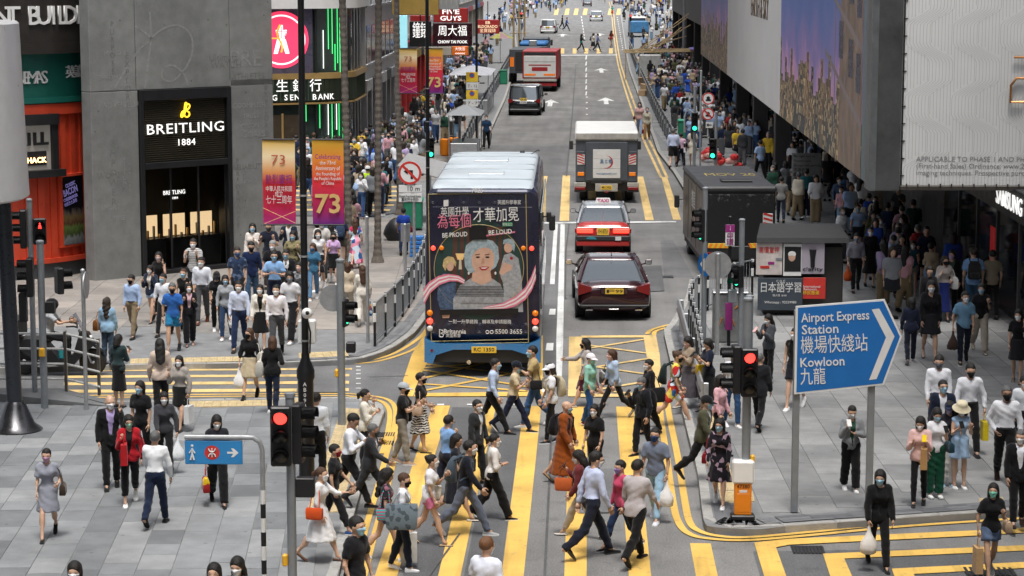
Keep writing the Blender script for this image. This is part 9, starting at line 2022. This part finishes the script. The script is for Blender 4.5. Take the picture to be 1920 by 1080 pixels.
# ------------------------------------------------------------------ the crowds on both pavements
CT = [('white', 'e2e4e8'),('black', '16161a'),('navy', '1c2742'),('light blue', '9fb8dc'),('grey', '7f8388'),('pink', 'c99aa4'),('beige', 'b8a68c'),('olive', '55583c'),('teal', '2b6a72'),('lilac', 'a898bc'),('red', 'a02a2c'),('dark green', '24483a'),('cream', 'd8cfbc'),('charcoal', '34363a'),('royal blue', '2a4fa8'),('yellow', 'd4b23a')]
CW = [12,14,8,8,6,4,4,2,2,3,2,2,4,6,2,1]
TK = [('T-shirt', 'tee', 's'),('shirt', 'shirt', 'l'),('shirt', 'shirt', 's'),('blouse', 'blouse', 'm'),('sweater', 'sweater', 'l'),('polo', 'polo', 's'),('jacket', 'jacket', 'l'),('dress', 'dress', 's')]
BK2 = [('black trousers', 'trousers', '141417'),('navy trousers', 'trousers', '1a2238'),('blue jeans', 'jeans', '34507a'),('grey trousers', 'trousers', '54565a'),('khaki trousers', 'trousers', '86765c'),('dark shorts', 'shorts', '22242a'),('pale jeans', 'jeans', '7d9cbc'),('black skirt', 'skirt', '151517')]
_used = set()
def in_poly(poly, rg):
	xs = [p[0] for p in poly]; ys = [p[1] for p in poly]
	while True:
		p = (rg.uniform(min(xs), max(xs)), rg.uniform(min(ys), max(ys)))
		if inside(p, poly): return p
def crowd(poly_px, n, place, group, rg, dmin=.62, heads=None, z=KH):
	poly = [G(x, y, z) for x, y in poly_px]; pts = []; tries = 0
	while len(pts) < n and tries < 6000:
		tries += 1; p = in_poly(poly, rg)
		if all((p[0] - q[0]) ** 2 + (p[1] - q[1]) ** 2 > dmin*dmin for q in pts + TAKEN): pts.append(p)
	for p in pts:
		TAKEN.append(p)
		for _ in range(200):
			fem = rg.random() < .5; c = rg.choices(CT, CW)[0]; t = rg.choice(TK if fem else TK[:3] + TK[4:7]); bt = rg.choice(BK2 if fem else BK2[:7]); hr = rg.choice(('bob', 'long', 'pony', 'long', 'bun') if fem else ('short', 'short', 'crop', 'short')); bag = rg.random(); hcol = rg.choices('kdbgs', (10,3,2,1,1))[0]; hd = rg.choice((0,180)) + rg.uniform(-35,35)
			ex = rg.choice((W_, W_, LB_, BK_, 'mask:d8b8b0')); bg = ''
			if bag < .2: bg = 'backpack'
			elif bag < .32: bg = 'handbag'
			away = abs(((hd + 180) % 360) - 180) > 90
			d = '%s %s' % (c[0], t[0]) + ('' if t[1] == 'dress' else ' and %s' % bt[0])
			if bg == 'backpack': d += ' with a backpack'
			elif bg: d += ' with a handbag'
			d += ' ' + ('from behind' if away else 'facing us') + ', ' + place
			if d not in _used: break
		_used.add(d)
		if bg == 'backpack': ex += ';backpack:%s:L:%s' % rg.choice((('15161a', 'black'),('2c3a50', 'navy'),('55585c', 'grey'),('1f4a3c', 'green')))
		elif bg: ex += ';shoulder:%s:%s:%s' % rg.choice((('15161a', 'L', 'black'),('6a3a20', 'R', 'brown'),('c8beb0', 'L', 'cream')))
		y = p[1]; lod = 0 if y < 70 else (1 if y < 112 else 2); _seed[0] += 1
		top = '%s:%s:%s' % (t[1], c[1], t[2]) + ((':%s' % rg.choice(('dcdcdc', '1a1a1e'))) if t[1] == 'jacket' else (':%.2f:.04' % rg.uniform(.3,.6) if t[1] == 'dress' else ''))
		person((p[0], p[1], z), R(hd), rg.uniform(1.52,1.66) if fem else rg.uniform(1.62,1.8), 'f' if fem else 'm', top, '' if t[1] == 'dress' else bt[1] + ':' + bt[2], hr + ':' + hcol, rg.choice(('shoe:141416', 'sneaker:dcdcdc', 'sneaker:2a2a2e')), rg.choice(('walk', 'walk', 'step', 'stand')), rg.choice(('ww', 'dd', 'pd', 'dp', 'cd', 'wd')), ex, 'person in ' + d, lod, rg.choice((0,0,1,2)),(rg.uniform(-4,10), rg.uniform(-20,20)), group, seed=_seed[0])
TAKEN = [tuple(o.location[:2]) for o in C.objects if o.name.startswith('person')]
crg = random.Random(21)
crowd([(600,470),(640,410),(640,345),(690,330),(745,345),(720,395),(690,480),(650,520),(605,505)], 14, 'by the palms', 'queue around the palm trunks', crg)
crowd([(545,335),(600,318),(690,300),(745,268),(800,262),(790,300),(740,325),(640,338),(560,360)], 26, 'outside the bank', 'queue outside the bank', crg)
crowd([(770,255),(800,205),(840,160),(880,140),(905,150),(880,205),(862,265),(835,285),(790,285)], 34, 'past the bank', 'crowd on the left pavement', crg)
crowd([(1245,215),(1290,270),(1330,290),(1400,330),(1440,400),(1560,415),(1540,330),(1480,260),(1400,205),(1330,175),(1260,165),(1225,180)], 52, 'beside the hoarding', 'crowd beside the hoarding', crg)
crowd([(1205,165),(1225,180),(1330,172),(1400,200),(1380,160),(1330,125),(1240,118),(1195,130)], 34, 'before the bamboo', 'crowd before the bamboo poles', crg)
crowd([(1580,470),(1600,430),(1690,440),(1730,470),(1700,500),(1620,500)], 8, 'under the hoarding', 'crowd deep under the hoarding', crg)
# beyond about three hundred individuals the crowd behind is one mass each
def figures(rg):
	tm = []
	for i in range(12):
		fem = i % 2; c = rg.choices(CT, CW)[0]; t = rg.choice(TK[:7]); bt = rg.choice(BK2[:7]); before = set(C.objects)
		person((0,0,0),0,1.6 if fem else 1.7, 'f' if fem else 'm', '%s:%s:%s' % (t[1], c[1], t[2]), bt[1] + ':' + bt[2], ('long:k', 'short:k', 'bob:d', 'short:s')[i % 4], 'shoe:141416', rg.choice(('walk', 'step', 'stand')), rg.choice(('ww', 'dd', 'pd')), W_ if i % 3 else '', 'x', 3, seed=i + 900)
		new = [o for o in C.objects if o not in before]; parts = []
		for o in new:
			if o.type != 'MESH': continue
			me = o.data; v = np.empty(len(me.vertices)*3, np.float32); me.vertices.foreach_get('co', v); M_ = np.array(o.matrix_basis if o.parent else Matrix()); v = v.reshape(-1,3) @ M_[:3, :3].T + M_[:3,3]
			me.calc_loop_triangles(); tr = np.empty(len(me.loop_triangles)*3, np.int32); me.loop_triangles.foreach_get('vertices', tr); mi = np.empty(len(me.loop_triangles), np.int32); me.loop_triangles.foreach_get('material_index', mi)
			parts.append((v, tr.reshape(-1,3), [o.material_slots[q].material for q in range(len(o.material_slots))], mi, bool(o.parent) and o.name.split('.')[0] in ('t_shirt', 'shirt', 'blouse', 'sweater', 'polo_shirt', 'jacket')))
		tm.append(parts)
		for o in new: bpy.data.objects.remove(o)
	return tm
def mass(name, label, poly_px, n, rg, z=KH, dmin=.5):
	poly = [G(x, y, z) for x, y in poly_px]; V_ = []; T_ = []; J_ = []; off = 0; mats = {}; tries = 0; tm = FIG
	pts = []
	while len(pts) < n and tries < 8000:
		tries += 1; p = in_poly(poly, rg)
		if all((p[0] - q[0]) ** 2 + (p[1] - q[1]) ** 2 > dmin*dmin for q in pts) and all((p[0] - q[0]) ** 2 + (p[1] - q[1]) ** 2 > .3 for q in TAKEN): pts.append(p)
	for p in pts:
		a = rg.choice((0, pi)) + rg.uniform(-.7,.7); s = rg.uniform(.94,1.06); Rm = np.array([[cos(a),-sin(a),0], [sin(a), cos(a),0], [0,0,1]])*s; cm = cloth(rg.choices(CT, CW)[0][1])
		for v, tr, ms, mi, top in rg.choice(tm):
			V_.append(v @ Rm.T + np.array((p[0], p[1], z))); T_.append(tr + off); off += len(v)
			lut = np.array([mats.setdefault(cm if top else m, len(mats)) for m in ms] or [0]); J_.append(lut[np.clip(mi, 0, len(lut) - 1)])
	me = np_mesh(name, np.concatenate(V_), np.zeros((0,4), int), list(mats), np.concatenate(J_), np.concatenate(T_)); tag(ob(name, me), label, 'crowd', kind='stuff')
FIG = figures(crg)
mass('crowd', 'packed crowd behind the queue on the left pavement', [(765,262),(790,215),(830,160),(862,120),(905,105),(925,115),(900,165),(878,210),(862,262),(830,280)], 75, crg)
mass('crowd', 'packed crowd waiting between the bank and the palms', [(545,375),(560,345),(640,325),(700,300),(760,262),(800,262),(800,320),(745,370),(715,400),(690,440),(640,470),(600,440)], 85, crg)
mass('crowd', 'packed crowd filling the right pavement', [(1225,185),(1262,250),(1300,285),(1330,300),(1420,345),(1455,410),(1560,430),(1640,470),(1600,360),(1500,270),(1400,190),(1330,125),(1240,112),(1195,125)], 225, crg, dmin=.45)
mass('crowd', 'shaded crowd inside the arcade', [(1570,500),(1580,440),(1640,470),(1720,520),(1790,560),(1760,640),(1680,620),(1640,560)], 16, crg, dmin=.7)
mass('far_crowd', 'dense far crowd on the right beyond the bamboo poles', [(1172,95),(1345,112),(1345,60),(1330,25),(1250,6),(1160,6),(1166,40)], 160, crg)
mass('far_crowd', 'far crowd on the left beyond the white people carrier', [(905,105),(965,70),(985,52),(1030,26),(1062,12),(1060,3),(960,3),(900,60)], 105, crg)
mass('far_crowd', 'crowd in the distance across the top of the street', [(960,9),(1340,9),(1340,-12),(960,-12)], 60, crg)
# ------------------------------------------------------------------ lettering to meshes
bpy.context.view_layer.update()
for o, w in _TXT:
	d = o.dimensions.x
	if d > 1e-6: o.scale.x = w/d
_dg = bpy.context.evaluated_depsgraph_get()
for o in [o for o in C.objects if o.type == 'FONT']:
	me = bpy.data.meshes.new_from_object(o.evaluated_get(_dg), depsgraph=_dg); nm = o.name; cu = o.data
	q = bpy.data.objects.new('tmp', me); C.objects.link(q)
	q.parent = o.parent; q.location = o.location; q.rotation_euler = o.rotation_euler; q.scale = o.scale
	bpy.data.objects.remove(o); bpy.data.curves.remove(cu); q.name = nm
